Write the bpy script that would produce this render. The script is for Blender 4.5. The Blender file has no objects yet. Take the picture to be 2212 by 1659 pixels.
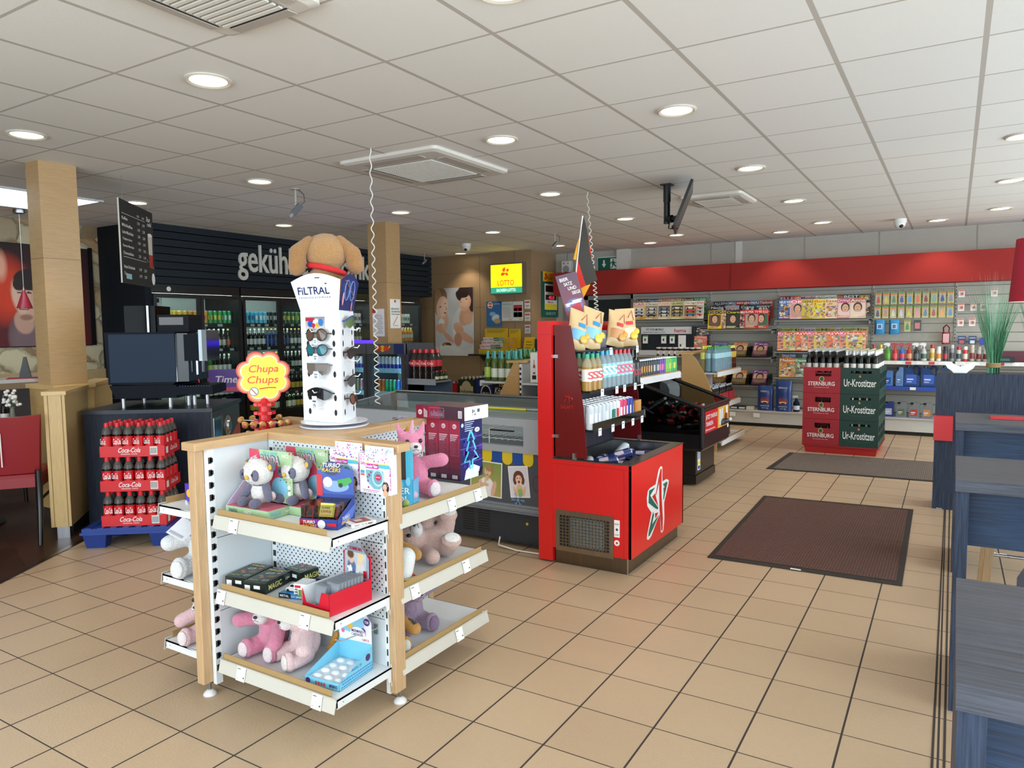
import bpy, math, random
import numpy as np
from mathutils import Vector, Matrix
C=bpy.context.scene.collection
S=bpy.context.scene
R=random.Random(7)
PI=math.pi
# ---------------- camera
PIT,ROL,YAW,FPX=.0776,-.01048,-.54939,1561.39
_f=Vector((math.sin(YAW)*math.cos(PIT),math.cos(YAW)*math.cos(PIT),-math.sin(PIT)))
_r=Vector((math.cos(YAW),-math.sin(YAW),0)); _u=_r.cross(_f)
_R=_r*math.cos(ROL)+_u*math.sin(ROL); _U=-_r*math.sin(ROL)+_u*math.cos(ROL)
cd=bpy.data.cameras.new('camera'); cam=bpy.data.objects.new('camera',cd); C.objects.link(cam)
cd.sensor_width=36; cd.lens=FPX/2212*36; cd.clip_start=.02
cam.matrix_world=Matrix(((_R.x,_U.x,-_f.x,0),(_R.y,_U.y,-_f.y,0),(_R.z,_U.z,-_f.z,1.49),(0,0,0,1)))
S.camera=cam
# ---------------- render feel
S.view_settings.view_transform='Standard'; S.view_settings.look='None'
S.view_settings.gamma=1; S.view_settings.use_curve_mapping=False; S.view_settings.exposure=-0.12
cy=S.cycles
cy.max_bounces=7; cy.diffuse_bounces=4; cy.glossy_bounces=3; cy.transmission_bounces=4; cy.transparent_max_bounces=12
cy.caustics_reflective=False; cy.caustics_refractive=False; cy.sample_clamp_indirect=6; cy.blur_glossy=.5
cy.use_denoising=True
try: cy.denoiser='OPENIMAGEDENOISE'
except Exception: pass
CE=2.795
# ---------------- daylight sky and the windows' portals
W=bpy.data.worlds.new('sky'); S.world=W; W.use_nodes=True
bg=W.node_tree.nodes['Background']; bg.inputs[0].default_value=(.80,.92,1,1); bg.inputs[1].default_value=7.4
def area(name,loc,rot,sx,sy,e=0,portal=False,col=(1,1,1)):
    l=bpy.data.lights.new(name,'AREA'); l.shape='RECTANGLE'; l.size=sx; l.size_y=sy; l.energy=e; l.color=col
    if portal: l.cycles.is_portal=True
    o=bpy.data.objects.new(name,l); C.objects.link(o); o.location=loc; o.rotation_euler=rot; return o
area('window_portal',(3.25,4.6,1.5),(0,PI/2,0),2.3,12.0,1,True)
area('window_portal',(-1.0,-2.55,1.5),(PI/2,0,0),8.0,2.3,1,True)

# ---------------- colour and materials
def lin(c):
    if isinstance(c,str):
        c=[int(c[i:i+2],16)/255 for i in (0,2,4)]
    return tuple((x/12.92 if x<=.04045 else ((x+.055)/1.055)**2.4) for x in c[:3])+(1.,)
MT={}
def nt(name):
    m=bpy.data.materials.new(name); m.use_nodes=True; t=m.node_tree
    return m,t,t.nodes['Principled BSDF'],t.nodes['Material Output']
def mat(k):
    if k in MT: return MT[k]
    m,t,b,out=nt('mat_'+k); N=t.nodes.new; L=t.links.new
    a=N('ShaderNodeAttribute'); a.attribute_name='Col'; col=a.outputs['Color']
    def I(n,v): b.inputs[n].default_value=v
    tc=N('ShaderNodeTexCoord')
    def noise(scale,det=2,vec=None,rough=.5):
        n=N('ShaderNodeTexNoise'); n.inputs['Scale'].default_value=scale; n.inputs['Detail'].default_value=det; n.inputs['Roughness'].default_value=rough
        L(vec or tc.outputs['Object'],n.inputs['Vector']); return n.outputs['Fac']
    def mapping(s):
        n=N('ShaderNodeMapping'); n.inputs['Scale'].default_value=s; L(tc.outputs['Object'],n.inputs['Vector']); return n.outputs['Vector']
    def mixc(fac,lo,hi):   # multiply colour by ramp lo..hi
        r=N('ShaderNodeMapRange'); L(fac,r.inputs[0]); r.inputs[1].default_value=.3; r.inputs[2].default_value=.7; r.inputs[3].default_value=lo; r.inputs[4].default_value=hi
        v=N('ShaderNodeVectorMath'); v.operation='SCALE'; L(col,v.inputs[0]); L(r.outputs[0],v.inputs['Scale']); return v.outputs[0]
    def bump(fac,dist,st=1):
        n=N('ShaderNodeBump'); n.inputs['Distance'].default_value=dist; n.inputs['Strength'].default_value=st; L(fac,n.inputs['Height']); L(n.outputs[0],b.inputs['Normal'])
    c=col
    if k=='p': I('Roughness',.5); I('Specular IOR Level',.4); c=mixc(noise(3),.97,1.03)
    elif k=='k': I('Roughness',.55); I('Specular IOR Level',.12)
    elif k=='g': I('Roughness',.13)
    elif k=='s': I('Roughness',.28)
    elif k=='w': I('Roughness',.75); c=mixc(noise(5),.97,1.02)
    elif k=='m': I('Metallic',1); I('Roughness',.28); c=mixc(noise(40,2,mapping((1,1,.05))),.9,1.05)
    elif k=='n': I('Metallic',1); I('Roughness',.08)
    elif k=='f':
        I('Roughness',1); I('Specular IOR Level',.1)
        I('Sheen Weight',.35); I('Sheen Roughness',.5)
        n=noise(190,4,None,.7); c=mixc(n,.72,1.12); bump(n,.006)
    elif k=='c': I('Roughness',.95); n=noise(380,3,None,.7); c=mixc(n,.78,1.15); bump(n,.002)
    elif k=='e': I('Roughness',.5); L(col,b.inputs['Emission Color']); I('Emission Strength',1.15); 
    elif k=='E': L(col,b.inputs['Emission Color']); I('Emission Strength',9.0)
    elif k=='Z': L(col,b.inputs['Emission Color']); I('Emission Strength',30.0)
    elif k=='x': L(col,b.inputs['Emission Color']); I('Emission Strength',4.0)
    elif k=='o': # oak laminate, grain along the horizontal
        I('Roughness',.38); n=noise(14,5,mapping((.7,.7,14)),.65); c=mixc(n,.86,1.10)
    elif k=='O': # oak laminate, grain along the vertical
        I('Roughness',.4); n=noise(14,5,mapping((14,14,.7)),.65); c=mixc(n,.84,1.12)
    elif k=='d': # dark laminate, vertical grain
        I('Roughness',.5); I('Specular IOR Level',.25); n=noise(10,5,mapping((16,16,.5)),.6); c=mixc(n,.45,1.75); bump(n,.0008,.6)
    elif k=='D': # dark laminate, horizontal grain
        I('Roughness',.4); n=noise(10,5,mapping((.5,16,16)),.6); c=mixc(n,.5,1.65); bump(n,.0008,.6)
    elif k=='r': # coarse mat
        I('Roughness',.95); w=N('ShaderNodeTexWave'); w.inputs['Scale'].default_value=38; w.inputs['Distortion'].default_value=6; w.inputs['Detail'].default_value=3; w.inputs['Detail Scale'].default_value=6; L(mapping((.5,1,1)),w.inputs['Vector'])
        c=mixc(w.outputs['Fac'],.7,1.25); bump(w.outputs['Fac'],.004)
    elif k=='h': # perforated steel
        I('Roughness',.4); s=N('ShaderNodeSeparateXYZ'); L(tc.outputs['Object'],s.inputs[0])
        def M(op,*v):
            n=N('ShaderNodeMath'); n.operation=op
            for i,x in enumerate(v):
                if isinstance(x,(int,float)): n.inputs[i].default_value=x
                else: L(x,n.inputs[i])
            return n.outputs[0]
        P=.0255
        hh=M('ADD',s.outputs[0],s.outputs[1]); v=s.outputs[2]
        def holes(ox,oz):
            u=M('SUBTRACT',M('FRACT',M('ADD',M('DIVIDE',hh,P),ox)),.5); w_=M('SUBTRACT',M('FRACT',M('ADD',M('DIVIDE',v,P),oz)),.5)
            return M('LESS_THAN',M('ADD',M('MULTIPLY',u,u),M('MULTIPLY',w_,w_)),.021)
        hsum=M('MAXIMUM',holes(0,0),holes(.5,.5))
        mx=N('ShaderNodeMix'); mx.data_type='RGBA'; L(hsum,mx.inputs[0]); L(col,mx.inputs[6]); mx.inputs[7].default_value=(.01,.012,.015,1); c=mx.outputs[2]
    if k in 'tTqL': # clear sheets and bottles
        tr=N('ShaderNodeBsdfTransparent'); L(col,tr.inputs[0]); g=N('ShaderNodeBsdfGlossy'); g.inputs['Roughness'].default_value=.05
        fr=N('ShaderNodeFresnel'); fr.inputs[0].default_value=1.45
        mx=N('ShaderNodeMixShader'); L(tr.outputs[0],mx.inputs[1]); L(g.outputs[0],mx.inputs[2])
        if k=='t': L(fr.outputs[0],mx.inputs[0])
        elif k=='L':
            b.inputs['Roughness'].default_value=.1; L(col,b.inputs['Base Color']); mx.inputs[0].default_value=.55; L(b.outputs[0],mx.inputs[2])
        elif k=='q':
            b.inputs['Roughness'].default_value=.08; L(col,b.inputs['Base Color']); mx.inputs[0].default_value=.35; L(b.outputs[0],mx.inputs[2])
        else:
            q=N('ShaderNodeMath'); q.operation='MULTIPLY'; L(fr.outputs[0],q.inputs[0]); q.inputs[1].default_value=.22; L(q.outputs[0],mx.inputs[0])
        L(mx.outputs[0],out.inputs[0])
    else: L(c,b.inputs['Base Color'])
    MT[k]=m; return m
# ---------------- mesh builder: every face carries a colour and a material kind
TC={}
def V(*a): return Vector(a[0] if len(a)==1 else a)
class B:
    def __init__(s,col='808080',k='p'): s.v=[];s.f=[];s.c=[];s.k=[];s.sm=[];s.col=lin(col);s.kind=k;s.M=None
    def set(s,col=None,k=None):
        if col is not None: s.col=lin(col)
        if k: s.kind=k
        return s
    def add(s,vs,fs,smooth=False,cols=None):
        n=len(s.v)
        if s.M is not None: vs=[s.M@Vector(v) for v in vs]
        s.v+= [tuple(v) for v in vs]
        for i,f in enumerate(fs):
            s.f.append([n+j for j in f]); s.c.append(cols[i] if cols else s.col); s.k.append(s.kind); s.sm.append(smooth)
        return s
    def box(s,x0,x1,y0,y1,z0,z1):
        vs=[(x,y,z) for z in (z0,z1) for y in (y0,y1) for x in (x0,x1)]
        return s.add(vs,[(0,2,3,1),(4,5,7,6),(0,1,5,4),(2,6,7,3),(0,4,6,2),(1,3,7,5)])
    def bbox(s,x0,x1,y0,y1,z0,z1,r=.004,n=2): # rounded along the vertical edges and the top rim
        pts=rr((x1-x0),(y1-y0),r,n); cx,cy_=(x0+x1)/2,(y0+y1)/2
        rings=[]
        for z,ins in ((z0,0),(z1-r,0),(z1-r*.3,r*.3),(z1,r)):
            kx=1-ins*2/max(x1-x0,1e-6); ky=1-ins*2/max(y1-y0,1e-6)
            rings.append([(cx+p[0]*kx,cy_+p[1]*ky,z) for p in pts])
        return s.loft(rings,False,True,True)
    def loft(s,rings,smooth=True,cap0=True,cap1=True,closed=True):
        n=len(rings[0]); vs=[p for r in rings for p in r]; fs=[]
        for i in range(len(rings)-1):
            for j in range(n if closed else n-1):
                a=i*n+j; b=i*n+(j+1)%n; fs.append((a,b,b+n,a+n))
        s.add(vs,fs,smooth)
        if cap0: s.add(list(rings[0])[::-1],[tuple(range(n))])
        if cap1: s.add(list(rings[-1]),[tuple(range(n))])
        return s
    def quad(s,*p): return s.add(p,[tuple(range(len(p)))])
    def prism(s,pts,axis,a,b): # pts 2-D in the other two axes
        def P(p,h):
            return {'x':(h,p[0],p[1]),'y':(p[0],h,p[1]),'z':(p[0],p[1],h)}[axis]
        return s.loft([[P(p,a) for p in pts],[P(p,b) for p in pts]],False)
    def lathe(s,x,y,prof,n=16,z=0,smooth=True,cols=None):
        for i in range(len(prof)-1):
            (r0,z0),(r1,z1)=prof[i][:2],prof[i+1][:2]
            if cols and cols[i]: s.set(*cols[i])
            s.add([(x+r*math.cos(2*PI*j/n),y+r*math.sin(2*PI*j/n),z+h) for r,h in ((r0,z0),(r1,z1)) for j in range(n)],
                  [(j,(j+1)%n,n+(j+1)%n,n+j) for j in range(n)],smooth)
        return s
    def ell(s,c,r,rot=None,n=14,m=10):
        c=Vector(c); r=(r,r,r) if isinstance(r,(int,float)) else r
        Q=rot if rot else Matrix.Identity(3); vs=[];fs=[]
        for i in range(m+1):
            t=PI*i/m
            for j in range(n):
                p=2*PI*j/n; vs.append(c+Q@Vector((r[0]*math.sin(t)*math.cos(p),r[1]*math.sin(t)*math.sin(p),r[2]*math.cos(t))))
        for i in range(m):
            for j in range(n): a=i*n+j;b=i*n+(j+1)%n; fs.append((a,a+n,b+n,b))
        return s.add(vs,fs,True)
    def tube(s,pts,r,n=8,caps=True,rs=None):
        pts=[Vector(p) for p in pts]; rings=[]; up=None
        for i,p in enumerate(pts):
            d=(pts[min(i+1,len(pts)-1)]-pts[max(i-1,0)]).normalized()
            if up is None: up=d.orthogonal().normalized()
            up=(up-d*up.dot(d)); up=up.normalized() if up.length>1e-6 else d.orthogonal().normalized()
            q=d.cross(up); rad=rs[i] if rs else r
            rings.append([p+(up*math.cos(2*PI*j/n)+q*math.sin(2*PI*j/n))*rad for j in range(n)])
        return s.loft(rings,True,caps,caps)
    def caps(s,p,q,r0,r1,n=12): # round-ended limb
        p,q=Vector(p),Vector(q); d=(q-p).normalized(); P_=[];Rr=[]
        for a in (-85,-60,-35,-12): P_.append(p+d*r0*math.sin(math.radians(a))); Rr.append(r0*math.cos(math.radians(a)))
        P_.append(p);Rr.append(r0);P_.append(q);Rr.append(r1)
        for a in (12,35,60,85): P_.append(q+d*r1*math.sin(math.radians(a))); Rr.append(r1*math.cos(math.radians(a)))
        return s.tube(P_,0,n,True,Rr)
    def txt(s,t,p,ux,uz,w,h,depth=0,shear=0,bold=.012):
        # lettering t fitted into a w x h box whose lower left corner is p
        if (t,depth>0) not in TC:
            cu=bpy.data.curves.new('t','FONT'); cu.body=t; cu.resolution_u=3; cu.extrude=.5 if depth>0 else 0; cu.offset=bold
            o=bpy.data.objects.new('t',cu); me=bpy.data.meshes.new_from_object(o)
            vs=[tuple(v.co) for v in me.vertices]; fs=[tuple(q.vertices) for q in me.polygons]
            bpy.data.objects.remove(o); bpy.data.curves.remove(cu); bpy.data.meshes.remove(me)
            TC[(t,depth>0)]=(vs,fs)
        vs,fs=TC[(t,depth>0)]
        if not vs: return s
        x0=min(v[0] for v in vs);x1=max(v[0] for v in vs);y0=min(v[1] for v in vs);y1=max(v[1] for v in vs)
        p=Vector(p);ux=Vector(ux).normalized();uz=Vector(uz).normalized();n=ux.cross(uz); sx=w/(x1-x0);sy=h/(y1-y0)
        return s.add([p+ux*((v[0]-x0)*sx+shear*(v[1]-y0)*sy)+uz*((v[1]-y0)*sy)+n*((v[2]+.5)*depth if depth else 0) for v in vs],fs)
    def pic(s,p,ux,uz,w,h,nx,ny,base,layers):
        # a printed picture: soft shapes evaluated on a grid, coordinates 0..1 from the lower left
        U,Y=np.meshgrid((np.arange(nx)+.5)/nx,(np.arange(ny)+.5)/ny)
        b0=np.array(lin(base[0])[:3]);b1=np.array(lin(base[1])[:3]); im=b0+(b1-b0)*Y[...,None]
        asp=w/h
        for ly in layers:
            kd,cx,cy_,rx,ry,rot,soft,col=ly; X=(U-cx)*asp; Z=Y-cy_; cr,sr=math.cos(math.radians(rot)),math.sin(math.radians(rot))
            a=(X*cr+Z*sr)/(rx*asp); b_=(-X*sr+Z*cr)/ry
            d=np.sqrt(a*a+b_*b_) if kd=='e' else np.maximum(abs(a),abs(b_))
            al=np.clip((1-d)/max(soft,.02)+.5,0,1)[...,None]; im=im*(1-al)+np.array(lin(col)[:3])*al
        p=Vector(p);ux=Vector(ux).normalized()*(w/nx);uz=Vector(uz).normalized()*(h/ny)
        vs=[p+ux*i+uz*j for j in range(ny+1) for i in range(nx+1)]
        fs=[(j*(nx+1)+i,j*(nx+1)+i+1,(j+1)*(nx+1)+i+1,(j+1)*(nx+1)+i) for j in range(ny) for i in range(nx)]
        return s.add(vs,fs,False,[tuple(im[j,i])+(1,) for j in range(ny) for i in range(nx)])
    def rect(s,p,ux,uz,x0,x1,z0,z1,off=.0006):
        p=Vector(p);ux=Vector(ux).normalized();uz=Vector(uz).normalized();n=ux.cross(uz)*off
        return s.quad(*[p+n+ux*a+uz*b for a,b in ((x0,z0),(x1,z0),(x1,z1),(x0,z1))])
    def disc(s,p,ux,uz,cx,cz,rx,rz=None,n=18,off=.0008):
        rz=rz or rx; p=Vector(p);ux=Vector(ux).normalized();uz=Vector(uz).normalized();nn=ux.cross(uz)*off
        return s.quad(*[p+nn+ux*(cx+rx*math.cos(2*PI*i/n))+uz*(cz+rz*math.sin(2*PI*i/n)) for i in range(n)])
    def poly(s,p,ux,uz,pts,off=.001):
        p=Vector(p);ux=Vector(ux).normalized();uz=Vector(uz).normalized();nn=ux.cross(uz)*off
        return s.quad(*[p+nn+ux*a+uz*b for a,b in pts])
    def obj(s,name,parent=None,loc=None,rz=0,org=None):
        me=bpy.data.meshes.new(name); o_=Vector(org) if org else Vector((0,0,0))
        me.from_pydata([tuple(Vector(v)-o_) for v in s.v] if org else s.v,[],s.f)
        ks=[]; 
        for k in s.k:
            if k not in ks: ks.append(k)
        for k in ks: me.materials.append(mat(k))
        ki={k:i for i,k in enumerate(ks)}
        me.polygons.foreach_set('material_index',[ki[k] for k in s.k]); me.polygons.foreach_set('use_smooth',s.sm)
        a=me.color_attributes.new('Col','FLOAT_COLOR','CORNER')
        d=[]
        for f,c in zip(s.f,s.c): d.extend(c*len(f))
        a.data.foreach_set('color',d); me.update()
        o=bpy.data.objects.new(name,me); C.objects.link(o)
        if parent is not None: o.parent=parent
        o.location=loc if loc is not None else (org if org else (0,0,0)); o.rotation_euler=(0,0,rz); return o
def rr(w,h,r,n=3):
    r=min(r,w/2-1e-5,h/2-1e-5); out=[]
    for cx,cy_,a0 in ((w/2-r,h/2-r,0),(-w/2+r,h/2-r,90),(-w/2+r,-h/2+r,180),(w/2-r,-h/2+r,270)):
        for i in range(n+1):
            a=math.radians(a0+90*i/n); out.append((cx+r*math.cos(a),cy_+r*math.sin(a)))
    return out
def tag(o,label,cat,group=None,kind=None):
    if label: o['label']=label
    if cat: o['category']=cat
    if group: o['group']=group
    if kind: o['kind']=kind
    return o
def struct(o): o['kind']='structure'; return o
def thing(name,label,cat,loc=(0,0,0),rz=0,group=None):
    o=bpy.data.objects.new(name,None); o.empty_display_size=.05; C.objects.link(o); o.location=loc; o.rotation_euler=(0,0,rz)
    return tag(o,label,cat,group)
def dup(o,loc=None,rz=None,label=None,group=None,rot=None,scale=None):
    r=o.copy(); C.objects.link(r)
    if loc is not None: r.location=loc
    if rot is not None: r.rotation_euler=rot
    elif rz is not None: r.rotation_euler=(0,0,rz)
    if label: r['label']=label
    if group: r['group']=group
    if scale: r.scale=scale
    for ch in o.children:
        c=ch.copy(); C.objects.link(c); c.parent=r; c.matrix_parent_inverse=ch.matrix_parent_inverse
        for g in ch.children:
            d=g.copy(); C.objects.link(d); d.parent=c
    return r
class Proto: # the first placing moves the original, later ones copy it
    def __init__(s,o): s.o=o; s.used=False
    def put(s,loc,rz=0,label=None,group=None,rot=None,scale=None):
        if not s.used:
            s.used=True; o=s.o; o.location=loc; o.rotation_euler=rot if rot is not None else (0,0,rz)
            if label: o['label']=label
            if group: o['group']=group
            if scale: o.scale=scale
            return o
        return dup(s.o,loc,rz,label,group,rot,scale)
X_=Vector((1,0,0));Y_=Vector((0,1,0));Z_=Vector((0,0,1))
# ================= the room
def tmat(name,su,sv,u0,v0,lw,lh,c1,c2,cg,rough,rot=0,speck=None,var=.06,bumpd=0):
    m,t,b,out=nt(name); N=t.nodes.new; L=t.links.new
    def M(op,*v):
        n=N('ShaderNodeMath'); n.operation=op
        for i,x in enumerate(v):
            if isinstance(x,(int,float)): n.inputs[i].default_value=x
            else: L(x,n.inputs[i])
        return n.outputs[0]
    g=N('ShaderNodeNewGeometry'); s=N('ShaderNodeSeparateXYZ'); L(g.outputs['Position'],s.inputs[0])
    cr,sr=math.cos(rot),math.sin(rot)
    x=M('ADD',M('MULTIPLY',s.outputs[0],cr),M('MULTIPLY',s.outputs[1],sr)); y=M('SUBTRACT',M('MULTIPLY',s.outputs[1],cr),M('MULTIPLY',s.outputs[0],sr))
    u=M('DIVIDE',M('SUBTRACT',x,u0),su); v=M('DIVIDE',M('SUBTRACT',y,v0),sv)
    du=M('MULTIPLY',M('ABSOLUTE',M('SUBTRACT',u,M('ROUND',u))),su); dv=M('MULTIPLY',M('ABSOLUTE',M('SUBTRACT',v,M('ROUND',v))),sv)
    gl=M('MAXIMUM',M('LESS_THAN',du,lw/2),M('LESS_THAN',dv,lh/2))
    cb=N('ShaderNodeCombineXYZ'); L(M('FLOOR',u),cb.inputs[0]); L(M('FLOOR',v),cb.inputs[1])
    wn=N('ShaderNodeTexWhiteNoise'); wn.noise_dimensions='2D'; L(cb.outputs[0],wn.inputs['Vector'])
    nz=N('ShaderNodeTexNoise'); nz.inputs['Scale'].default_value=speck or 4; nz.inputs['Detail'].default_value=3; L(g.outputs['Position'],nz.inputs['Vector'])
    f=M('ADD',M('MULTIPLY',wn.outputs['Value'],.6),M('MULTIPLY',nz.outputs['Fac'],.4))
    mx=N('ShaderNodeMix'); mx.data_type='RGBA'; L(f,mx.inputs[0]); mx.inputs[6].default_value=lin(c1); mx.inputs[7].default_value=lin(c2)
    mg=N('ShaderNodeMix'); mg.data_type='RGBA'; L(gl,mg.inputs[0]); L(mx.outputs[2],mg.inputs[6]); mg.inputs[7].default_value=lin(cg)
    L(mg.outputs[2],b.inputs['Base Color'])
    rg=N('ShaderNodeMapRange'); L(gl,rg.inputs[0]); rg.inputs[3].default_value=rough; rg.inputs[4].default_value=.9; L(rg.outputs[0],b.inputs['Roughness'])
    if bumpd:
        n2=N('ShaderNodeTexNoise'); n2.inputs['Scale'].default_value=110; n2.inputs['Detail'].default_value=2; L(g.outputs['Position'],n2.inputs['Vector'])
        h=M('SUBTRACT',M('MULTIPLY',n2.outputs['Fac'],.6),gl) if bumpd<.01 else n2.outputs['Fac']
        bp=N('ShaderNodeBump'); bp.inputs['Distance'].default_value=bumpd; L(h,bp.inputs['Height']); L(bp.outputs[0],b.inputs['Normal'])
    return m
def plain(name,pts,m,kind=True):
    me=bpy.data.meshes.new(name); me.from_pydata(pts,[],[tuple(range(len(pts)))]); me.materials.append(m)
    o=bpy.data.objects.new(name,me); C.objects.link(o)
    return struct(o)
tile=tmat('floor_tiles',.3026,.3026,-1.8085,2.172,.0075,.005,'b89e80','c4aa8c','3c342f',.36,.00395,30,bumpd=.0015)
fl=plain('floor',[(-9.3,-2.6,0),(3.3,-2.6,0),(3.3,11.7,0),(-9.3,11.7,0)],tile)
ceilm=tmat('ceiling_tiles',.625,.625,-2.42024,2.17346,.024,.015,'e9e9e5','eeeeea','bcb6ad',.85,0,60,bumpd=.0012)
plain('ceiling',[(-9.3,-2.6,CE),(-9.3,11.7,CE),(3.3,11.7,CE),(3.3,-2.6,CE)],ceilm)
# dark plank floor of the dining corner, its edge runs on a slant
mw,t,b,_=nt('dark_planks'); N=t.nodes.new; L=t.links.new
g=N('ShaderNodeNewGeometry'); mp=N('ShaderNodeMapping'); mp.inputs['Rotation'].default_value=(0,0,.3); L(g.outputs['Position'],mp.inputs['Vector'])
br=N('ShaderNodeTexBrick'); br.inputs['Scale'].default_value=1; br.inputs['Brick Width'].default_value=1.2; br.inputs['Row Height'].default_value=.16; br.inputs['Mortar Size'].default_value=.002
for i,c in ((1,'3a241a'),(2,'54372a'),(3,'1c120e')): br.inputs[i].default_value=lin(c)
L(mp.outputs[0],br.inputs['Vector']); n2=N('ShaderNodeTexNoise'); n2.inputs['Scale'].default_value=3; n2.inputs['Detail'].default_value=6
m3=N('ShaderNodeMapping'); m3.inputs['Scale'].default_value=(1,16,1); L(mp.outputs[0],m3.inputs['Vector']); L(m3.outputs[0],n2.inputs['Vector'])
mx=N('ShaderNodeMix'); mx.data_type='RGBA'; mx.blend_type='MULTIPLY'; mx.inputs[0].default_value=.7; L(br.outputs[0],mx.inputs[6]); L(n2.outputs['Fac'],mx.inputs[7]); L(mx.outputs[2],b.inputs['Base Color']); b.inputs['Roughness'].default_value=.35
plain('floor_planks',[(-4.36,1.27,.003),(-5.36,2.83,.003),(-5.36,4.2,.003),(-9.3,5.2,.003),(-9.3,-2.6,.003),(-4.0,-2.6,.003),(-4.0,.7,.003)],mw)
q=B('77706a','m'); q.quad((-3.98,.7,.004),(-5.34,2.83,.004),(-5.37,2.81,.004),(-4.02,.68,.004)); struct(q.obj('trim_1'))
q=B('3c332c','w')
for x in (-.013,.022): q.quad((x-.004,-2,.0015),(x+.004,-2,.0015),(x+.004-.02,10.9,.0015),(x-.004-.02,10.9,.0015))
struct(q.obj('trim_2'))
# walls
WALL='b7b1a6'
bw=B(WALL,'w'); bw.box(-9.3,3.3,11.6,11.7,0,CE); struct(bw.obj('wall_back'))
q=B('a9a49c','w')
for x in (-4.95,-3.35,-1.95,-.95,.22,1.3): q.box(x-.006,x+.006,11.592,11.6,2.45,CE)
struct(q.obj('trim_3'))
q=B('d8d4cd','w'); q.box(-4.95,-4.72,11.53,11.6,2.44,CE); q.box(-2.97,-2.87,11.585,11.6,2.45,CE); struct(q.obj('trim_4'))
q=B(WALL,'w'); q.box(-9.4,-9.3,-2.6,11.7,0,CE); struct(q.obj('wall_left'))
# stone facing in front of the left wall
ms,t,b,_=nt('stone_facing'); N=t.nodes.new; L=t.links.new
g=N('ShaderNodeNewGeometry'); n1=N('ShaderNodeTexNoise'); n1.inputs['Scale'].default_value=5; n1.inputs['Detail'].default_value=6; L(g.outputs['Position'],n1.inputs['Vector'])
ad=N('ShaderNodeMix'); ad.data_type='RGBA'; ad.blend_type='ADD'; ad.inputs[0].default_value=.22; L(g.outputs['Position'],ad.inputs[6]); L(n1.outputs['Color'],ad.inputs[7])
mp=N('ShaderNodeMapping'); mp.inputs['Scale'].default_value=(1,3.2,4.6); L(ad.outputs[2],mp.inputs['Vector'])
vo=N('ShaderNodeTexVoronoi'); vo.feature='DISTANCE_TO_EDGE'; vo.inputs['Scale'].default_value=1; L(mp.outputs[0],vo.inputs['Vector'])
v2=N('ShaderNodeTexVoronoi'); v2.inputs['Scale'].default_value=1; L(mp.outputs[0],v2.inputs['Vector'])
cr=N('ShaderNodeValToRGB'); cr.color_ramp.elements[0].color=lin('b3a588'); cr.color_ramp.elements[1].color=lin('d8cba9'); e=cr.color_ramp.elements.new(.55); e.color=lin('b8936a'); e2=cr.color_ramp.elements.new(.62); e2.color=lin('cdbf9d')
sp=N('ShaderNodeSeparateColor'); L(v2.outputs['Color'],sp.inputs[0]); L(sp.outputs[0],cr.inputs[0])
rm=N('ShaderNodeMapRange'); L(vo.outputs['Distance'],rm.inputs[0]); rm.inputs[2].default_value=.12; rm.inputs[3].default_value=.62; rm.inputs[4].default_value=1
mu=N('ShaderNodeVectorMath'); mu.operation='SCALE'; L(cr.outputs[0],mu.inputs[0]); L(rm.outputs[0],mu.inputs['Scale']); L(mu.outputs[0],b.inputs['Base Color'])
h=N('ShaderNodeMath'); h.operation='MULTIPLY_ADD'; L(n1.outputs['Fac'],h.inputs[0]); h.inputs[1].default_value=.7; L(rm.outputs[0],h.inputs[2])
bp=N('ShaderNodeBump'); bp.inputs['Distance'].default_value=.03; L(h.outputs[0],bp.inputs['Height']); L(bp.outputs[0],b.inputs['Normal']); b.inputs['Roughness'].default_value=.9
me=bpy.data.meshes.new('wall_stone'); q=B(); q.box(-9.3,-9.2,1.0,5.19,1.03,CE); me.from_pydata(q.v,[],q.f); me.materials.append(ms)
o=bpy.data.objects.new('wall_stone',me); C.objects.link(o); struct(o)
q=B('c3a97c','o'); q.box(-9.3,-9.17,1.0,5.3,.9,1.03); q.box(-9.3,-9.02,1.0,5.3,.84,.9); q.set('5a4e46','w').box(-9.3,-9.25,1.0,5.19,0,.84); struct(q.obj('trim_5'))
# window walls with frames (openings to the daylight)
def winwall(name,wname,x0,x1,y0,y1,axis,spans):
    q=B('cfcbc4','w')
    if axis=='y': q.box(x0,x1,y0,y1,0,.35); q.box(x0,x1,y0,y1,2.65,CE)
    else: q.box(x0,x1,y0,y1,0,.35); q.box(x0,x1,y0,y1,2.65,CE)
    for a,b_ in spans:
        if axis=='y': q.box(x0,x1,a,b_,.35,2.65)
        else: q.box(a,b_,y0,y1,.35,2.65)
    struct(q.obj(name))
winwall('wall_right','w',3.3,3.4,-2.6,11.7,'y',[(-2.6,-1.4),(10.6,11.7)])
winwall('wall_front','w',-9.3,3.3,-2.7,-2.6,'x',[(-9.3,-5.0),(3.0,3.3)])
for i in range(10):
    q=B('4a4e54','m'); y0=-1.4+i*1.2; q.box(3.3,3.36,y0,y0+.06,.35,2.65); q.box(3.3,3.36,y0+.06,y0+1.2,.35,.41); q.box(3.3,3.36,y0+.06,y0+1.2,2.59,2.65); struct(q.obj('window_%d'%(i+1)))
for i in range(6):
    q=B('4a4e54','m'); x0=-5+i*1.333; q.box(x0,x0+.06,-2.68,-2.62,.35,2.65); q.box(x0+.06,x0+1.333,-2.68,-2.62,.35,.41); q.box(x0+.06,x0+1.333,-2.68,-2.62,2.59,2.65); struct(q.obj('window_%d'%(i+11)))
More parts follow.
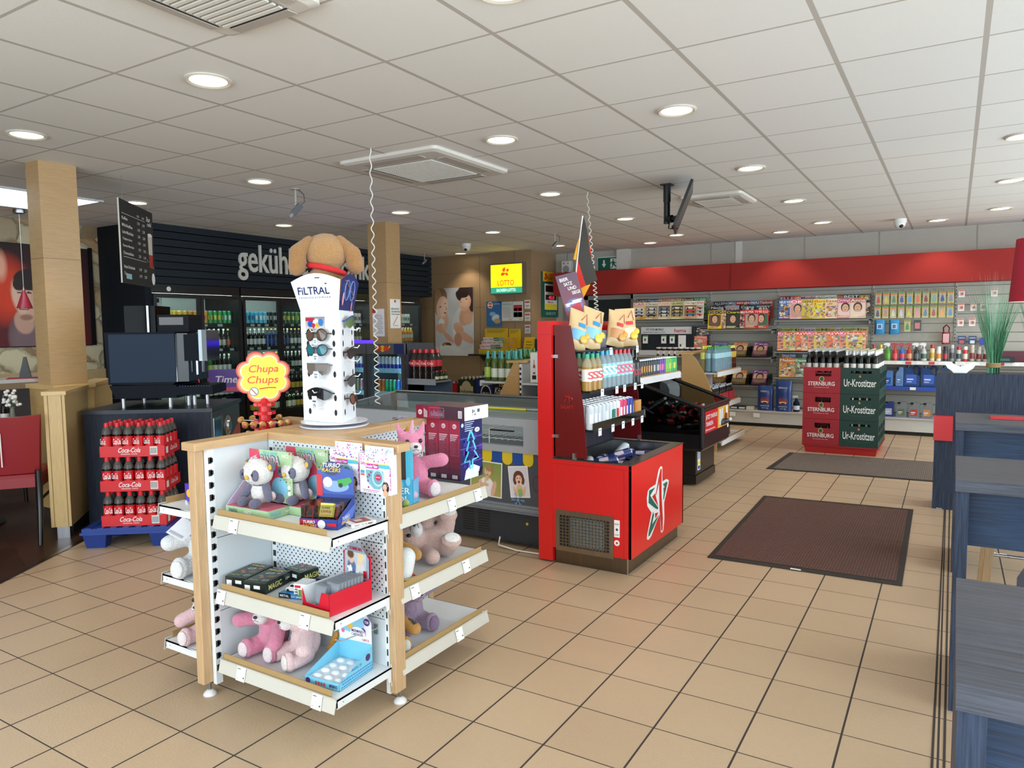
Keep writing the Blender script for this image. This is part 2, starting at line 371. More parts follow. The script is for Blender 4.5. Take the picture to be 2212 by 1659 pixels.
# timber clad wall with the lottery sign
WD='a08463'
q=B(WD,'o'); q.box(-8.6,-6.15,10.7,11.9,0,CE)
q.set('7d6340'); 
for x in (-7.2,-6.9+.42): q.box(x,x+.006,10.697,10.7,0,CE)
for z in (.62,1.24,1.86,2.48): q.box(-8.6,-6.15,10.698,10.7,z,z+.005)
q.v=[(v[0],min(v[1],11.6),v[2]) for v in q.v]
struct(q.obj('wall_timber'))
# dark louvred fascia over the drinks coolers
q=B('1a1f25','k'); q.box(-9.3,-8.35,5.19,10.7,2.07,CE); q.box(-9.2,-8.25,5.12,5.2,0,CE)
for i in range(8):
    z=2.07+i*.092; q.set('272e35' if i%2 else '252b32'); q.prism([(-8.35,z+.004),(-8.27,z+.004),(-8.262,z+.083),(-8.35,z+.083)],'y',5.2,10.7)
struct(q.obj('wall_fascia'))
# columns clad in oak
OAK='b8966a'
def column(x0,x1,y0,y1,z0):
    q=B(OAK,'o'); q.box(x0,x1,y0,y1,z0,CE); q.set('8a6c40'); q.box(x0-.001,x1+.001,y0-.001,y1+.001,2.06,2.064); return struct(q.obj('column'))
column(-6.155,-5.965,2.90,3.18,1.085); column(-6.255,-5.96,6.82,7.08,0)
# low oak partitions round the first column
q=B('c5a269','o'); q.box(-6.30,-5.90,2.9,3.19,.1,1.05); q.set('cfae74').box(-6.32,-5.89,2.88,3.2,1.05,1.085); q.set('a9a6a8','m').box(-6.25,-5.9,2.93,3.18,0,.1); struct(q.obj('partition'))
q=B('cbaa72','O'); q.M=Matrix.Translation((-5.42,2.72,0))@Matrix.Rotation(math.radians(139),4,'Z')
q.box(0,1.5,0,.13,.09,1.045); q.set('d2b078','o').box(-.012,1.52,-.012,.142,1.045,1.072)
q.set('8a6c40','w').box(-.002,0,.018,.022,.09,1.045); q.box(-.002,0,.105,.109,.09,1.045)
q.set('9c999b','m').box(.02,.12,.02,.1,0,.09); q.set('2a2a30','w').box(.12,1.5,.03,.1,0,.09); struct(q.obj('partition'))
# luminous ceiling opening over the dining corner
q=B('e6f6ff','x'); q.box(-8.3,-7.3,2.2,4.1,CE-.012,CE-.002); q.set('d9d9d9','p').box(-8.33,-8.3,2.17,4.13,CE-.016,CE-.001); q.box(-7.3,-7.27,2.17,4.13,CE-.016,CE-.001); q.box(-8.3,-7.3,4.1,4.13,CE-.016,CE-.001)
tag(q.obj('light_panel'),'large square white luminous panel in the ceiling behind the oak column','ceiling light')
# ceiling downlights
bl=bpy.data.lights.new('downlight_beam','SPOT'); bl.energy=26; bl.spot_size=math.radians(105); bl.spot_blend=.55; bl.color=(1,.88,.70); bl.shadow_soft_size=.05
def dl():
    t=thing('downlight','x','ceiling light')
    q=B('cfc9bd','p'); q.lathe(0,0,[(.094,0),(.118,0),(.118,-.006),(.108,-.012),(.094,-.006),(.094,0)],28); q.obj('rim',t)
    q=B('fff3d2','E'); q.lathe(0,0,[(.001,-.001),(.075,-.002)],24,smooth=False); q.set('e9dcae','x').lathe(0,0,[(.075,-.002),(.094,-.004)],24,smooth=False); q.obj('lamp_disc',t)
    return t
DL=Proto(dl())
pos=[(-3.36,2.49),(-5.26,2.50),(-1.48,4.36),(-2.73,4.35),(-5.24,4.36),(-7.11,4.37),(-3.42,6.34),(-1.49,6.27),(-1.49,8.16),(-5.34,6.37),(-7.17,6.31),(-3.45,8.30),(-5.42,8.39),(-1.49,10.08),(-3.45,10.19),(-2.13,10.75),(-4.11,10.89),(-7.4,10.41),(-5.45,10.37),(-.23,10.75),(.4,10.09),(.4,8.18),(.37,6.3),(-1.53,2.46)]
near={0:'nearest the grey coiled cable',1:'above the oak column',2:'above the red cooler unit',3:'beside the large white air vent',4:'next to the bracket camera',5:'above the menu board',6:'above the flag',7:'beside the hanging screen',8:'beyond the small air vent',9:'between the camera and the second column',10:'above the cooler lettering',11:'behind the hanging flag',12:'before the lottery wall dome camera',13:'near the magazine wall before the dome camera',14:'just behind the hanging screen',15:'right above the magazine racks',16:'farthest one above the magazine racks',17:'closest to the two women poster',18:'touching the small wired camera',19:'right of the dome camera on the magazine side',20:'third from the red lampshade side',21:'second from the red lampshade side',22:'cut by the picture edge above the red lampshade',23:'cut by the top picture edge'}
for i,(x,y) in enumerate(pos):
    DL.put((x,y,CE-.001),0,'round recessed ceiling spotlight '+near[i],'ceiling spotlights')
    o=bpy.data.objects.new('downlight_beam',bl); C.objects.link(o); o.location=(x,y,CE-.03)
# air conditioning cassettes
def cassette(label,x0,x1,y0,y1,gr):
    t=thing('air_vent',label,'ceiling vent',((x0+x1)/2,(y0+y1)/2,CE)); w,h=(x1-x0)/2,(y1-y0)/2
    q=B('d8d4cc','p')
    rings=[[(p[0],p[1],z) for p in rr(2*w-2*i,2*h-2*i,.04,4)] for z,i in ((0,0),(-.022,.0),(-.034,.03),(-.036,w*.42))]
    q.loft(rings[::-1],False,False,False); q.quad((-w*.6,-h*.6,-.036),(-w*.6,h*.6,-.036),(w*.6,h*.6,-.036),(w*.6,-h*.6,-.036)); q.obj('panel',t)
    for a in range(4):
        q=B('b9b3aa','p'); q.M=Matrix.Rotation(a*PI/2,4,'Z'); hh=h if a%2==0 else w; ww=w if a%2==0 else h
        q.prism([(-hh*.9,-.036),(-hh*.72,-.037),(-hh*.72,-.043),(-hh*.88,-.040)],'x',-ww*.6,ww*.6); q.set('1c1c1c' if gr else '6e6a64').box(-ww*.6,ww*.6,-hh*.725,-hh*.70,-.0385,-.036); q.obj('louver',t)
    q=B('8f8d88','p'); q.box(-w*.62,w*.62,-h*.62,h*.62,-.040,-.036); n=11 if gr else 26; q.set('dfdbd2')
    for i in range(n+1):
        y=-h*.6+1.2*h*i/n; q.box(-w*.6,w*.6,y-.006 if gr else y-.003,y+.012 if gr else y+.003,-.047,-.040)
    if not gr:
        for i in range(n+1): x=-w*.6+1.2*w*i/n; q.box(x-.002,x+.002,-h*.6,h*.6,-.046,-.040)
    q.obj('grille',t); return t
cassette('large square white air vent with a fine mesh grille in the ceiling centre',-4.15,-3.2,4.21,5.22,False)
cassette('small white air vent with wide slats behind the hanging screen',-2.43,-1.81,7.25,7.92,True)
cassette('white air vent cut off by the top edge of the photo',-2.75,-2.18,1.55,2.16,True)
# ================= oak and steel toy gondola: four wings round a square centre
OK='c39f74'
G=thing('toy_gondola','oak topped white steel display gondola full of toys standing on round feet','display shelf',(-2.3,2.3,0))
def gob(q,name,par=None): o=q.obj(name,par or G); o.location=(2.3,-2.3,0) if (par is None) else (0,0,0); return o
q=B(OK,'o')
zt0,zt1=1.02,1.052
q.bbox(-2.605,-2.518,1.735,2.09,zt0,zt1,.004); q.bbox(-2.605,-1.79,2.09,2.165,zt0,zt1,.004); q.bbox(-2.605,-2.21,2.165,2.535,zt0,zt1,.004)
q.bbox(-2.285,-2.21,2.535,2.84,zt0,zt1,.004); q.bbox(-2.885,-2.605,2.46,2.535,zt0,zt1,.004)
gob(q,'top_board')
for x0,x1,y0,y1 in ((-2.60,-2.556,1.757,1.80),(-1.866,-1.834,2.098,2.16),(-2.283,-2.215,2.80,2.836),(-2.88,-2.845,2.463,2.53)):
    q=B('c4a27a','O'); q.bbox(x0,x1,y0,y1,.055,zt0,.003); gob(q,'post')
WT='dfe6ea'
def wing(axis,a,b,c0,c1,frontk,backk,fs): # thin panel box along an axis, perforated faces where asked
    n=3; z=[.11,.345,.65,1.02]
    for i in range(3):
        q=B('d3d9dd',frontk[i]); e=.0015
        if axis=='x': q.box(a,b,c0,c1,z[i]+e,z[i+1]-e)
        else: q.box(c0,c1,a,b,z[i]+e,z[i+1]-e)
        gob(q,'back_panel')
wing('y',1.83,2.10,-2.575,-2.535,'ppp','',0); wing('x',-2.50,-1.885,2.10,2.14,'phh','',0)
wing('y',2.14,2.78,-2.27,-2.225,'phh','',0); wing('x',-2.84,-2.27,2.48,2.52,'ppp','',0); wing('y',2.10,2.48,-2.575,-2.535,'ppp','',0)
def upright(x0,x1,y0,y1,face):
    q=B('e3e7e8','p'); q.box(x0,x1,y0,y1,.045,1.02); q.set('2a2c2e','w')
    for i in range(18):
        z=.10+i*.0505
        if face=='x': q.box(x1,x1+.0008,y0+.004,y1-.010,z,z+.026); q.box(x1,x1+.0008,y0+.012,y1-.004,z+.004,z+.022)
        else: q.box(x0+.006,x1-.006,y0-.0008,y0,z,z+.026)
    gob(q,'upright')
upright(-2.556,-2.535,1.80,1.83,'x'); upright(-1.885,-1.866,2.10,2.14,'y'); upright(-2.27,-2.223,2.78,2.80,'x'); upright(-2.53,-2.50,2.10,2.14,'y')
for x,y in ((-2.568,1.79),(-1.851,2.14),(-2.25,2.82),(-2.86,2.5),(-2.55,2.12),(-2.25,2.15)):
    q=B('dcdcda','s'); q.lathe(x,y,[(.026,0),(.027,.004),(.022,.012),(.012,.020),(.006,.022),(.006,.06)],18); q.set('9a9a98','m').lathe(x,y,[(.0065,.022),(.0065,.06)],10); gob(q,'foot')
def shelf(px,py,rz,z,w=.645,d=.30,cards=()):
    # local frame: back edge along +x from 0 to w, front edge at y=-d
    T=Matrix.Translation((px,py,z))@Matrix.Rotation(rz,4,'Z')
    q=B('e1e4e6','p'); q.M=T
    q.box(0,w,-d,0,-.006,0); q.box(0,w,-d,-d+.004,-.03,0)
    for x in (0,w-.003): q.prism([(-d,-.034),(-d,0),(0,0),(0,-.058),(-.02,-.058),(-.026,-.034)],'x',x,x+.003); q.prism([(-.004,-.075),(-.004,.012),(.006,.012),(.006,-.075),(.001,-.085)],'x',x,x+.003)
    q.set('333333'); 
    for x in (w+.0003,): q.quad((x,-d+.03,-.02),(x,-d+.034,-.02),(x,-d+.034,-.016),(x,-d+.03,-.016))
    o=gob(q,'shelf')
    s=B('c9c5ba','p'); s.M=T; s.prism([(-d-.003,.004),(-d-.016,-.046),(-d-.014,-.048),(-d,-.002)],'x',0,w); s.box(0,w,-d-.006,-d,.001,.006); ob=s.obj('price_rail',o)
    s=B('a98a5a','w'); s.M=T; s.box(.012,w-.03,-d+.004,-d+.007,0,.028); ob=s.obj('kraft_edge_strip',o)
    for cx in cards:
        s=B('f4f3ef','w'); s.M=T; s.quad((cx,-d-.0195,-.048),(cx+.052,-d-.0195,-.048),(cx+.052,-d-.007,.004),(cx,-d-.007,.004)); s.set('444444')
        n=Vector((0,-1,.24)).normalized(); uz=Vector((0,.24,1)).normalized(); p=Vector((cx,-d-.0195,-.048))
        s.rect(p,X_,uz,.004,.022,.044,.047,.0006); s.rect(p,X_,uz,.040,.047,.012,.018,.0006); s.rect(p,X_,uz,.004,.010,.008,.010,.0006); s.obj('price_card',o)
    return o
for z,cc in ((.159,(.11,.53)),(.451,(.005,.48)),(.753,(.10,))): shelf(-2.50,2.10,0,z,cards=cc)
for z,cc in ((.159,(.36,)),(.451,(.06,.42)),(.753,(.32,.52))): shelf(-2.225,2.14,PI/2,z,w=.62,d=.38,cards=cc)
for z in (.159,.451,.753): shelf(-2.575,2.46,-PI/2,z,w=.66,d=.30)
q=B('d8d8d4','m'); q.tube([(-1.93,2.10,.30),(-1.955,1.93,.31),(-1.955,1.90,.325)],.0025,6); q.box(-1.94,-1.92,2.094,2.10,.28,.32); gob(q,'hook')
for x in (-2.03,-1.87): q=B('d8d8d4','m'); q.tube([(x,2.10,1.035-.03),(x,2.03,1.0),(x,2.01,1.01)],.002,6); gob(q,'hook')
# ---------------- furry toys
def fur(q,name,parent,col,k='f',vox=.006,fn=None,disp=.004,sm=2):
    me=bpy.data.meshes.new('tmp'); me.from_pydata(q.v,[],q.f); o=bpy.data.objects.new('tmp',me); C.objects.link(o)
    m=o.modifiers.new('r','REMESH'); m.mode='VOXEL'; m.voxel_size=vox; m.use_smooth_shade=True
    m=o.modifiers.new('s','SMOOTH'); m.iterations=sm
    if disp:
        t=bpy.data.textures.new('clumps','CLOUDS'); t.noise_scale=.014; t.noise_depth=2
        m=o.modifiers.new('d','DISPLACE'); m.texture=t; m.strength=disp; m.mid_level=.5
    dg=bpy.context.evaluated_depsgraph_get(); me2=bpy.data.meshes.new_from_object(o.evaluated_get(dg))
    bpy.data.objects.remove(o); bpy.data.meshes.remove(me)
    n=len(me2.loops); c0=np.array(lin(col)); arr=np.tile(c0,(n,1))
    if fn:
        co=np.empty(len(me2.vertices)*3); me2.vertices.foreach_get('co',co); co=co.reshape(-1,3); vi=np.empty(n,int); me2.loops.foreach_get('vertex_index',vi)
        arr=fn(co,c0)[vi]
    for a in list(me2.color_attributes): me2.color_attributes.remove(a)
    a=me2.color_attributes.new('Col','FLOAT_COLOR','CORNER'); a.data.foreach_set('color',arr.ravel().astype(np.float32))
    me2.materials.clear(); me2.materials.append(mat(k)); me2.polygons.foreach_set('use_smooth',[True]*len(me2.polygons)); me2.name=name
    ob=bpy.data.objects.new(name,me2); C.objects.link(ob); ob.parent=parent; return ob
def blob(name,par,col,items,k='f',**kw):
    q=B()
    for it in items:
        if it[0]=='e': q.ell(it[1],it[2],it[3] if len(it)>3 else None)
        else: q.caps(it[1],it[2],it[3],it[4])
    return fur(q,name,par,col,k,**kw)
def simple(name,par,col,items,k='g'):
    q=B(col,k)
    for it in items:
        if it[0]=='e': q.ell(it[1],it[2],it[3] if len(it)>3 else None,10,8)
        elif it[0]=='t': q.tube(it[1],it[2],6)
        else: q.caps(it[1],it[2],it[3],it[4])
    return q.obj(name,par)
def rx(a): return Matrix.Rotation(math.radians(a),3,'X')
def teddy(label,loc,rz,body,accent,ear='round',cat='soft toy',s=1.,armsL=((-.05,0,.14),(-.12,-.05,.10)),armsR=((.05,0,.14),(.12,-.05,.10)),headc=(0,-.02,.196),snout=.052,belly=None,feetc=None,fn=None,horn=False,mane=None,rot=None,inner=None,group=None):
    t=thing('plush_toy',label,cat,loc,rz,group); t.scale=(s,s,s)
    if rot: t.rotation_euler=rot
    hx,hy,hz=headc
    it=[('e',(0,.01,.095),(.07,.062,.09)),('e',headc,(.064,.060,.062)),('c',armsL[0],armsL[1],.030,.032),('c',armsR[0],armsR[1],.030,.032),('c',(-.04,-.01,.045),(-.062,-.072,.040),.042,.036),('c',(.04,-.01,.045),(.062,-.072,.040),.042,.036),('e',(-.066,-.092,.044),(.035,.026,.044)),('e',(.066,-.092,.044),(.035,.026,.044))]
    if ear=='round': it+=[('e',(hx-.052,hy,hz+.050),(.026,.012,.026)),('e',(hx+.052,hy,hz+.050),(.026,.012,.026))]
    elif ear=='point': it+=[('c',(hx-.04,hy,hz+.03),(hx-.062,hy,hz+.095),.022,.006),('c',(hx+.04,hy,hz+.03),(hx+.062,hy,hz+.095),.022,.006)]
    elif ear=='side': it+=[('c',(hx-.05,hy+.005,hz+.02),(hx-.105,hy+.01,hz-.005),.022,.016),('c',(hx+.05,hy+.005,hz+.02),(hx+.105,hy+.01,hz-.005),.022,.016)]
    b=blob('body',t,body,it,fn=fn)
    blob('muzzle',t,accent,[('e',(hx,hy-snout,hz-.014),(.036,.034,.028))],vox=.005,disp=.002)
    simple('nose',t,'2a2426',[('e',(hx,hy-snout-.033,hz-.002),(.010,.006,.007))])
    simple('eye',t,'1a1518',[('e',(hx-.030,hy-.052,hz+.018),(.009,.006,.010))]); simple('eye',t,'1a1518',[('e',(hx+.030,hy-.052,hz+.018),(.009,.006,.010))])
    simple('mouth',t,'3a2a2c',[('t',[(hx-.014,hy-snout-.030,hz-.02),(hx,hy-snout-.034,hz-.014),(hx+.014,hy-snout-.030,hz-.02)],.0012)])
    for sx in (-1,1): blob('foot_sole',t,feetc or accent,[('e',(sx*.068,-.113,.045),(.027,.010,.036))],vox=.005,disp=.0015)
    if belly: blob('belly',t,belly,[('e',(0,-.030,.10),(.048,.030,.062))],vox=.006,disp=.002)
    if inner:
        for sx in (-1,1): blob('inner_ear',t,inner,[('e',(hx+sx*.052,hy-.010,hz+.050),(.015,.006,.015))],vox=.004,disp=0)
    if horn: simple('horn',t,'f2b7cf',[('c',(hx,hy-.02,hz+.055),(hx,hy-.035,hz+.11),.013,.003)],'f')
    if mane: blob('mane',t,mane,[('e',(hx,hy+.035,hz+.04),(.02,.026,.04)),('e',(hx,hy+.055,hz-.02),(.02,.02,.04))],disp=.008)
    return t
PK='e58ca9'
teddy('dark pink plush unicorn sitting on the bottom front shelf',(-2.37,1.955,.161),.15,PK,'f7f1f2','point',s=.94,feetc='f6e3e6',armsL=((-.05,0,.15),(-.135,-.055,.145)),armsR=((.05,0,.15),(.085,-.085,.085)))
teddy('pale pink plush unicorn with orange tail on the bottom front shelf',(-2.20,1.965,.161),-.35,'f6d3d4','fbf3f2','point',s=.94,feetc='fbeeea',mane=None,armsL=((-.05,0,.15),(-.125,-.045,.165)))
blob('plush_tail',None,'e8a23c',[('c',(-2.125,2.04,.20),(-2.105,2.055,.26),.018,.01)],disp=.012)
_t=[o for o in C.objects if o.name.startswith('plush_tail')][-1]; _p=[o for o in C.objects if o.get('label','').startswith('pale pink plush')][0]
_t.parent=_p; _t.matrix_parent_inverse=Matrix.LocRotScale(_p.location,_p.rotation_euler,_p.scale).inverted(); _t.name='tail'
# right hand shelves
teddy('bright pink plush unicorn with orange mane on the top side shelf',(-2.02,2.46,.755),.95,'f191b4','fdf2f4','point',s=.96,feetc='fbeef0',horn=True,mane='e59a35',headc=(-.015,-.02,.245),armsR=((.05,0,.15),(.12,-.05,.165)))
teddy('small plush unicorn with green soles beside the water pistol box',(-1.945,2.27,.755),.55,'f7c3d2','fdf2f4','point',s=.55,feetc='b9dc6e')
def spots(seed,base,spot,thr=.62):
    rs=np.random.RandomState(seed); P=rs.uniform((-.15,-.18,0),(.15,.1,.33),(120,3)); r=rs.uniform(.008,.017,120)
    def fn(co,c0):
        d=np.sqrt(((co[:,None,:]-P[None])**2).sum(2)); m=(d<r[None]).any(1); out=np.tile(np.array(lin(base)),(len(co),1)); out[m]=np.array(lin(spot)); return out
    return fn
teddy('orange plush leopard with white belly sitting on the middle side shelf',(-2.02,2.30,.453),.75,'cf9448','f6f4ee','round',s=.84,belly='f5f3ee',fn=spots(3,'d39a4b','2c2018'),feetc='f4efe4')
teddy('plush leopard half hidden behind the post on the bottom side shelf',(-1.98,2.23,.161),.8,'cf9448','f6f4ee','round',s=.85,belly='f5f3ee',fn=spots(5,'d39a4b','2c2018'),feetc='f4efe4')
teddy('mauve plush hippo sitting on the bottom side shelf',(-2.03,2.42,.161),1.15,'ac94ad','b9a2ba','round',s=.98,feetc='8d7392',snout=.07,armsR=((.05,0,.15),(.12,-.03,.20)))
def lie(h,f):
    z=Vector(h).normalized(); y=-Vector(f); y=(y-z*y.dot(z)).normalized(); x=y.cross(z); return Matrix(((x.x,y.x,z.x),(x.y,y.y,z.y),(x.z,y.z,z.z))).to_euler()
teddy('beige pink plush bear lying on its back on the middle side shelf',(-1.94,2.65,.515),0,'dcb9ae','f3efee','round',s=1.08,inner='efe6e4',feetc='f3ece8',rot=lie((-.62,-.72,.10),(.45,-.45,.80)),armsL=((-.05,0,.14),(-.12,-.05,.12)),armsR=((.05,0,.14),(.105,-.06,.10)))
# plush wrapped in a printed towel, behind the post
t=thing('rolled_towel','white rolled towel with a bright striped band beside the plush leopard','towel',(-1.90,2.22,.453))
blob('roll',t,'eef0ee',[('c',(-.01,.02,.045),(.0,.03,.10),.045,.042)],k='c',disp=.003); q=B('e8567a','c'); q.lathe(0,.02,[(.047,.012),(.048,.020)],16); q.set('f2d24a').lathe(0,.02,[(.048,.020),(.048,.027)],16); q.obj('band',t)
# white terrier on the left shelf
t=teddy('fluffy white plush terrier in a red scarf on the left middle shelf',(-2.73,1.915,.453),.55,'eff0f2','f4f4f6','point',s=1.08,cat='soft toy',armsL=((-.05,0,.14),(-.125,-.045,.13)),armsR=((.05,0,.14),(.08,-.05,.09)))
simple('scarf',t,'c92238',[('t',[(.062*math.cos(a),.004+.056*math.sin(a),.168) for a in np.linspace(0,2*PI,16)],.011)],'c'); blob('cap',t,'5c5d62',[('e',(0,.0,.285),(.05,.045,.022))],k='c',disp=0)
t['label']='fluffy white plush terrier in a red scarf and grey cap on the left middle shelf'
q=B('c9c9cf','w'); q.quad((-.09,-.14,.20),(-.02,-.16,.17),(.03,-.12,.21),(-.04,-.10,.25)); q.set('9a9aa2').quad((-.08,-.139,.203),(-.025,-.155,.18),(-.02,-.15,.186),(-.075,-.134,.209)); q.obj('paper_tag',t)
teddy('pale pink plush toy peeking past the oak post on the left bottom shelf',(-2.70,1.90,.161),.3,'f3cbd0','fbeef0','point',s=.92)
q=B('f6e21c','w'); q.box(-.018,.018,0,.002,0,.045); tag(q.obj('price_tag',None,(-2.615,1.80,.163),.3),'small bright yellow price tag on the left bottom shelf','tag')
# ---------------- boxes and displays
def face(q,p,ux,uz,w,h,col,k='s'): q.set(col,k).rect(p,ux,uz,0,w,0,h,.0004)
def pandabox(label,loc,rz):
    t=thing('toy_box',label,'toy box',loc,rz)
    q=B('a9c79a','s'); w,d,h=.245,.13,.245
    q.box(-w/2,w/2,-.002,0,0,h); q.box(-w/2,w/2,-d,0,0,.032); q.set('d2617c').box(-w/2+.004,w/2-.004,-d+.004,-.004,.032,.033)
    q.set('cdbadb').prism([(-d,.03),(-.002,.03),(-.002,h*.72),(-.03,h*.5)],'x',-w/2,-w/2+.003)
    P=(-w/2,-.002,0)
    q.set('d84864','s').poly(P,X_,Z_,[(0,h*.62),(.045,h*.68),(.065,h*.85),(.055,h),(0,h)]); q.disc(P,X_,Z_,w*.50,h*.55,.066,off=.0006)
    q.set('86c4dd').disc(P,X_,Z_,w*.70,h*.38,.045,off=.0012)
    q.set('ffffff').txt('MUSIC',(-w/2+.012,-.0045,h*.8),X_+Z_*.4,Z_-X_*.4,.04,.012); q.txt('& DANCE',(-w/2+.012,-.0045,h*.70),X_+Z_*.4,Z_-X_*.4,.05,.012)
    q.set('3b7d94').txt('PANDA',(-w/2+.068,-.0045,h*.775),X_,Z_,.112,.036); q.set('f4b7cf').txt('PANDA',(-w/2+.071,-.006,h*.78),X_,Z_,.106,.031)
    q.set('7cc5d8').txt('IKONI',(-w/2+.082,-.0045,h*.925),X_,Z_,.08,.013); q.set('ffffff').txt('NICI',(w/2-.052,-.0045,h*.90),X_,Z_,.036,.014); q.set('d84864').disc(P,X_,Z_,w-.010,h*.975,.0045,off=.002)
    q.set('ffffff').txt('NICI',(-.012,-d-.0015,.010),X_,Z_,.035,.012); q.txt('NICI',(w/2+.0015,-.045,.010),Y_,Z_,.03,.012); q.set('7cc5d8').txt('PANDA',(w/2+.0015,-.12,.006),Y_,Z_,.055,.02); q.set('477a8c').txt('PANDA',(-w/2+.02,-d-.0015,.006),X_,Z_,.05,.018)
    for i in range(9): q.set(R.choice(['2f4a3a','d84864','3b7d94'])).disc(P,X_,Z_,w*R.uniform(.72,.97),h*R.uniform(.3,.8),.0028,off=.0016)
    for z in (.10,.075): q.set('e8f3ee').disc(P,X_,Z_,w-.018,z,.009,off=.0016)
    q.set('dff0f4').rect((-w/2-.0005,0,0),-Y_,Z_,.02,.06,.05,.10,.0015)
    q.obj('carton',t)
    s=.80; g=thing('panda','',''); g.parent=t
    for k_ in ('label','category'): 
        if k_ in g: del g[k_]
    bpy.data.objects.remove(g)
    def tr(v): return (v[0]*s+.0,v[1]*s-.055,v[2]*s+.033)
    GY='6b6a80'
    def e(c,r): return ('e',tr(c),tuple(x*s for x in r) if isinstance(r,tuple) else r*s)
    def c(a,b_,r0,r1): return ('c',tr(a),tr(b_),r0*s,r1*s)
    blob('panda_body',t,'f0ece8',[e((0,0,.065),(.055,.045,.06)),e((-.005,-.012,.165),(.087,.068,.066))],vox=.005)
    blob('panda_arm',t,GY,[c((-.045,-.005,.095),(-.085,-.035,.045),.022,.020)],vox=.005,disp=.002); blob('panda_arm',t,GY,[c((.045,-.005,.095),(.088,-.03,.045),.022,.020)],vox=.005,disp=.002)
    blob('panda_leg',t,GY,[e((-.05,-.07,.024),(.028,.034,.026))],vox=.005,disp=.002); blob('panda_leg',t,GY,[e((.045,-.078,.024),(.028,.034,.026))],vox=.005,disp=.002)
    blob('panda_shoulder',t,GY,[e((0,-.002,.108),(.056,.044,.014))],vox=.005,disp=.001)
    for sx in (-1,1):
        blob('panda_ear',t,GY,[e((sx*.082,.0,.20),(.026,.014,.028))],vox=.005,disp=.001); simple('inner_ear',t,'e2b34c',[e((sx*.084,-.013,.198),(.013,.004,.015))],'c')
        blob('eye_patch',t,GY,[e((-.005+sx*.042,-.066,.160),(.024,.012,.030))],k='c',vox=.004,disp=0); simple('eye',t,'15151a',[e((-.005+sx*.034,-.078,.165),(.006,.004,.008))])
    simple('nose',t,'e0b043',[e((-.005,-.082,.150),(.012,.010,.010))],'c'); simple('mouth',t,'777080',[('t',[tr((-.018,-.078,.128)),tr((-.010,-.080,.122)),tr((-.004,-.081,.128)),tr((.003,-.080,.122)),tr((.012,-.078,.128))],.0009)])
    blob('hair_tuft',t,'f4e9ea',[e((-.01,-.02,.222),(.038,.030,.016))],vox=.004,disp=.014); simple('tail',t,'f2d3d8',[e((.075,.0,.05),(.024,.02,.024))],'f')
    return t
pandabox('front plush panda in an open pale green carton on the top shelf',(-2.378,1.982,.755),.03)
pandabox('second boxed plush panda standing behind the first against the perforated panel',(-2.285,2.092,.755),0)
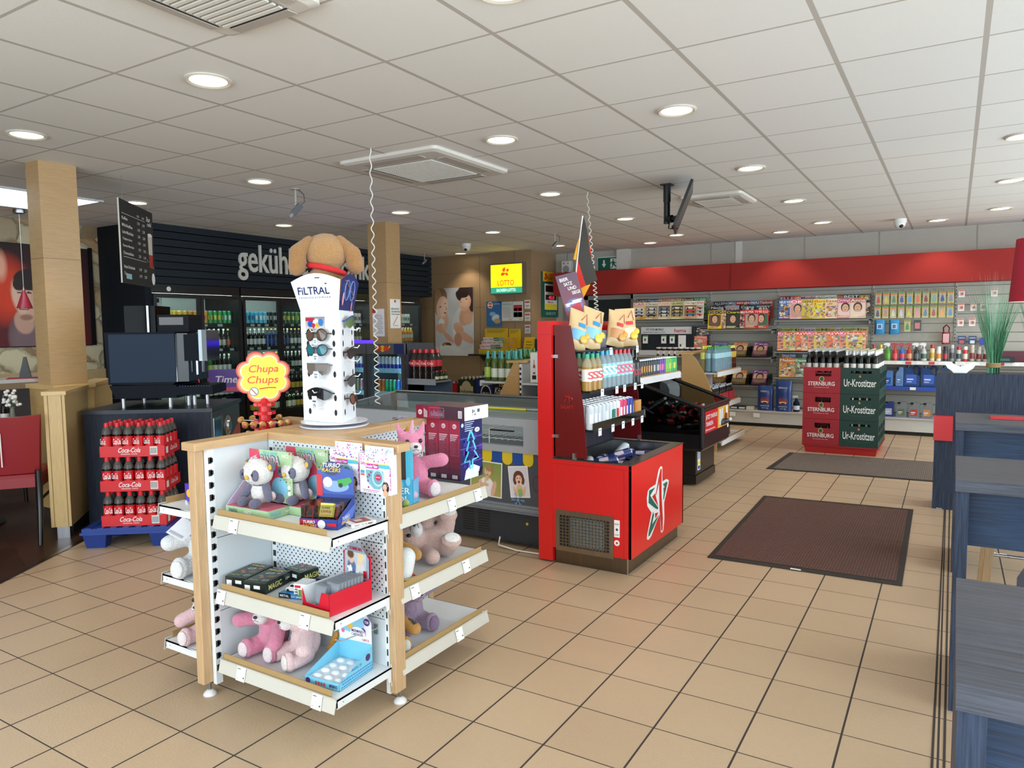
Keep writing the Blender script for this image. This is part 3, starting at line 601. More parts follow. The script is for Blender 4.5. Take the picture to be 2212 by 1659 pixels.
# bracelet maker boxes on hooks
def girlface(q,p,ux,uz,s):
    q.set('2e1f1c').disc(p,ux,uz,.5*s,.62*s,.40*s,.55*s,off=.0012); q.set('e7b99c').disc(p,ux,uz,.42*s,.66*s,.24*s,.30*s,off=.0018); q.set('d9a98c').disc(p,ux,uz,.5*s,.1*s,.3*s,.3*s,off=.0021)
    q.set('3a2320').disc(p,ux,uz,.34*s,.72*s,.03*s,off=.0024); q.disc(p,ux,uz,.5*s,.72*s,.03*s,off=.0024); q.set('b5443f').disc(p,ux,uz,.42*s,.52*s,.09*s,.03*s,off=.0024)
def bracelet(label,loc):
    t=thing('craft_box',label,'toy box',loc); w,d,h=.152,.038,.15
    q=B('ece8f2','s'); q.box(-w/2,w/2,-d,0,0,h); q.box(-w/2+.004,w/2-.004,-.012,-.010,h,h+.028); P=(-w/2,-d,0)
    cs=['c63ba0','7f5cc4','ffffff','4fb4d8','e06aa8']
    for i in range(70):
        x,z=R.uniform(.002,w-.012),R.uniform(h*.80,h+.018); q.set(R.choice(cs)).poly(P if z<h-.004 else (-w/2,-.012,0),X_,Z_,[(x,z),(x+R.uniform(.004,.012),z+.002),(x+.004,z+R.uniform(.004,.009))],.0004+.00002*i)
    q.set('f3e04a').rect(P,X_,Z_,.03,w-.002,h*.765,h*.785,.001); q.set('c5269a').rect(P,X_,Z_,.03,.095,h*.64,h*.76,.001); q.set('58b8cf').rect(P,X_,Z_,.096,w-.002,h*.67,h*.76,.001)
    q.set('ffffff').txt('Bracelet Maker',(-w/2+.033,-d-.0018,h*.665),X_,Z_,.06,.012); q.set('c5269a').txt('Girls',(-w/2+.003,-d-.001,h*.72),X_,Z_,.024,.014)
    q.set('4f9db5').rect(P,X_,Z_,.004,.024,h*.50,h*.58,.001); q.set('e2603a').rect(P,X_,Z_,.004,.024,h*.44,h*.49,.001)
    q.set('79aebb').poly(P,X_,Z_,[(.03,h*.60),(.118,h*.60),(.122,h*.3),(.10,h*.12),(.07,h*.12),(.036,h*.3)],.001)
    q.set('a9cfd8').disc(P,X_,Z_,.092,h*.42,.030,.034,off=.0014); q.set('6f9dab').disc(P,X_,Z_,.092,h*.42,.022,.026,off=.0018); q.set('c3305c').disc(P,X_,Z_,.094,h*.43,.015,.012,off=.0022); q.set('f4f4f6').txt('BRACELET',(-w/2+.083,-d-.0028,h*.42),X_,Z_,.022,.004)
    for i in range(6): q.set(R.choice(['5b7f95','8c3b77','cfe4ea'])).disc(P,X_,Z_,.04+R.uniform(0,.02),h*R.uniform(.15,.55),.004,off=.0018)
    q.set('b9bcc6')
    for i in range(9): q.disc(P,X_,Z_,.122+.006*(i%4),h*(.52-.04*i),.0022,off=.0015)
    q.set('c5269a').rect(P,X_,Z_,.012,.098,h*.07,h*.085,.001); q.set('33303a').txt("Don't lose this cool kit",(-w/2+.018,-d-.001,.004),X_,Z_,.07,.004)
    girlface(q,(-w/2+.108,-d,.002),X_,Z_,.042); q.set('c5269a').txt('Bracelet Maker',(w/2+.0008,-.034,.02),Z_,-Y_,.09,.01)
    q.obj('carton',t); return t
bracelet('left bracelet maker kit with purple top hanging on the perforated panel',(-2.033,2.088,.868)); bracelet('right bracelet maker kit hanging on the perforated panel next to the oak post',(-1.868,2.082,.864))
# toy car counter display
t=thing('counter_display','dark blue toy racing car counter display with header on the top shelf','display box',(-2.062,1.842,.755),.30)
q=B('2a3f8e','s'); w,d=.155,.14
q.prism([(0,0),(d,0),(d,.095),(0,.035)],'x',0,.002); q.prism([(0,0),(d,0),(d,.095),(0,.035)],'x',w-.002,w); q.box(0,w,0,.002,0,.036); q.box(0,w,d-.002,d,0,.13); q.box(0,w,0,d,0,.002)
P=(0,0,0); q.set('a2242f').rect(P,X_,Z_,0,w*.35,0,.034,.001); q.set('6d2a86').rect(P,X_,Z_,w*.35,w*.6,0,.034,.001)
q.set('e4ecf5').txt('TURBO',(.012,-.002,.019),X_,Z_,.05,.011,shear=.3); q.set('f2c53a').txt('RACERS',(.012,-.002,.006),X_,Z_,.056,.010,shear=.3); q.set('e6e6e6').disc(P,X_,Z_,.09,.018,.016,off=.0016); q.set('c9232f').rect(P,X_,Z_,.112,.15,.012,.024,.0018)
q.set('5570c8'); q.poly((w,0,0),Y_,Z_,[(.02,.01),(.12,.02),(.16,.07),(.05,.04)],.001); q.set('e4ecf5').txt('TURBO',(w+.002,.03,.026),Y_,Z_,.06,.012,shear=.3); q.set('f2c53a').txt('RACERS',(w+.002,.03,.011),Y_,Z_,.066,.012,shear=.3)
P=(0,d-.002,.04); q.set('3a57a5').poly(P,X_,Z_,[(0,.06),(w,.06),(w,.155),(.10,.165),(0,.15)],.0008); q.set('88a4cf').disc(P,X_,Z_,.08,.09,.055,.022,off=.0014); q.set('36406f').disc(P,X_,Z_,.062,.160,.040,.028,off=.0016); q.set('c32b34').rect(P,X_,Z_,-.003,.022,.05,.135,.0018)
q.set('eef3fa').txt('TURBO',(.022,d-.0055,.040+.164),X_,Z_,.075,.017,shear=.3); q.set('f2c53a').txt('RACERS',(.022,d-.0055,.040+.146),X_,Z_,.078,.015,shear=.3)
q.set('3f9e4c').poly(P,X_,Z_,[(.085,.115),(.14,.128),(.15,.112),(.12,.092),(.09,.09)],.002); q.set('26303a').disc(P,X_,Z_,.10,.095,.009,off=.0025); q.set('e6e6e6').disc(P,X_,Z_,.045,.106,.020,off=.0022)
q.obj('carton',t)
cc=['b3262e','7d1c22','b3262e','e3b32c','22252c','c9551f']
for i in range(6):
    q=B(cc[i],'g'); x=.022+(i%3)*.05; y=.040+(i//3)*.045
    q.M=Matrix.Translation((x,y,.02))@Matrix.Rotation(math.radians(68),4,'X')
    q.prism([(-.015,0),(-.012,.05),(-.006,.062),(.006,.062),(.012,.05),(.015,0)],'z',0,.012); q.set('1b1b1f').prism([(-.008,.015),(-.006,.04),(.006,.04),(.008,.015)],'z',.012,.017)
    for sx in (-1,1):
        for yy in (.012,.048): q.set('15151a'); q.tube([(sx*.014,yy,.003),(sx*.018,yy,.003)],.007,10)
    tag(q.obj('toy_car',None,t.location,.30),['dark red toy racing car','maroon toy racing car','red toy racing car','yellow toy racing car','black toy racing car','orange toy racing car'][i]+' standing on end in the blue counter display','toy car')
q=B('d9dde0','t'); q.box(.004,w-.004,.004,d-.004,.036,.085); tag(q.obj('blister_cover',None,t.location,.30),'clear plastic blister over the toy racing cars','packaging')
q=B('f3dc4c','s'); q.M=Matrix.Rotation(-.35,4,'X'); q.box(0,.052,0,.016,0,.05); q.set('3a2d8a').txt('SUPER',(.008,-.001,.028),X_,Z_,.034,.008); q.set('c62a33').txt('SURPRISE',(.004,-.001,.014),X_,Z_,.044,.010); q.set('e7a02c').rect((0,0,0),X_,Z_,.004,.048,.002,.008,.001); tag(q.obj('surprise_box',None,(-1.992,1.872,.80),.30),'small yellow surprise box leaning on the toy cars','toy box')
q=B('f0ece4','s'); q.box(0,.075,0,.10,0,.014); q.set('b5564b').rect((0,0,.0142),X_,Y_,.008,.067,.02,.085,.0006); q.set('e9d9c2').rect((0,0,.0142),X_,Y_,.02,.05,.03,.06,.001); q.set('2c2c30').txt('SKAT TO RUMMY',(.004,-.001,.003),X_,Z_,.066,.008); q.txt('SKAT TO RUMMY',(.0755,.01,.003),Y_,Z_,.08,.008); tag(q.obj('card_game_box',None,(-1.955,1.955,.7545),-.32),'flat white card game box lying on the top front shelf','game box')
# magic boxes
def magic(label,loc,rz,tilt=0):
    t=thing('magic_box',label,'toy box',loc,rz); t.rotation_euler=(tilt,0,rz)
    q=B('1e2621','s'); w,d,h=.105,.165,.045; q.box(0,w,0,d,0,h); P=(0,0,h)
    q.set('2f4a3a').rect(P,X_,Y_,.005,w-.005,.02,d-.04,.0005); q.set('e9e27a').txt('MAGIC',(.012,d-.032,h+.001),X_,Y_,.078,.020)
    q.set('f2f2f2').poly(P,X_,Y_,[(.03,.095),(.06,.10),(.062,.118),(.032,.114)],.001); q.set('1a2420').poly(P,X_,Y_,[(.034,.099),(.057,.103),(.058,.114),(.035,.110)],.0014)
    for x,y in ((.082,.115),(.03,.07),(.045,.055)): q.set('c96a5c').disc(P,X_,Y_,x,y,.009,off=.0012)
    q.set('8a5a30').poly(P,X_,Y_,[(.06,.06),(.09,.065),(.088,.09),(.06,.085)],.001); q.set('ece9c8').disc(P,X_,Y_,.082,.030,.013,.013,off=.001); q.set('1e2621').disc(P,X_,Y_,.082,.030,.011,.011,off=.0014); q.set('f2f2e4').txt('15+',(.074,.026,h+.002),X_,Y_,.016,.008)
    q.set('e9e27a').txt('30 magic tricks',(.008,.015,h+.001),X_,Y_,.045,.012); q.txt('MAGIC',(w+.001,.02,.010),Y_,Z_,.08,.022); q.set('f2f2e4').txt('15+',(w+.001,.125,.018),Y_,Z_,.025,.012)
    q.set('f4f4f4').rect((0,0,0),X_,Z_,.006,.032,.006,.030,.0008); q.rect((0,0,0),X_,Z_,.05,.08,.018,.032,.0008); q.obj('carton',t); return t
magic('left black magic trick box lying on the middle front shelf',(-2.50,1.835,.4525),.2); magic('middle black magic trick box lying beside the first one',(-2.385,1.832,.4525),.2); magic('rear black magic trick box standing behind the other two',(-2.36,2.02,.4525),-.1)
# model car box
t=thing('model_car_box','window box with a silver model beetle car on the middle front shelf','toy box',(-2.215,1.862,.4525),.25); w,d,h=.125,.065,.018
q=B('2285c8','s'); q.box(0,w,0,d,0,h); q.set('1a1c22').box(-.0005,w*.42,-.0005,.001,0,h+.001); q.set('f1f1f1').box(w*.55,w,.0,d,h,.062); q.set('c62a33').rect((w*.55,0,0),X_,Z_,.004,.03,.046,.056,.0008); q.set('20242a').rect((w*.55,0,0),X_,Z_,.004,.016,.018,.042,.0008)
for z in (.024,.035): q.set('e6e6e6').disc((w*.55,0,0),X_,Z_,.010,z,.004,off=.0014)
q.set('708c46').rect((w*.55,0,0),X_,Z_,.02,.055,.004,.040,.001); q.set('ffffff').txt('METAL',(.006,-.002,.005),X_,Z_,.04,.009); q.txt('CITY SERIES',(.056,-.0015,.005),X_,Z_,.045,.007); q.obj('carton',t)
q=B('c9c9cb','n'); q.set('cfc9c4','s').loft([[(x,y,z) for x,z in ((0,.004),(.006,.016),(.018,.020),(.024,.031),(.040,.032),(.052,.020),(.060,.014),(.060,.004))] for y in (0,.026)],False); q.set('1c1c22','g').poly((0,0,0),X_,Z_,[(.022,.021),(.026,.029),(.038,.030),(.045,.021)],.0006)
for x in (.012,.048):
    for y in (-.001,.022): q.set('15151a','p').tube([(x,y,.005),(x,y+.005,.005)],.0065,12)
tag(q.obj('model_car',None,(-2.205,1.885,.471),.25),'small silver beetle model car in front of the card boxes','toy car')
for i,(x,y,rz,c,l) in enumerate(((-2.19,2.03,.1,'1b1c20','small black box lying behind the model car near the red card display'),(-2.10,2.05,-.1,'d7d9dc','small white and black box behind the red card display'))):
    q=B(c,'s'); q.box(0,.11,0,.035,0,.03); q.set('e8e8ea').rect((0,0,0),X_,Z_,.06,.10,.005,.025,.0008); tag(q.obj('game_box',None,(x,y,.4525),rz),l,'game box')
# red playing card display
t=thing('card_display','red open display of playing cards on the middle front shelf','display box',(-2.052,1.832,.4525),-.08); w,d=.155,.205
q=B('c9142f','s'); q.prism([(0,0),(w,0),(w,.082),(w*.72,.082),(w*.60,.028),(.022,.028),(0,.082)][::1],'y',0,.002); q.box(w-.002,w,0,d,0,.082); q.set('eef2f5').box(0,.002,0,d,0,.082); q.box(.003,w-.003,0.003,d,0,.002); q.set('c9142f').box(0,w,d-.002,d,0,.17)
q.set('eef2f5').box(.0022,.003,.003,d-.003,.003,.081); q.set('f0e9e9').txt('ASS ALTENBURGER',(.012,-.0015,.006),X_,Z_,.085,.010)
P=(0,d-.002,.0); q.set('9aa6b6').poly(P,X_,Z_,[(.008,.07),(w-.008,.07),(w-.006,.16),(.10,.21),(.05,.21),(.01,.165)],.003); q.pic((.018,d-.0065,.075),X_,Z_,w-.036,.10,26,20,('a9b3bf','c3ccd4'),[('e',.3,.3,.22,.4,10,.2,'5b6b95'),('e',.28,.72,.12,.2,0,.15,'e2b79a'),('e',.25,.88,.16,.16,0,.15,'6b4630'),('e',.7,.25,.22,.4,0,.2,'d9d3cf'),('e',.68,.68,.12,.2,0,.15,'ecc6a8'),('e',.72,.86,.16,.18,0,.15,'e4cfa0'),('b',.2,.3,.1,.12,15,.1,'f4f4f4'),('b',.55,.15,.08,.1,20,.1,'f4f4f4')])
q.set('c9142f').rect(P,X_,Z_,w-.034,w-.016,.082,.11,.008); q.set('b41b33').txt('ROMME MIX',(.045,d-.008,.182),X_,Z_,.07,.014); q.obj('carton',t)
q=B('c7cdd3','q'); q.bbox(0,.062,0,.0135,0,.088,.002); q.set('b9bec6','s').box(.006,.056,.003,.0105,.004,.078)
pk=Proto(tag(q.obj('card_pack'),'x','card pack'))
for i in range(11):
    pk.put((-2.052+.012+.0055*0+.03+.08*0+ (.0165*i)*.08,1.832+.022+.0158*i,.458),-.08,'clear plastic pack of playing cards in the red display','card packs in the red display')
for i in range(8): pk.put((-2.052+.085+(.0165*i)*.08,1.832+.045+.0158*i,.468),-.08,'clear plastic pack of playing cards in the red display','card packs in the red display')
# mermaid display
t=thing('charm_display','light blue empty mermaid charm display tray on the bottom front shelf','display box',(-2.055,1.835,.1605),.09); w,d=.165,.20
q=B('79c4dd','s'); q.box(0,w,0,.002,0,.03); q.prism([(0,0),(d,0),(d,.09),(0,.03)],'x',0,.002); q.prism([(0,0),(d,0),(d,.09),(0,.03)],'x',w-.002,w); q.box(0,w,d-.002,d,0,.10); q.box(0,w,0,d,0,.002)
q.set('e9ecf0').box(.003,w-.003,.003,d-.003,.018,.020)
for i in range(4):
    for j in range(3): q.set('eff2f6' if (i+j)%2 else 'dfe4ea','g').ell((.03+j*.052,.035+i*.045,.020),(.020,.016,.010),None,10,6)
P=(0,d-.002,.0); q.set('e7e9f2','s').poly(P,X_,Z_,[(.006,.10),(w,.10),(w,.185),(w*.78,.225),(w*.5,.235),(w*.2,.22),(.0,.18)],.0008); q.set('8cc8e4').poly(P,X_,Z_,[(.012,.14),(w*.75,.12),(w*.8,.2),(w*.4,.228),(.02,.18)],.0014)
for i in range(12): q.set(R.choice(['c83a5a','6e3f99','e9b84a','e4719b','3b8fc0','f0b79c'])).disc(P,X_,Z_,R.uniform(.02,w*.8),R.uniform(.13,.215),R.uniform(.008,.014),off=.0018+.0001*i)
q.set('4b2a74').disc(P,X_,Z_,w-.022,.185,.015,off=.003); q.set('ffffff').txt('TOB',(w-.031,d-.0062,.180),X_,Z_,.019,.010); q.set('ffffff').disc(P,X_,Z_,w*.60,.135,.036,.024,off=.0034); q.set('4b2a74').txt('MERMAID',(w*.42,d-.0066,.137),X_,Z_,.056,.012); q.txt('CARTOON',(w*.42,d-.0066,.123),X_,Z_,.056,.011); q.set('c8425a').txt('12PCS',(w*.72,d-.0046,.106),X_,Z_,.035,.009)
q.set('2a6fb5')
for i in range(14):
    for j in range(3):
        y=.008+i*.0135+(j%2)*.006; z=.006+j*.011
        if z<.028+(y/d)*.055: q.poly((w,0,0),Y_,Z_,[(y,z),(y+.010,z),(y+.012,z+.004),(y+.010,z+.006),(y,z+.0015)],.0006)
q.set('4b2a74').disc((w,0,0),Y_,Z_,d-.03,.06,.014,off=.0012); q.set('2a6fb5').txt('Art.Nr. 72',(w+.0012,.07,.045),Y_,Z_,.06,.010); q.set('4b2a74').disc(P,X_,Z_,.014,.014,.010,off=-.195); q.disc((0,0,0),X_,Z_,.016,.015,.011,off=.001)
for i in range(4): q.set('c8505a').disc((0,0,0),X_,Z_,.055+i*.013,.012,.005,.008,off=.001)
q.set('4b2a74').txt('MERMAID',(.118,-.0015,.008),X_,Z_,.038,.012); q.obj('carton',t)
# items on the right top shelf
t=thing('water_pistol_box','light blue water pistol display box behind the right oak post','display box',(-2.0,2.185,.7545),.45); w,d=.16,.10
q=B('3a342e','w'); q.box(0,w,.0,.002,0,.20) if False else None
q.set('4ab4e0','s').box(0,w,0,.002,0,.125); q.set('59c8ec').box(w-.03,w,.004,.006,.125,.25); q.set('4a4038','w').box(0,w-.03,.006,.1,0,.24); q.set('4ab4e0','s').box(w-.002,w,0,d,0,.12)
P=(0,0,0)
for i in range(5): q.set('8fdaf5').disc(P,X_,Z_,.02+i*.03,.118-.012*(i%2),.010,.018,off=.001); q.disc(P,X_,Z_,.03+i*.03,.012,.010,.016,off=.001)
q.set('ffffff').txt('WATER',(.012,-.0015,.066),X_,Z_,.135,.026); q.txt('PISTOL',(.018,-.0015,.032),X_,Z_,.125,.026); q.obj('carton',t)
# neon tree boxes
def neonbox(label,loc,flat=False):
    t=thing('neon_lamp_box',label,'box',loc); w,d,h=.0645,.19,.298
    q=B('8a1f3c','s'); n=10
    for i in range(n):
        f=i/(n-1); a=np.array(lin('3a1230'))[:3]; b_=np.array(lin('a62440'))[:3]; c=a+(b_-a)*min(1,f*1.4); q.col=tuple(c)+(1,)
        z0,z1=h*i/n,h*(i+1)/n
        q.quad((-w,0,z0),(0,0,z0),(0,0,z1),(-w,0,z1)); q.quad((-w,d,z0),(-w,0,z0),(-w,0,z1),(-w,d,z1)); q.quad((0,d,z0),(-w,d,z0),(-w,d,z1),(0,d,z1))
    q.set('7a1c36').quad((-w,0,h),(0,0,h),(0,d,h),(-w,d,h)); q.set('2a2a60').quad((0,0,0),(0,d,0),(0,d,h),(0,0,h))
    P=(-w,0,0); q.set('e9d6dc').disc(P,X_,Z_,w/2,h-.034,.012,off=.0006); q.set('8a1f3c').txt('ALL',(-w/2-.009,-.0016,h-.04),X_,Z_,.018,.012)
    for i in range(4): q.set('e9d6dc').rect(P,X_,Z_,.006,w-.010-.006*i,h-.078-.009*i,h-.074-.009*i,.0006)
    q.set('b06a86')
    for a in ((.008,.0095,.12,.205),(w-.0095,w-.008,.12,.205),(.008,w-.008,.205,.2065),(.008,w-.008,.12,.1215)): q.rect(P,X_,Z_,*a,off=.0007)
    for i in range(22): z=.125+i*.0036; q.set('8c5672').rect(P,X_,Z_,.014,.014+R.uniform(.015,.034),z,z+.0014,.0007)
    for i in range(9): q.set('f0f0f0').rect(P,X_,Z_,.016+i*.0035,.018+i*.0035,.008,.026,.0007)
    P=(0,0,0); q.set('d9e6ff').disc(P,Y_,Z_,.02,h-.03,.010,off=.0006)
    for i in range(5): q.set('cfd6f4').rect(P,Y_,Z_,.04,.12-.012*(i%3),h-.022-.010*i,h-.018-.010*i,.0006)
    for z in (.08,.15,.20): q.set('6a5fc0').rect(P,Y_,Z_,0,d,z,z+.004,.0005)
    for i in range(16): q.set(R.choice(['3d3a9a','52309a','1e2f80'])).rect(P,Y_,Z_,*(lambda a,b_:(a,a+.03,b_,b_+.03))(R.uniform(0,d-.03),R.uniform(.03,h-.09)),off=.0004)
    q.set('e8f4ff').poly(P,Y_,Z_,[(.03,.0),(.15,.0),(.165,.045),(.10,.07),(.045,.045)],.0008)
    pts=[(.085,.235),(.06,.19),(.072,.185),(.05,.14),(.065,.135),(.03,.085),(.075,.088),(.078,.05),(.098,.05),(.1,.09),(.15,.095),(.115,.135),(.13,.14),(.105,.185),(.117,.19),(.09,.235)]
    q.set('7fd8f5').tube([(.0012,a,b_) for a,b_ in pts],.0052,5); q.set('28e0ff').tube([(.003,a,b_) for a,b_ in pts],.0035,5)
    q.set('ffffff').disc(P,Y_,Z_,.145,.235,.022,.012,off=.001); q.set('3a3a90').txt('LED',(.002,.133,.231),Y_,Z_,.024,.008); q.set('15151a').poly(P,Y_,Z_,[(.15,.02),(d,.05),(d,.03),(.16,.0)],.0012)
    q.obj('carton',t); return t
for i,w_ in enumerate(('leftmost','second','third','rightmost')):
    neonbox('upright dark red neon lamp box, %s of the four in the row'%w_,(-2.01-.0655*(3-i),2.80,.7545))
t=neonbox('neon lamp box lying flat across the four upright ones',(-2.24,2.71,1.0535)); t.rotation_euler=(0,math.radians(90),math.radians(90))
t.location=(-1.975,2.70,1.0545+.0645)
for c in list(t.children):
    bpy.data.objects.remove(c)
q=B('8a1f3c','s'); L_,D_,H_=.30,.19,.0645
q.box(0,L_*.5,0,D_,0,H_); q.set('40202f').box(L_*.5,L_-.0005,0,D_,0,H_); q.set('f1f1f4').box(L_-.0004,L_,0.0,D_,0,H_); q.set('6a5560').box(0,L_,0,D_,H_-.0006,H_+.0002)
P=(0,0,0); q.set('e9d6dc').disc(P,X_,Z_,.026,.03,.013,off=.0006); q.set('8a1f3c').txt('ALL',(.018,-.0016,.026),X_,Z_,.016,.009)
for i in range(4): q.set('e9d6dc').rect(P,X_,Z_,.05+i*.006,.053+i*.006,.006,.05-.004*i,.0006)
q.set('b06a86')
for a in ((.085,.087,.008,.055),(.175,.177,.008,.055),(.085,.177,.054,.056),(.085,.177,.008,.0095)): q.rect(P,X_,Z_,*a,off=.0007)
for i in range(20): x=.093+i*.004; q.set('a08098').rect(P,X_,Z_,x,x+.0022,.014,.014+R.uniform(.012,.034),.0007)
q.set('f0f0f0').rect(P,X_,Z_,.262,.284,.012,.046,.0007)
for i in range(8): q.set('222222').rect(P,X_,Z_,.264,.282,.015+i*.0036,.0168+i*.0036,.0009)
P=(L_,0,0); q.set('555a60')
for a in ((.06,.068,.032,.05),(.072,.08,.036,.046),(.06,.064,.022,.028),(.078,.086,.02,.030),(.10,.12,.034,.05)): q.rect(P,Y_,Z_,*a,off=.0006)
q.set('c9cad0').poly(P,Y_,Z_,[(.0,.0),(.03,.012),(.03,.013),(0,.0015)],.0006); q.poly(P,Y_,Z_,[(D_,0),(D_-.03,.012),(D_-.03,.013),(D_,.0015)],.0006)
o=q.obj('carton',t); t.rotation_euler=(0,0,-.04); t.location=(-2.255,2.775,1.0535)
# purple paint box on the left shelf
t=thing('paint_set_box','open purple paint set box on the left top shelf','toy box',(-2.84,1.90,.7545),0); w,d,h=.21,.1,.075
q=B('5a3fae','s'); q.box(0,w,0,.002,0,h); q.box(0,.002,0,d,0,h); q.box(w-.002,w,0,d,0,h); q.box(0,w,d-.002,d,0,h+.02); q.set('d8d4cc').box(.002,w-.002,.002,d-.002,0,.055)
P=(0,0,0); q.set('efb63a').disc(P,X_,Z_,.03,.035,.018,off=.0008); q.set('3f9e55').disc(P,X_,Z_,.09,.022,.010,off=.0008); q.set('e0c9ef').disc(P,X_,Z_,.085,.055,.010,off=.0008); q.set('a8e04a').txt('FUN',(.12,-.0015,.042),X_,Z_,.05,.022); q.set('f07ad0').txt('Malen',(.11,-.0015,.012),X_,Z_,.07,.022); q.obj('carton',t)

for i,(x,c,l) in enumerate(((-2.33,'e8641c','orange pack hanging on the hooks behind the top board'),(-2.43,'2f8f4a','small green pack hanging on the hooks behind the top board'))):
    q=B('b9bcc0','m'); q.tube([(x,2.52,.985),(x,2.86,1.005),(x,2.88,1.02)],.0028,6); q.tube([(x,2.52,1.01),(x,2.88,1.035)],.0022,6); q.set('cfcadb','s').box(x-.03,x+.03,2.88,2.883,.985,1.04); gob(q,'hook')
    q=B(c,'s'); q.box(x-.07,x+.07,2.60+.08*i,2.61+.08*i,.85,.995); tag(q.obj('hanging_pack'),l,'pack')
# ================= bottles and cans, one mesh each
def bottle(name,label,h,r,body,lab,cap,liq=None,kind='g',style='beer',labz=(.22,.48),neck=None,text=None,n=12):
    q=B(body,kind); H=h
    if style=='beer': prof=[(0.001,0),(r,.004),(r,.60*H),(r*.85,.68*H),(r*.42,.80*H),(r*.38,.955*H),(r*.42,.96*H)]
    elif style=='wine': prof=[(0.001,0),(r,.004),(r,.62*H),(r*.8,.70*H),(r*.38,.78*H),(r*.36,.97*H),(r*.4,.975*H)]
    elif style=='pet': prof=[(0.001,0),(r*.8,.004),(r,.04*H),(r,.26*H),(r*.95,.30*H),(r*.97,.56*H),(r,.66*H),(r*.85,.77*H),(r*.46,.88*H),(r*.40,.93*H)]
    elif style=='jar': prof=[(0.001,0),(r,.004),(r,.72*H),(r*.8,.80*H),(r*.8,.84*H)]
    q.lathe(0,0,prof,n)
    if liq: # clear upper part above the liquid
        q=B(liq,'g'); k=next(i for i,p in enumerate(prof) if p[1]>=.60*H)
        q.lathe(0,0,prof[:k+1]+[(.001,prof[k][1])],n); q.set(body,kind).lathe(0,0,prof[k:],n)
    a,b_=labz; q.set(lab,'s'); rr_=[p[0] for p in prof if p[1]>=.2*H][0]
    q.lathe(0,0,[(r*1.012,a*H),(r*1.012,b_*H)],n)
    if neck: q.set(neck,'m' if neck in('c8c9cb','d8b65a') else 's').lathe(0,0,[(r*.60,.745*H),(r*.425,.81*H),(r*.40,.955*H)],n)
    tp=prof[-1]; q.set(cap,'s').lathe(0,0,[(tp[0]*1.2,tp[1]-.012),(tp[0]*1.12,H),(.001,H)],n)
    if text: q.set(text[1],'s').txt(text[0],(-r*.7,-r*1.03,(a+.06)*H),X_,Z_,r*1.4,(b_-a-.12)*H)
    return Proto(tag(q.obj(name),label,'bottle'))
def can(name,label,h,r,body,stripe,n=14,two=None):
    q=B('c9ccce','m'); q.lathe(0,0,[(.001,.002),(r*.8,0),(r*.97,.006)],n); q.set(body,'s').lathe(0,0,[(r*.97,.006),(r,.012),(r,h*.45)],n); q.set(two or body).lathe(0,0,[(r,h*.45),(r,h-.016)],n); q.set(two or body).lathe(0,0,[(r,h-.016),(r*.86,h-.005)],n)
    q.set('d4d6d8','m').lathe(0,0,[(r*.86,h-.005),(r*.86,h),(r*.80,h),(r*.78,h-.004),(.001,h-.004)],n)
    if stripe:
        for a0 in (0,1,2,3): # printed patches round the can
            a1=a0*PI/2+.35; a=[a1+i*.22 for i in range(5)]; q.set(stripe,'s')
            q.add([(r*1.01*math.cos(t),r*1.01*math.sin(t),z) for z in (h*.30,h*.66) for t in a],[(i,i+1,6+i,5+i) for i in range(4)])
    return Proto(tag(q.obj(name),label,'can'))
# ================= rotating sunglasses tower on the gondola
t=thing('sunglasses_stand','tall white triangular sunglasses display with a flared header on a turntable','display stand',(-2.408,2.375,1.053))
q=B('cfd0d8','s'); q.lathe(0,0,[(.001,.0),(.152,0),(.155,.004),(.152,.008),(.03,.010),(.03,.020)],40); q.set('e4e4ea').lathe(0,0,[(.03,.019),(.148,.020),(.150,.024),(.001,.025)],40); q.obj('turntable',t)
V3=[(-.122,-.070),(.121,-.070),(.0,.140)]
q=B('eef1f6','s'); z0,z1=.025,.522; q.prism(V3,'z',z0,z1)
for k in range(3):
    a=Vector((*V3[k],0)); b_=Vector((*V3[(k+1)%3],0)); u=(b_-a).normalized()
    for i,z in enumerate((.07,.135,.24,.31,.355,.405)[:6]):
        for s_ in (.18,.84): q.set('1c1e22','w').disc(a,u,Z_,s_*.243,z+(.02 if i>2 else 0),.0085,.014,off=.0012)
q.obj('tower',t)
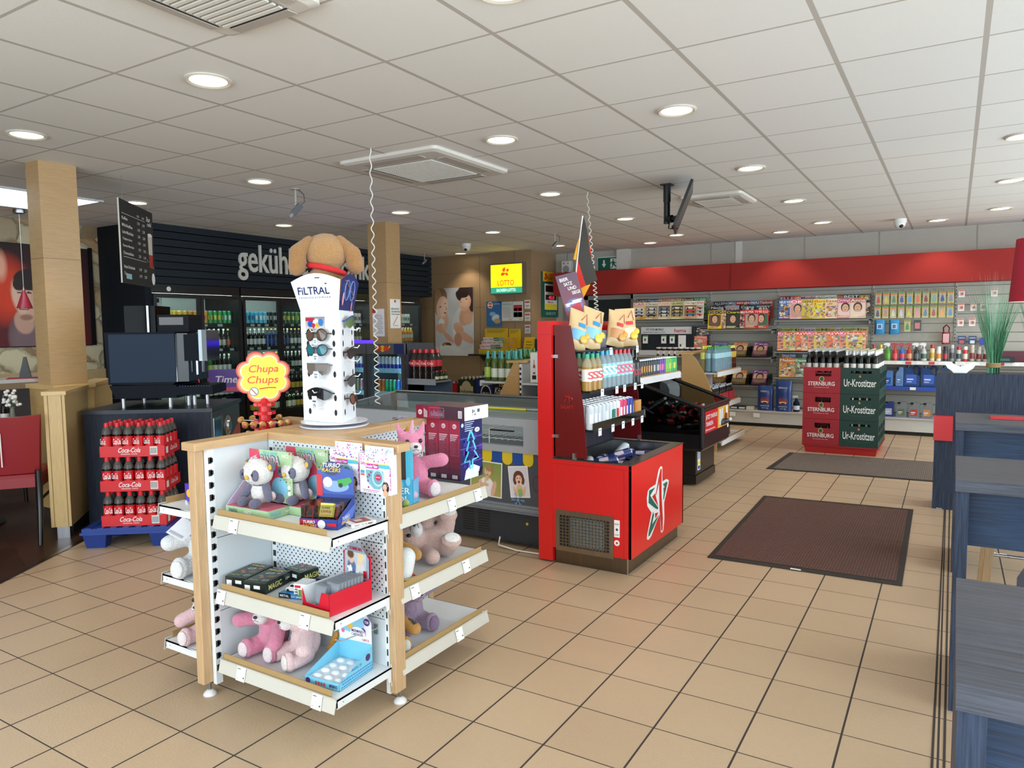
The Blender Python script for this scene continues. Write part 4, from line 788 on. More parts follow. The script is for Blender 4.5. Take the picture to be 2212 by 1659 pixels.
# header panels
def arc(w0,w1,h,n=8): # flared panel outline
    pts=[(-w0/2,0),(w0/2,0),(w1/2,h*.80)]
    for i in range(1,n): f=i/n; pts.append((w1/2-w1*f,h*.80+h*.2*math.sin(PI*f)))
    pts.append((-w1/2,h*.80)); return pts
for k in range(3):
    a=Vector((*V3[k],0)); b_=Vector((*V3[(k+1)%3],0)); u=(b_-a).normalized(); n_=u.cross(Z_); m_=(a+b_)/2
    up=(Z_+n_*.16).normalized(); P=m_+Vector((0,0,z1)); pts=arc(.236,.305,.165)
    q=B('edf0f8' if k==0 else '25306e','s'); q.loft([[P+u*x+up*y+n_*d_ for x,y in pts] for d_ in (0,.002)],False)
    if k==0:
        N_=.003; q.set('1f2c63').txt('FiLTRAL',P+u*-.115+up*.072+n_*N_,u,up,.195,.034); q.set('6a7392').txt('F A S H I O N  E Y E W E A R',P+u*-.112+up*.054+n_*N_,u,up,.195,.008)
        q.set('f6f6f2').poly(P+n_*.003,u,up,[(-.003,.105),(.078,.10),(.080,.150),(-.001,.155)],.0008); q.set('333333').rect(P+n_*.0045,u,up,.004,.034,.142,.146,.0006); q.rect(P+n_*.0045,u,up,.060,.072,.115,.120,.0006)
    else:
        q.set('6f8fd0')
        for c_ in (-.05,.04): q.tube([P+n_*.004+u*(c_+.038*math.cos(i*PI/8))+up*(.09+.045*math.sin(i*PI/8)) for i in range(17)],.0028,5)
        q.set('a06a58').tube([P+n_*.004+u*-.09+up*.13,P+n_*.004+u*.09+up*.06],.003,5); q.set('e9a6ae').disc(P+n_*.003,u,up,-.10,.05,.014,.03); q.set('d98a98').disc(P+n_*.003,u,up,.06,.02,.012,.024)
    q.obj('header_panel',t)
# glasses: local frame x along the face, y out of it
def glasses(label,k,s_,z,frame,lens,kind,cat='sunglasses',tilt=0):
    a=Vector((*V3[k],0)); b_=Vector((*V3[(k+1)%3],0)); u=(b_-a).normalized(); n_=u.cross(Z_); c=a+u*s_+Vector((0,0,z))+n_*.03
    q=B(frame,'g')
    def P(x,y,d=0): return c+u*x+Z_*y+n_*(d-abs(x)**2*2.2)
    if kind in('round','cat'):
        r=.026
        for sx in (-1,1):
            cx=sx*.036
            if kind=='cat': ps=[P(cx+r*1.05*math.cos(i*PI/10),r*.92*math.sin(i*PI/10)+(.004*sx*math.cos(i*PI/10))) for i in range(20)]
            else: ps=[P(cx+r*math.cos(i*PI/10),r*math.sin(i*PI/10)) for i in range(20)]
            q.set(frame,'g').tube(ps+ps[:1],.0028,5); q.set(lens,'g').quad(*ps); 
            q.set(frame).tube([P(sx*.060,.006),P(sx*.070,.006),c+u*(sx*.073)+Z_*.004-n_*.028],.0028,5)
        q.tube([P(-.012,.004),P(0,.009,.002),P(.012,.004)],.0026,5)
    elif kind=='shield':
        top=[P(-.072+.144*i/12,.012+.018*math.sin(PI*i/12)) for i in range(13)]; bot=[P(-.072+.144*i/12,-.022*(1-abs(abs(i-6)/6-.55))-.004 if 0<i<12 else -.008) for i in range(13)]
        q.set(lens,'g'); q.add(top+bot,[(i,13+i,14+i,i+1) for i in range(12)]); q.set(frame).tube(top,.003,5)
        for sx in (-1,1): q.tube([P(sx*.072,.008),c+u*(sx*.078)+Z_*.006-n_*.028],.0032,5)
    elif kind=='mask':
        q.set(lens,'s')
        for sx in (-1,1):
            ps=[P(sx*(.005+.062*x_),y_) for x_,y_ in ((0,.016),(1,.016),(1.02,-.008),(.8,-.03),(.45,-.036),(.12,-.02))]
            q.quad(*(ps if sx>0 else ps[::-1])); 
        q.tube([P(-.065,.016),P(0,.015),P(.065,.016)],.002,5)
        for sx in (-1,1): q.tube([P(sx*.066,.012),c+u*(sx*.072)+Z_*.008-n_*.028],.0028,5)
    o=q.obj('sunglasses',None,org=c); 
    o.location=Vector(t_loc)+c
    return tag(o,label,cat,None)
t_loc=Vector(t.location)
glasses('round brown sunglasses at the top of the white tower',0,.120,.415,'3a2a20','5e4a3e','round')
glasses('round blue green mirrored sunglasses second from the top of the white tower',0,.120,.348,'3b3346','1f6f78','cat')
glasses('rimless grey mask sunglasses in the middle of the white tower',0,.120,.272,'55504c','6f665f','mask')
glasses('curved black shield sunglasses low on the front of the white tower',0,.122,.150,'16161a','17181c','shield')
glasses('blue framed green sports shield glasses on the right face of the tower',1,.11,.468,'2a4f9e','55704a','shield')
glasses('thick black sunglasses on the right face of the tower second from top',1,.11,.330,'121216','26282c','shield')
glasses('black wraparound sunglasses with glossy lenses on the right face of the tower',1,.11,.205,'15151a','4a4c50','shield')
glasses('brown lensed sunglasses lowest on the right face of the tower',1,.12,.125,'2a1e1a','7a5240','cat')
glasses('black sunglasses at the upper left back face of the tower',2,.13,.36,'141418','202024','shield')
glasses('black sunglasses at the middle of the left back face of the tower',2,.13,.26,'141418','202024','cat')
def wtag(label,x,z,w,h,c='e9eef2',y=-.118):
    q=B(c,'w'); q.box(x-w/2,x+w/2,y,y+.001,z,z+h); q.set('4a5560'); q.rect((x-w/2,y,z),X_,Z_,w*.15,w*.85,h*.62,h*.72,.0006); q.set('8ea3b5').disc((x-w/2,y,z),X_,Z_,w/2,h*.38,w*.3,h*.16,off=.0006); q.obj('price_tag',t)
for a in ((.016,.372,.020,.028),(.014,.298,.026,.034),(.014,.215,.030,.040),(.0,.075,.030,.070,'efe6ea')): wtag('',*a)
for k,s_,z in ((0,.115,.435),(0,.115,.37),(0,.115,.30),(0,.125,.205),(0,.12,.165),(0,.125,.095),(1,.12,.44),(1,.12,.36),(1,.12,.30),(1,.12,.23),(1,.12,.15),(2,.1,.44),(2,.1,.36),(2,.1,.28),(2,.1,.2),(2,.1,.12)):
    a=Vector((*V3[k],0)); b_=Vector((*V3[(k+1)%3],0)); u=(b_-a).normalized(); n_=u.cross(Z_); p=a+u*s_+Vector((0,0,z)); q=B('eef0f2','p'); q.tube([p,p+n_*.045-Z_*.006,p+n_*.055+Z_*.006],.0025,6); q.obj('hook',t)
q=B('dfe9ff','s'); P=(-.09,-.0715,.44); q.pic(P,X_,Z_,.12,.055,24,12,('d9d3d0','8c8894'),[('e',.3,.5,.2,.3,20,.1,'2a55b8'),('e',.55,.5,.16,.34,-20,.1,'ffffff'),('e',.62,.35,.12,.2,0,.1,'e2b23a'),('e',.8,.55,.14,.3,20,.1,'3a7dc0'),('e',.2,.8,.3,.14,0,.1,'b52a3a'),('e',.42,.3,.1,.2,0,.1,'c0392f')]); q.obj('picture_card',t)
# clear hooks for tags on the right face
# plush dog on the header
t=thing('plush_dog','tan plush dog with red neckerchief seen from behind on top of the sunglasses tower','soft toy',(-2.455,2.40,1.635),-2.25)
blob('dog_body',t,'b98d5c',[('e',(0,0,.06),(.105,.062,.085)),('e',(0,-.005,.205),(.100,.082,.088)),('e',(0,-.085,.19),(.04,.04,.032))],vox=.007,disp=.005)
for sx,a,b_,c_ in ((1,(.075,.02,.255),(.125,.03,.20),(.130,.02,.135)),(-1,(-.06,.02,.262),(-.115,.03,.20),(-.128,.02,.145))):
    blob('ear',t,'ab7d4d',[('c',a,b_,.022,.038),('c',b_,c_,.038,.040)],vox=.007,disp=.004)
pts=[(.078*math.cos(x),.004+.070*math.sin(x),.128+.018*math.cos(x)) for x in np.linspace(0,2*PI,20)]
q=B('cf2a2c','c'); q.tube(pts,.014,8,True,[.013]*20); q.set('f0d8d4').tube([(.05,.062,.142),(.052,.066,.142)],.003,5); q.tube([(.04,.068,.139),(.04,.071,.139)],.003,5); q.tube([(.028,.073,.136),(.028,.076,.136)],.003,5); q.obj('neckerchief',t)
# ================= lollipop stand
t=thing('lollipop_stand','red lollipop stand with a yellow flower shaped sign behind the gondola','sweets display',(-2.80,2.31,.7545)); t.rotation_euler=(0,0,.87)
q=B('cf1a20','s'); q.lathe(0,0,[(.001,0),(.10,0),(.10,.012),(.03,.02),(.026,.39),(.018,.41),(.010,.415),(.010,.46)],18)
for i in range(9):
    z=.05+i*.041; n=20; q.loft([[((.052 if j%2 else .042)*math.cos(2*PI*j/n),(.052 if j%2 else .042)*math.sin(2*PI*j/n),zz) for j in range(n)] for zz in (z,z+.014)],False)
q.obj('pole',t)
q=B('c8392f','s')
def flower(r,amp,n=56): return [((r+amp*abs(math.cos(4*(a:=2*PI*i/n)+PI/2))**.8)*math.cos(a+PI/8+PI/8),(r+amp*abs(math.cos(4*a+PI/2))**.8)*math.sin(a+PI/8+PI/8)) for i in range(n)]
P=Vector((0,-.012,.515))
for j,(r,am,c) in enumerate(((.108,.020,'c8392f'),(.101,.019,'e98a5a'),(.092,.018,'f2e6b8'),(.086,.017,'f4dd3c'))):
    ps=flower(r,am); q.set(c)
    if j==0: q.loft([[P+X_*x+Z_*y+Y_*d_ for x,y in ps] for d_ in (.004,0)],False)
    else: q.poly(P,X_,Z_,ps,.0006*j)
q.set('e0551f').txt('Chupa',P+Vector((-.070,-.003,.012)),X_,Z_,.135,.046,shear=.2); q.txt('Chups',P+Vector((-.078,-.003,-.040)),X_,Z_,.140,.046,shear=.2); q.tube([P+Vector((-.02,-.003,-.055)),P+Vector((.02,-.003,-.050)),P+Vector((.055,-.003,-.052))],.0025,5)
q.set('8a9a7a').disc(P,X_,Z_,-.045,-.068,.022,off=.004); q.set('e9d9d4').disc(P,X_,Z_,-.045,-.068,.017,off=.0046); q.set('9a4a4a').poly(P,X_,Z_,[(-.058,-.056),(-.055,-.053),(-.032,-.080),(-.035,-.083)],.0052)
q.obj('sign',t)
lp=B('d9d4cc','w'); lp.tube([(0,0,0),(.085,0,0)],.0018,5); o=lp; o.set('b07a3a','s').ell((.100,0,0),(.0165,.0155,.0155),None,10,7); o.set('d9b06a').ell((.099,-.004,.006),(.012,.0135,.0105),None,8,6); o.set('a0333a').ell((.108,0,-.002),(.010,.012,.010),None,8,6)
LP=Proto(tag(lp.obj('lollipop'),'x','lollipop')); 
for i in range(9):
    for a in (list(range(-40,41,16)) if i>0 else [])+([150,175,200,225] if i==6 else []):
        if i>6 : continue
        an=math.radians(a)+(.12 if i%2 else 0)-.62; r0=.048
        LP.put((-2.80+r0*math.cos(an),2.31+r0*math.sin(an),.7545+.057+i*.041),an,'wrapped lollipop stuck in the red lollipop stand','lollipops in the red stand')
# ================= coffee counter (slanting) with machine
t=thing('coffee_counter','dark blue wood grain coffee counter standing at a slant behind the cola stack','counter',(-5.583,2.914,0),math.radians(37))
q=B('1d2331','d'); q.box(.01,.93,.012,.78,0,.872); q.obj('body',t)
q=B('1c202b','D'); q.box(0,.952,0,.80,.872,.90); q.obj('worktop',t)
q=B('3a3c41','p'); q.box(.93,.945,.02,.76,.33,.868); q.set('a8473f').prism([(.02,.33),(.76,.33),(.76,.72),(.60,.66),(.02,.42)],'x',.9452,.947); q.set('9a9da0','m'); q.box(.9455,.952,.03,.235,.60,.82); q.set('16181c','g').box(.9525,.953,.045,.22,.62,.80); q.obj('end_panel',t)
q=B('b5b9bb','m'); q.M=Matrix.Translation((.947,.37,.72))@Matrix.Rotation(PI/2,4,'Y'); q.lathe(0,0,[(.085,0),(.085,.012),(.075,.018),(.065,.008),(.05,.012),(.045,.03),(.001,.03)],28); q.obj('round_handle',t)
def CL(x,y,z): # counter frame to the room
    a=math.radians(37); return (-5.583+x*math.cos(a)-y*math.sin(a),2.914+x*math.sin(a)+y*math.cos(a),z)
t=thing('coffee_machine','large dark blue coffee machine with bean hoppers on the slanted counter','coffee machine',CL(0,0,.9),math.radians(37))
NV='0d141f'
q=B(NV,'k'); q.prism([(.155,.185),(.62,.175),(.655,.20),(.66,.585),(.14,.585)],'y',.12,.62); q.set('0d131c').box(.175,.66,.13,.6,.075,.08)
q.loft([[(x,y,z) for x,y in ((.17+o_,.10),(.66,.10),(.66,.62),(.17+o_,.62))] for z,o_ in ((.08,.04),(.17,0),(.178,0))],False); q.set('2a3648').box(.17,.655,.118,.12,.20,.57); q.obj('housing',t)
q=B('101722','s'); q.box(.66,.745,.14,.60,.20,.575); q.set('e6edf2','n').box(.64,.66,.13,.14,.2,.57); q.obj('front',t)
q=B('0c131e','k'); q.box(.72,.84,.13,.40,.36,.565); q.obj('dispenser_head',t)
q=B('bcd0dc','s'); q.box(.84,.865,.10,.42,.36,.60); q.set('1b1e20','g').box(.866,.90,.10,.42,.36,.595); q.obj('touch_screen',t)
for x in (.70,.79): q=B('b9bec4','n'); q.lathe(x,.2,[(.012,.25),(.012,.36)],10); q.set('20262e','g').lathe(x+.04,.22,[(.02,.27),(.02,.36)],10); q.obj('spout',t)
q=B(NV,'k'); q.box(.66,.93,.10,.46,.10,.165); q.set('3a424e','m'); 
for i in range(12): q.box(.68+.02*i,.69+.02*i,.11,.45,.165,.169)
q.obj('drip_tray',t)
q=B('2a3038','T'); q.box(.27,.50,.18,.5,.585,.79); q.obj('bean_hopper',t); q=B('9aa0a6','m'); q.box(.44,.455,.17,.18,.585,.79); q.obj('hopper_clip',t)
q=B('15181d','k'); q.box(.50,.74,.20,.52,.585,.72); q.set('7b7c80').box(.52,.70,.198,.2,.64,.70); q.obj('bean_hopper',t)
for x,y in ((.24,.16),(.59,.16),(.24,.55),(.60,.50),(.68,.3),(.72,.32),(.80,.38)): q=B('b4b8bc','m'); q.lathe(x,y,[(.017,0),(.017,.075),(.014,.078)],14); q.obj('foot',t)
# cola stack on a blue pallet
t=thing('pallet','blue plastic quarter pallet under the cola stack','pallet',CL(.22,-.55,0),math.radians(37))
q=B('1f3f8f','s'); q.box(0,.60,0,.42,.105,.14); q.box(-.01,.61,-.01,.43,.098,.115)
for i in range(7): q.box(.02+i*.083,.06+i*.083,0,.42,.14,.145)
q.obj('deck',t)
for x in (.0,.44):
    for y in (0,.30):
        q=B('1c3a86','s'); q.loft([[(x+o_,y+o_,z),(x+.16-o_,y+o_,z),(x+.16-o_,y+.12-o_,z),(x+o_,y+.12-o_,z)] for z,o_ in ((0,.02),(.105,0))],False); q.obj('foot',t)
def tray(label,x,y,z,dy=0):
    t=thing('drink_tray',label,'tray',CL(x,y,z),math.radians(37)); w,d,h=.435,.29,.075
    q=B('d4242b','s'); q.box(0,w,0,.003,0,h); q.box(0,w,d-.003,d,0,h); q.box(0,.003,0,d,0,h); q.box(w-.003,w,0,d,0,h); q.set('8a6a4a').box(0.003,w-.003,.003,d-.003,0,.003)
    q.set('f2f2f2').txt('Coca-Cola',(.12,-.0012,.030),X_,Z_,.15,.034,shear=.25); q.txt('ORIGINAL TASTE',(.14,-.0012,.015),X_,Z_,.11,.008); q.set('f0f0f0').rect((0,0,0),X_,Z_,.335,.385,.012,.068,.0008); q.set('33363a')
    for i in range(9): q.rect((0,0,0),X_,Z_,.338+i*.005,.3405+i*.005,.018,.062,.0012)
    q.set('f2f2f2').rect((w,0,0),Y_,Z_,.02,.06,.015,.06,.001); q.set('f2f2f2').txt('Coca-Cola',(w+.0012,.10,.025),Y_,Z_,.13,.034,shear=.25); q.obj('carton',t)
cola=bottle('cola_bottle','x',.232,.0335,'8e8a86','d3202a','d3202a','1a0d0a','q','pet',(.30,.60),text=('Coca-Cola','ffffff'))
for L_,(z,x0,y0,nm) in enumerate(((.146,.34,-.52,'lowest'),(.385,.335,-.50,'middle'),(.622,.33,-.47,'topmost'))):
    tray('red cardboard cola tray, %s of the stack on the blue pallet'%nm,x0,y0,z)
    nx=6
    for i in range(nx):
        for j in range(4):
            if L_<2 and 1<=j<3 and 1<=i<5: continue
            dx=.0 if j<1 or L_==2 else 0
            cola.put(CL(x0+.036+i*.0725,y0+.038+j*.0715,z+.004),math.radians(37+R.uniform(-25,25)),'half litre cola bottle with red label in the %s tray of the stack'%nm,'cola bottles in the %s tray'%nm)
    if L_<2: # shrink film over the bottles
        pass
# menu board hanging from the ceiling
t=thing('menu_board','black coffee menu board hanging over the counter','menu board',(-5.95,3.49,1.90)); dx,dy=-.55,.64; Lb=math.hypot(dx,dy)
ux=Vector((-dx,-dy,0)).normalized()*-1; P=Vector((0,0,0)); nn=Vector((dy,-dx,0)).normalized()
ux=Vector((dx,dy,0)).normalized(); nn=ux.cross(Z_)
q=B('2b2928','w'); q.loft([[P+nn*d_,P+ux*Lb+nn*d_,P+ux*Lb+Z_*.70+nn*d_,P+Z_*.70+nn*d_] for d_ in (0,.012)],False); q.set('cfcac0').loft([[P+nn*d_,P+Z_*.7+nn*d_,P+Z_*.7-ux*.002+nn*d_,P-ux*.002+nn*d_] for d_ in (0,.012)],False)
P=nn*.0125
rows=['Kaffee','Milchkaffee','Latte Macchiato','Cappuccino','Espresso Macchiato','Choccochino','','Heisse Schokolade','Tee']
for i,r in enumerate(rows):
    z=.535-.058*i
    if r: q.set('e9e6dc').txt(r,P+ux*.05+Z_*z,ux,Z_,min(.26,.022*len(r)),.026); 
    if r:
        for j,x in enumerate((.42,.55)): q.txt(R.choice(['1.79','2.29','2.79','3.19']),P+ux*x+Z_*z,ux,Z_,.06,.024)
q.set('e9e6dc').rect(P,ux,Z_,.05,.62,.585,.588,.0006); q.rect(P,ux,Z_,.05,.62,.222,.225,.0006); q.txt('0,2l',P+ux*.42+Z_*.60,ux,Z_,.05,.02); q.txt('0,3l',P+ux*.55+Z_*.60,ux,Z_,.05,.02)
q.txt('Star',P+ux*.66+Z_*.60,ux,Z_,.11,.045,shear=.2); q.txt('cafe',P+ux*.68+Z_*.56,ux,Z_,.11,.035,shear=.2)
q.set('cfc8bc').poly(P,ux,Z_,[(.68,.47),(.80,.47),(.79,.18),(.70,.18)],.001); q.set('b0372c').poly(P,ux,Z_,[(.69,.30),(.795,.30),(.79,.18),(.70,.18)],.0016); q.set('f2efe8').disc(P,ux,Z_,.74,.48,.062,.016,off=.002); q.disc(P,ux,Z_,.79,.08,.045,.055,off=.001)
q.set('d9d4c8')
for i in range(14): x,z=R.uniform(.64,.82),R.uniform(.05,.6); q.tube([P+nn*.001+ux*x+Z_*z,P+nn*.001+ux*(x+R.uniform(-.02,.02))+Z_*(z+R.uniform(-.02,.02))],.0012,4)
q.set('9fc4c8').rect(P,ux,Z_,.09,.22,.04,.085,.001); q.obj('board',t)
for x in (.1,.74): q=B('b9b4aa','m'); q.tube([ux*x+nn*.006+Z_*.69,ux*x+nn*.006+Z_*.895],.0015,5); q.obj('hanging_wire',t)
# red leather chairs, tables and the wall poster of the dining corner
def chair(label,loc,rz):
    t=thing('dining_chair',label,'chair',loc,rz)
    q=B('8e1f26','s'); n=9
    rows=[]
    for j,z in enumerate(np.linspace(.50,.905,9)):
        f=j/8; w=.205+.035*f; rows.append([(w*(-1+2*i/(n-1)),-.02*f-.0+ .035*(1-((i-(n-1)/2)/((n-1)/2))**2)*-1*0 -.03*((i-(n-1)/2)/((n-1)/2))**2*-1-.05*f,z+(.012*((i-(n-1)/2)/((n-1)/2))**2 if j==8 else 0)) for i in range(n)])
    q.loft(rows,True,False,False,False); back=[[(x,y+.055,z) for x,y,z in r] for r in rows]; q.loft([r[::-1] for r in back],True,False,False,False)
    rim=[rows[j][0] for j in range(9)]+rows[-1]+[rows[8-j][-1] for j in range(9)]; rimb=[back[j][0] for j in range(9)]+back[-1]+[back[8-j][-1] for j in range(9)]
    q.add(rim+rimb,[(i,i+1,len(rim)+i+1,len(rim)+i) for i in range(len(rim)-1)],True)
    q.obj('backrest',t)
    q=B('f0e6e2','s'); q.quad((-.004,-.033,.56),(.004,-.033,.56),(.010,-.062,.80),(.002,-.062,.80)); q.obj('stripe',t)
    q=B('8e1f26','s'); q.bbox(-.22,.22,.0,.45,.40,.50,.03,3); q.obj('seat',t)
    for sx in (-1,1):
        q=B('14100f','s'); q.tube([(sx*.205,.0,.52),(sx*.205,.0,.42),(sx*.205,-.015,.22),(sx*.215,-.10,0)],.02,8,True,[.022,.024,.020,.015]); q.obj('leg',t)
        q=B('14100f','s'); q.tube([(sx*.19,.42,.41),(sx*.19,.43,0)],.02,8,True,[.022,.015]); q.obj('leg',t)
        q=B('14100f','s'); q.tube([(sx*.2,-.01,.30),(sx*.19,.42,.30)],.012,6); q.obj('stretcher',t)
    return t
chair('red leather dining chair with black legs seen from behind beside the oak partition',(-5.64,2.40,0),math.radians(52))
chair('second red leather dining chair cut off by the left picture edge',(-7.25,2.75,0),math.radians(-60))
t=thing('dining_table','small dark dining table behind the red chair','table',(-6.45,2.48,0))
q=B('33241c','o'); q.lathe(0,0,[(.001,.72),(.38,.72),(.38,.75),(.001,.75)],36); q.obj('table_top',t); q=B('1a1615','s'); q.lathe(0,0,[(.24,0),(.24,.02),(.04,.04),(.035,.72)],20); q.obj('pedestal',t)
tb=bottle('beer_bottle','dark beer bottle with white label on the dining table',.26,.031,'15100c','dcdad4','1b1410',None,'g','beer',(.1,.46),neck='e6e4de').put((-6.27,2.70,.75),.6)
t=thing('flower_vase','small clear vase of white flowers on the dining table','vase',(-6.17,2.71,.75))
q=B('c4cac4','q'); q.lathe(0,0,[(.001,0),(.035,.01),(.04,.05),(.018,.10),(.014,.16),(.022,.175)],14); q.obj('vase',t)
q=B('5a7048','s'); 
for a in range(5): q.tube([(0,0,.06),(.02*math.cos(a*1.3),.02*math.sin(a*1.3),.25)],.0022,4)
q.obj('stem',t); q=B('efece6','w')
for i in range(26): q.ell((R.uniform(-.04,.04),R.uniform(-.04,.04),.22+R.uniform(-.05,.08)),(.016,.014,.012),None,7,5)
q.obj('blossom',t)
t=thing('bar_counter','pale topped oak bar counter under the stone wall','counter',(-8.75,3.4,0))
q=B('cdc8c4','s'); q.box(-.25,.3,-1.4,.80,.965,1.0); q.obj('worktop',t); q=B('8d7453','o'); q.box(-.26,.31,-1.41,.81,.90,.965); q.obj('edge_trim',t); q=B('3a2f2a','o'); q.box(-.2,.22,-1.3,.72,0,.90); q.obj('body',t)
t=thing('leaflet_holder','dark leaflet holder on a red mat on the bar counter','leaflet holder',(-8.62,3.93,1.0),-.5)
q=B('b12f35','w'); q.box(-.13,.15,-.16,.2,0,.004); q.obj('mat',t); q=B('221f22','s'); q.prism([(-.05,.004),(.06,.004),(.02,.23),(.0,.23)],'x',-.07,.07); q.set('b9323a').rect((-.07,-.05,.02),X_,Vector((0,.3,1)),.01,.13,.10,.14,.004); q.set('8c8c90').rect((-.07,-.05,.02),X_,Vector((0,.3,1)),.02,.12,.03,.08,.004); q.obj('holder',t)
t=thing('wall_poster','large poster of a smiling dark haired man on the stone wall','poster',(-9.185,3.05,1.325))
q=B('201414','w'); q.box(-.012,-.001,0,1.93,0,1.19); q.obj('frame',t)
q=B(); q.pic((0,0,.012),Y_,Z_,1.915,1.165,150,92,('5d1418','2a1214'),[('e',.30,.55,.30,.30,0,.9,'b5301c'),('e',.53,.55,.10,.28,0,.8,'d23b1a'),('e',.50,.78,.03,.13,0,.8,'e9a58a'),('e',.72,.10,.20,.33,-14,.08,'6b5458'),('e',.70,.05,.16,.30,-12,.3,'7b6266'),('e',.61,.24,.055,.12,10,.15,'c69a84'),('e',.632,.47,.066,.225,6,.06,'d3a58c'),('e',.60,.50,.05,.18,6,.3,'deb59c'),('e',.647,.66,.085,.105,8,.10,'2a1a18'),('e',.605,.63,.04,.09,-35,.12,'2c1c19'),('e',.70,.58,.03,.12,0,.15,'2a1a18'),('e',.692,.45,.014,.045,0,.1,'c08f78'),('e',.592,.525,.013,.008,4,.15,'30201c'),('e',.645,.53,.014,.009,-4,.15,'30201c'),('e',.588,.56,.018,.009,8,.15,'33211d'),('e',.645,.565,.020,.009,-6,.15,'33211d'),('e',.608,.44,.011,.024,0,.3,'b9836c'),('e',.618,.375,.032,.020,6,.1,'8f3f38'),('e',.618,.382,.026,.011,6,.1,'f2ece8'),('e',.625,.285,.035,.03,0,.5,'9a6e5c')]); q.obj('print',t)
t=thing('poster_edge','narrow dark poster edge at the end of the stone wall','picture frame',(-9.19,4.985,1.33)); q=B('1a1718','g'); q.box(-.008,.012,0,.045,0,1.2); q.obj('frame',t)  # dark side edge of the man poster, built as a separate strip
t=thing('pendant_lamp','small dark red cone pendant lamp on a thin cable in front of the man poster','pendant lamp',(-8.40,3.87,CE-.016))
q=B('8f9294','m'); q.lathe(0,0,[(.055,0),(.055,-.04),(.03,-.045)],16); q.obj('canopy',t); q=B('c9c4bc','s'); q.tube([(0,0,-.045),(0,0,-.81)],.003,5); q.obj('cable',t); q=B('9c2436','s'); q.lathe(0,0,[(.012,-.84),(.075,-1.03)],18); q.set('dcdcdc','m').lathe(0,0,[(.004,-.80),(.012,-.84)],12); q.obj('lamp_shade',t)
# ================= drinks coolers along the dark wall (fronts at x=-8.25)
def cooler(label,y0,y1,doors):
    t=thing('drinks_cooler',label,'drinks cooler',(-8.25,y0,0)); w=y1-y0
    q=B('14171b','s'); q.box(-.75,-.72,0,w,.0,2.06); q.box(-.72,-.02,0,.02,.0,2.06); q.box(-.72,-.02,w-.02,w,0,2.06); q.box(-.72,-.02,0,w,2.0,2.06); q.box(-.72,-.02,.02,w-.02,0,.30); q.set('c9cfcf','p').box(-.7195,-.715,.02,w-.02,.30,2.0); q.obj('cabinet',t)
    q=B('0e1216','s'); q.box(-.03,.0,0,w,1.955,2.065); q.box(-.03,.0,0,w,.02,.32); q.obj('trim',t)
    for z in (.60,.925,1.262,1.588):
        q=B('aeb6b6','s'); q.box(-.66,-.10,.02,w-.02,z-.016,z-.006); q.set('22262a').box(-.10,-.094,.02,w-.02,z-.05,z+.004); q.set('d9dfdf')
        y=.05
        while y<w-.1: q.box(-.0938,-.0925,y,y+R.uniform(.05,.075),z-.040,z-.008); y+=R.uniform(.09,.22)
        q.obj('shelf',t)
    q=B('aeb6b6','s'); q.box(-.66,-.10,.02,w-.02,.32,.33); q.obj('shelf',t)
    q=B('f2ffec','Z'); q.tube([(-.10,.05,1.935),(-.10,w-.05,1.935)],.011,8); q.obj('light_tube',t)
    for z in (.60,.925,1.262,1.588):
        q=B('f2ffec','Z'); q.box(-.125,-.112,.05,w-.05,z-.028,z-.020); q.obj('added_shelf_light',t)  # glowing strips added out of sight behind the price rails to brighten the shelves
    ed=[0]+doors+[w]
    for a,b_ in zip(ed[:-1],ed[1:]):
        q=B('15191e','s'); q.box(.002,.035,a+.003,a+.045,.32,1.952); q.box(.002,.035,b_-.045,b_-.003,.32,1.952); q.box(.002,.035,a+.045,b_-.045,.32,.37); q.box(.002,.035,a+.045,b_-.045,1.90,1.952); d=q.obj('door',t)
        q=B('e8f0f0','T'); q.box(.015,.02,a+.045,b_-.045,.37,1.90); q.obj('glass_pane',d)
    return t
cooler('black glass door drinks cooler behind the coffee machine',5.20,6.46,[.64]); cooler('black glass door drinks cooler behind the lollipop sign',6.48,7.75,[.635]); cooler('black glass door drinks cooler left of the second oak column',7.77,9.04,[.635]); cooler('black glass door drinks cooler right of the second oak column',9.06,10.32,[.635])
SP={}
def fill(kind,y,x,z,lab,grp): kind.put((x,y,z),R.uniform(-3,3),lab,grp)
CANS=[('f1e27a','ffffff'),('f0c33a','e8e8e0'),('e9a23a','c8452f'),('2f9a4a','f1e04a'),('19a05a','ffffff'),('58c4e6','2a5a8f'),('58c4e6','ffffff'),('16181b','f0f0f0'),('1e5a36','e8d84a'),('2f8f3f','f3e24a'),('1d6a3c','f3e24a'),('d3222a','f4f4f4'),('1a1c20','d8d8d8'),('e8e8e2','c92a33'),('f2f2ee','c92a33'),('17191c','d0d0d0'),('c9203f','ffffff'),('1f4f33','cfd6c8'),('eceeea','3a3f44'),('ecebe4','2b5f3a')]
cn={'f1e27a':'pale yellow','f0c33a':'yellow','e9a23a':'orange','2f9a4a':'green','19a05a':'bright green','58c4e6':'sky blue','16181b':'black','1e5a36':'dark green','2f8f3f':'green and yellow','1d6a3c':'deep green','d3222a':'red','1a1c20':'black','e8e8e2':'cream and red','f2f2ee':'white and red','17191c':'black','c9203f':'crimson','1f4f33':'bottle green','eceeea':'white','ecebe4':'white and green'}
canp=[can('beer_can','x',.168,.033,a,b_) for a,b_ in CANS]
def where(y): return 'behind the coffee machine' if y<6.46 else 'behind the lollipop sign' if y<7.75 else 'left of the oak column' if y<9.04 else 'right of the oak column'
y=5.30;i=0
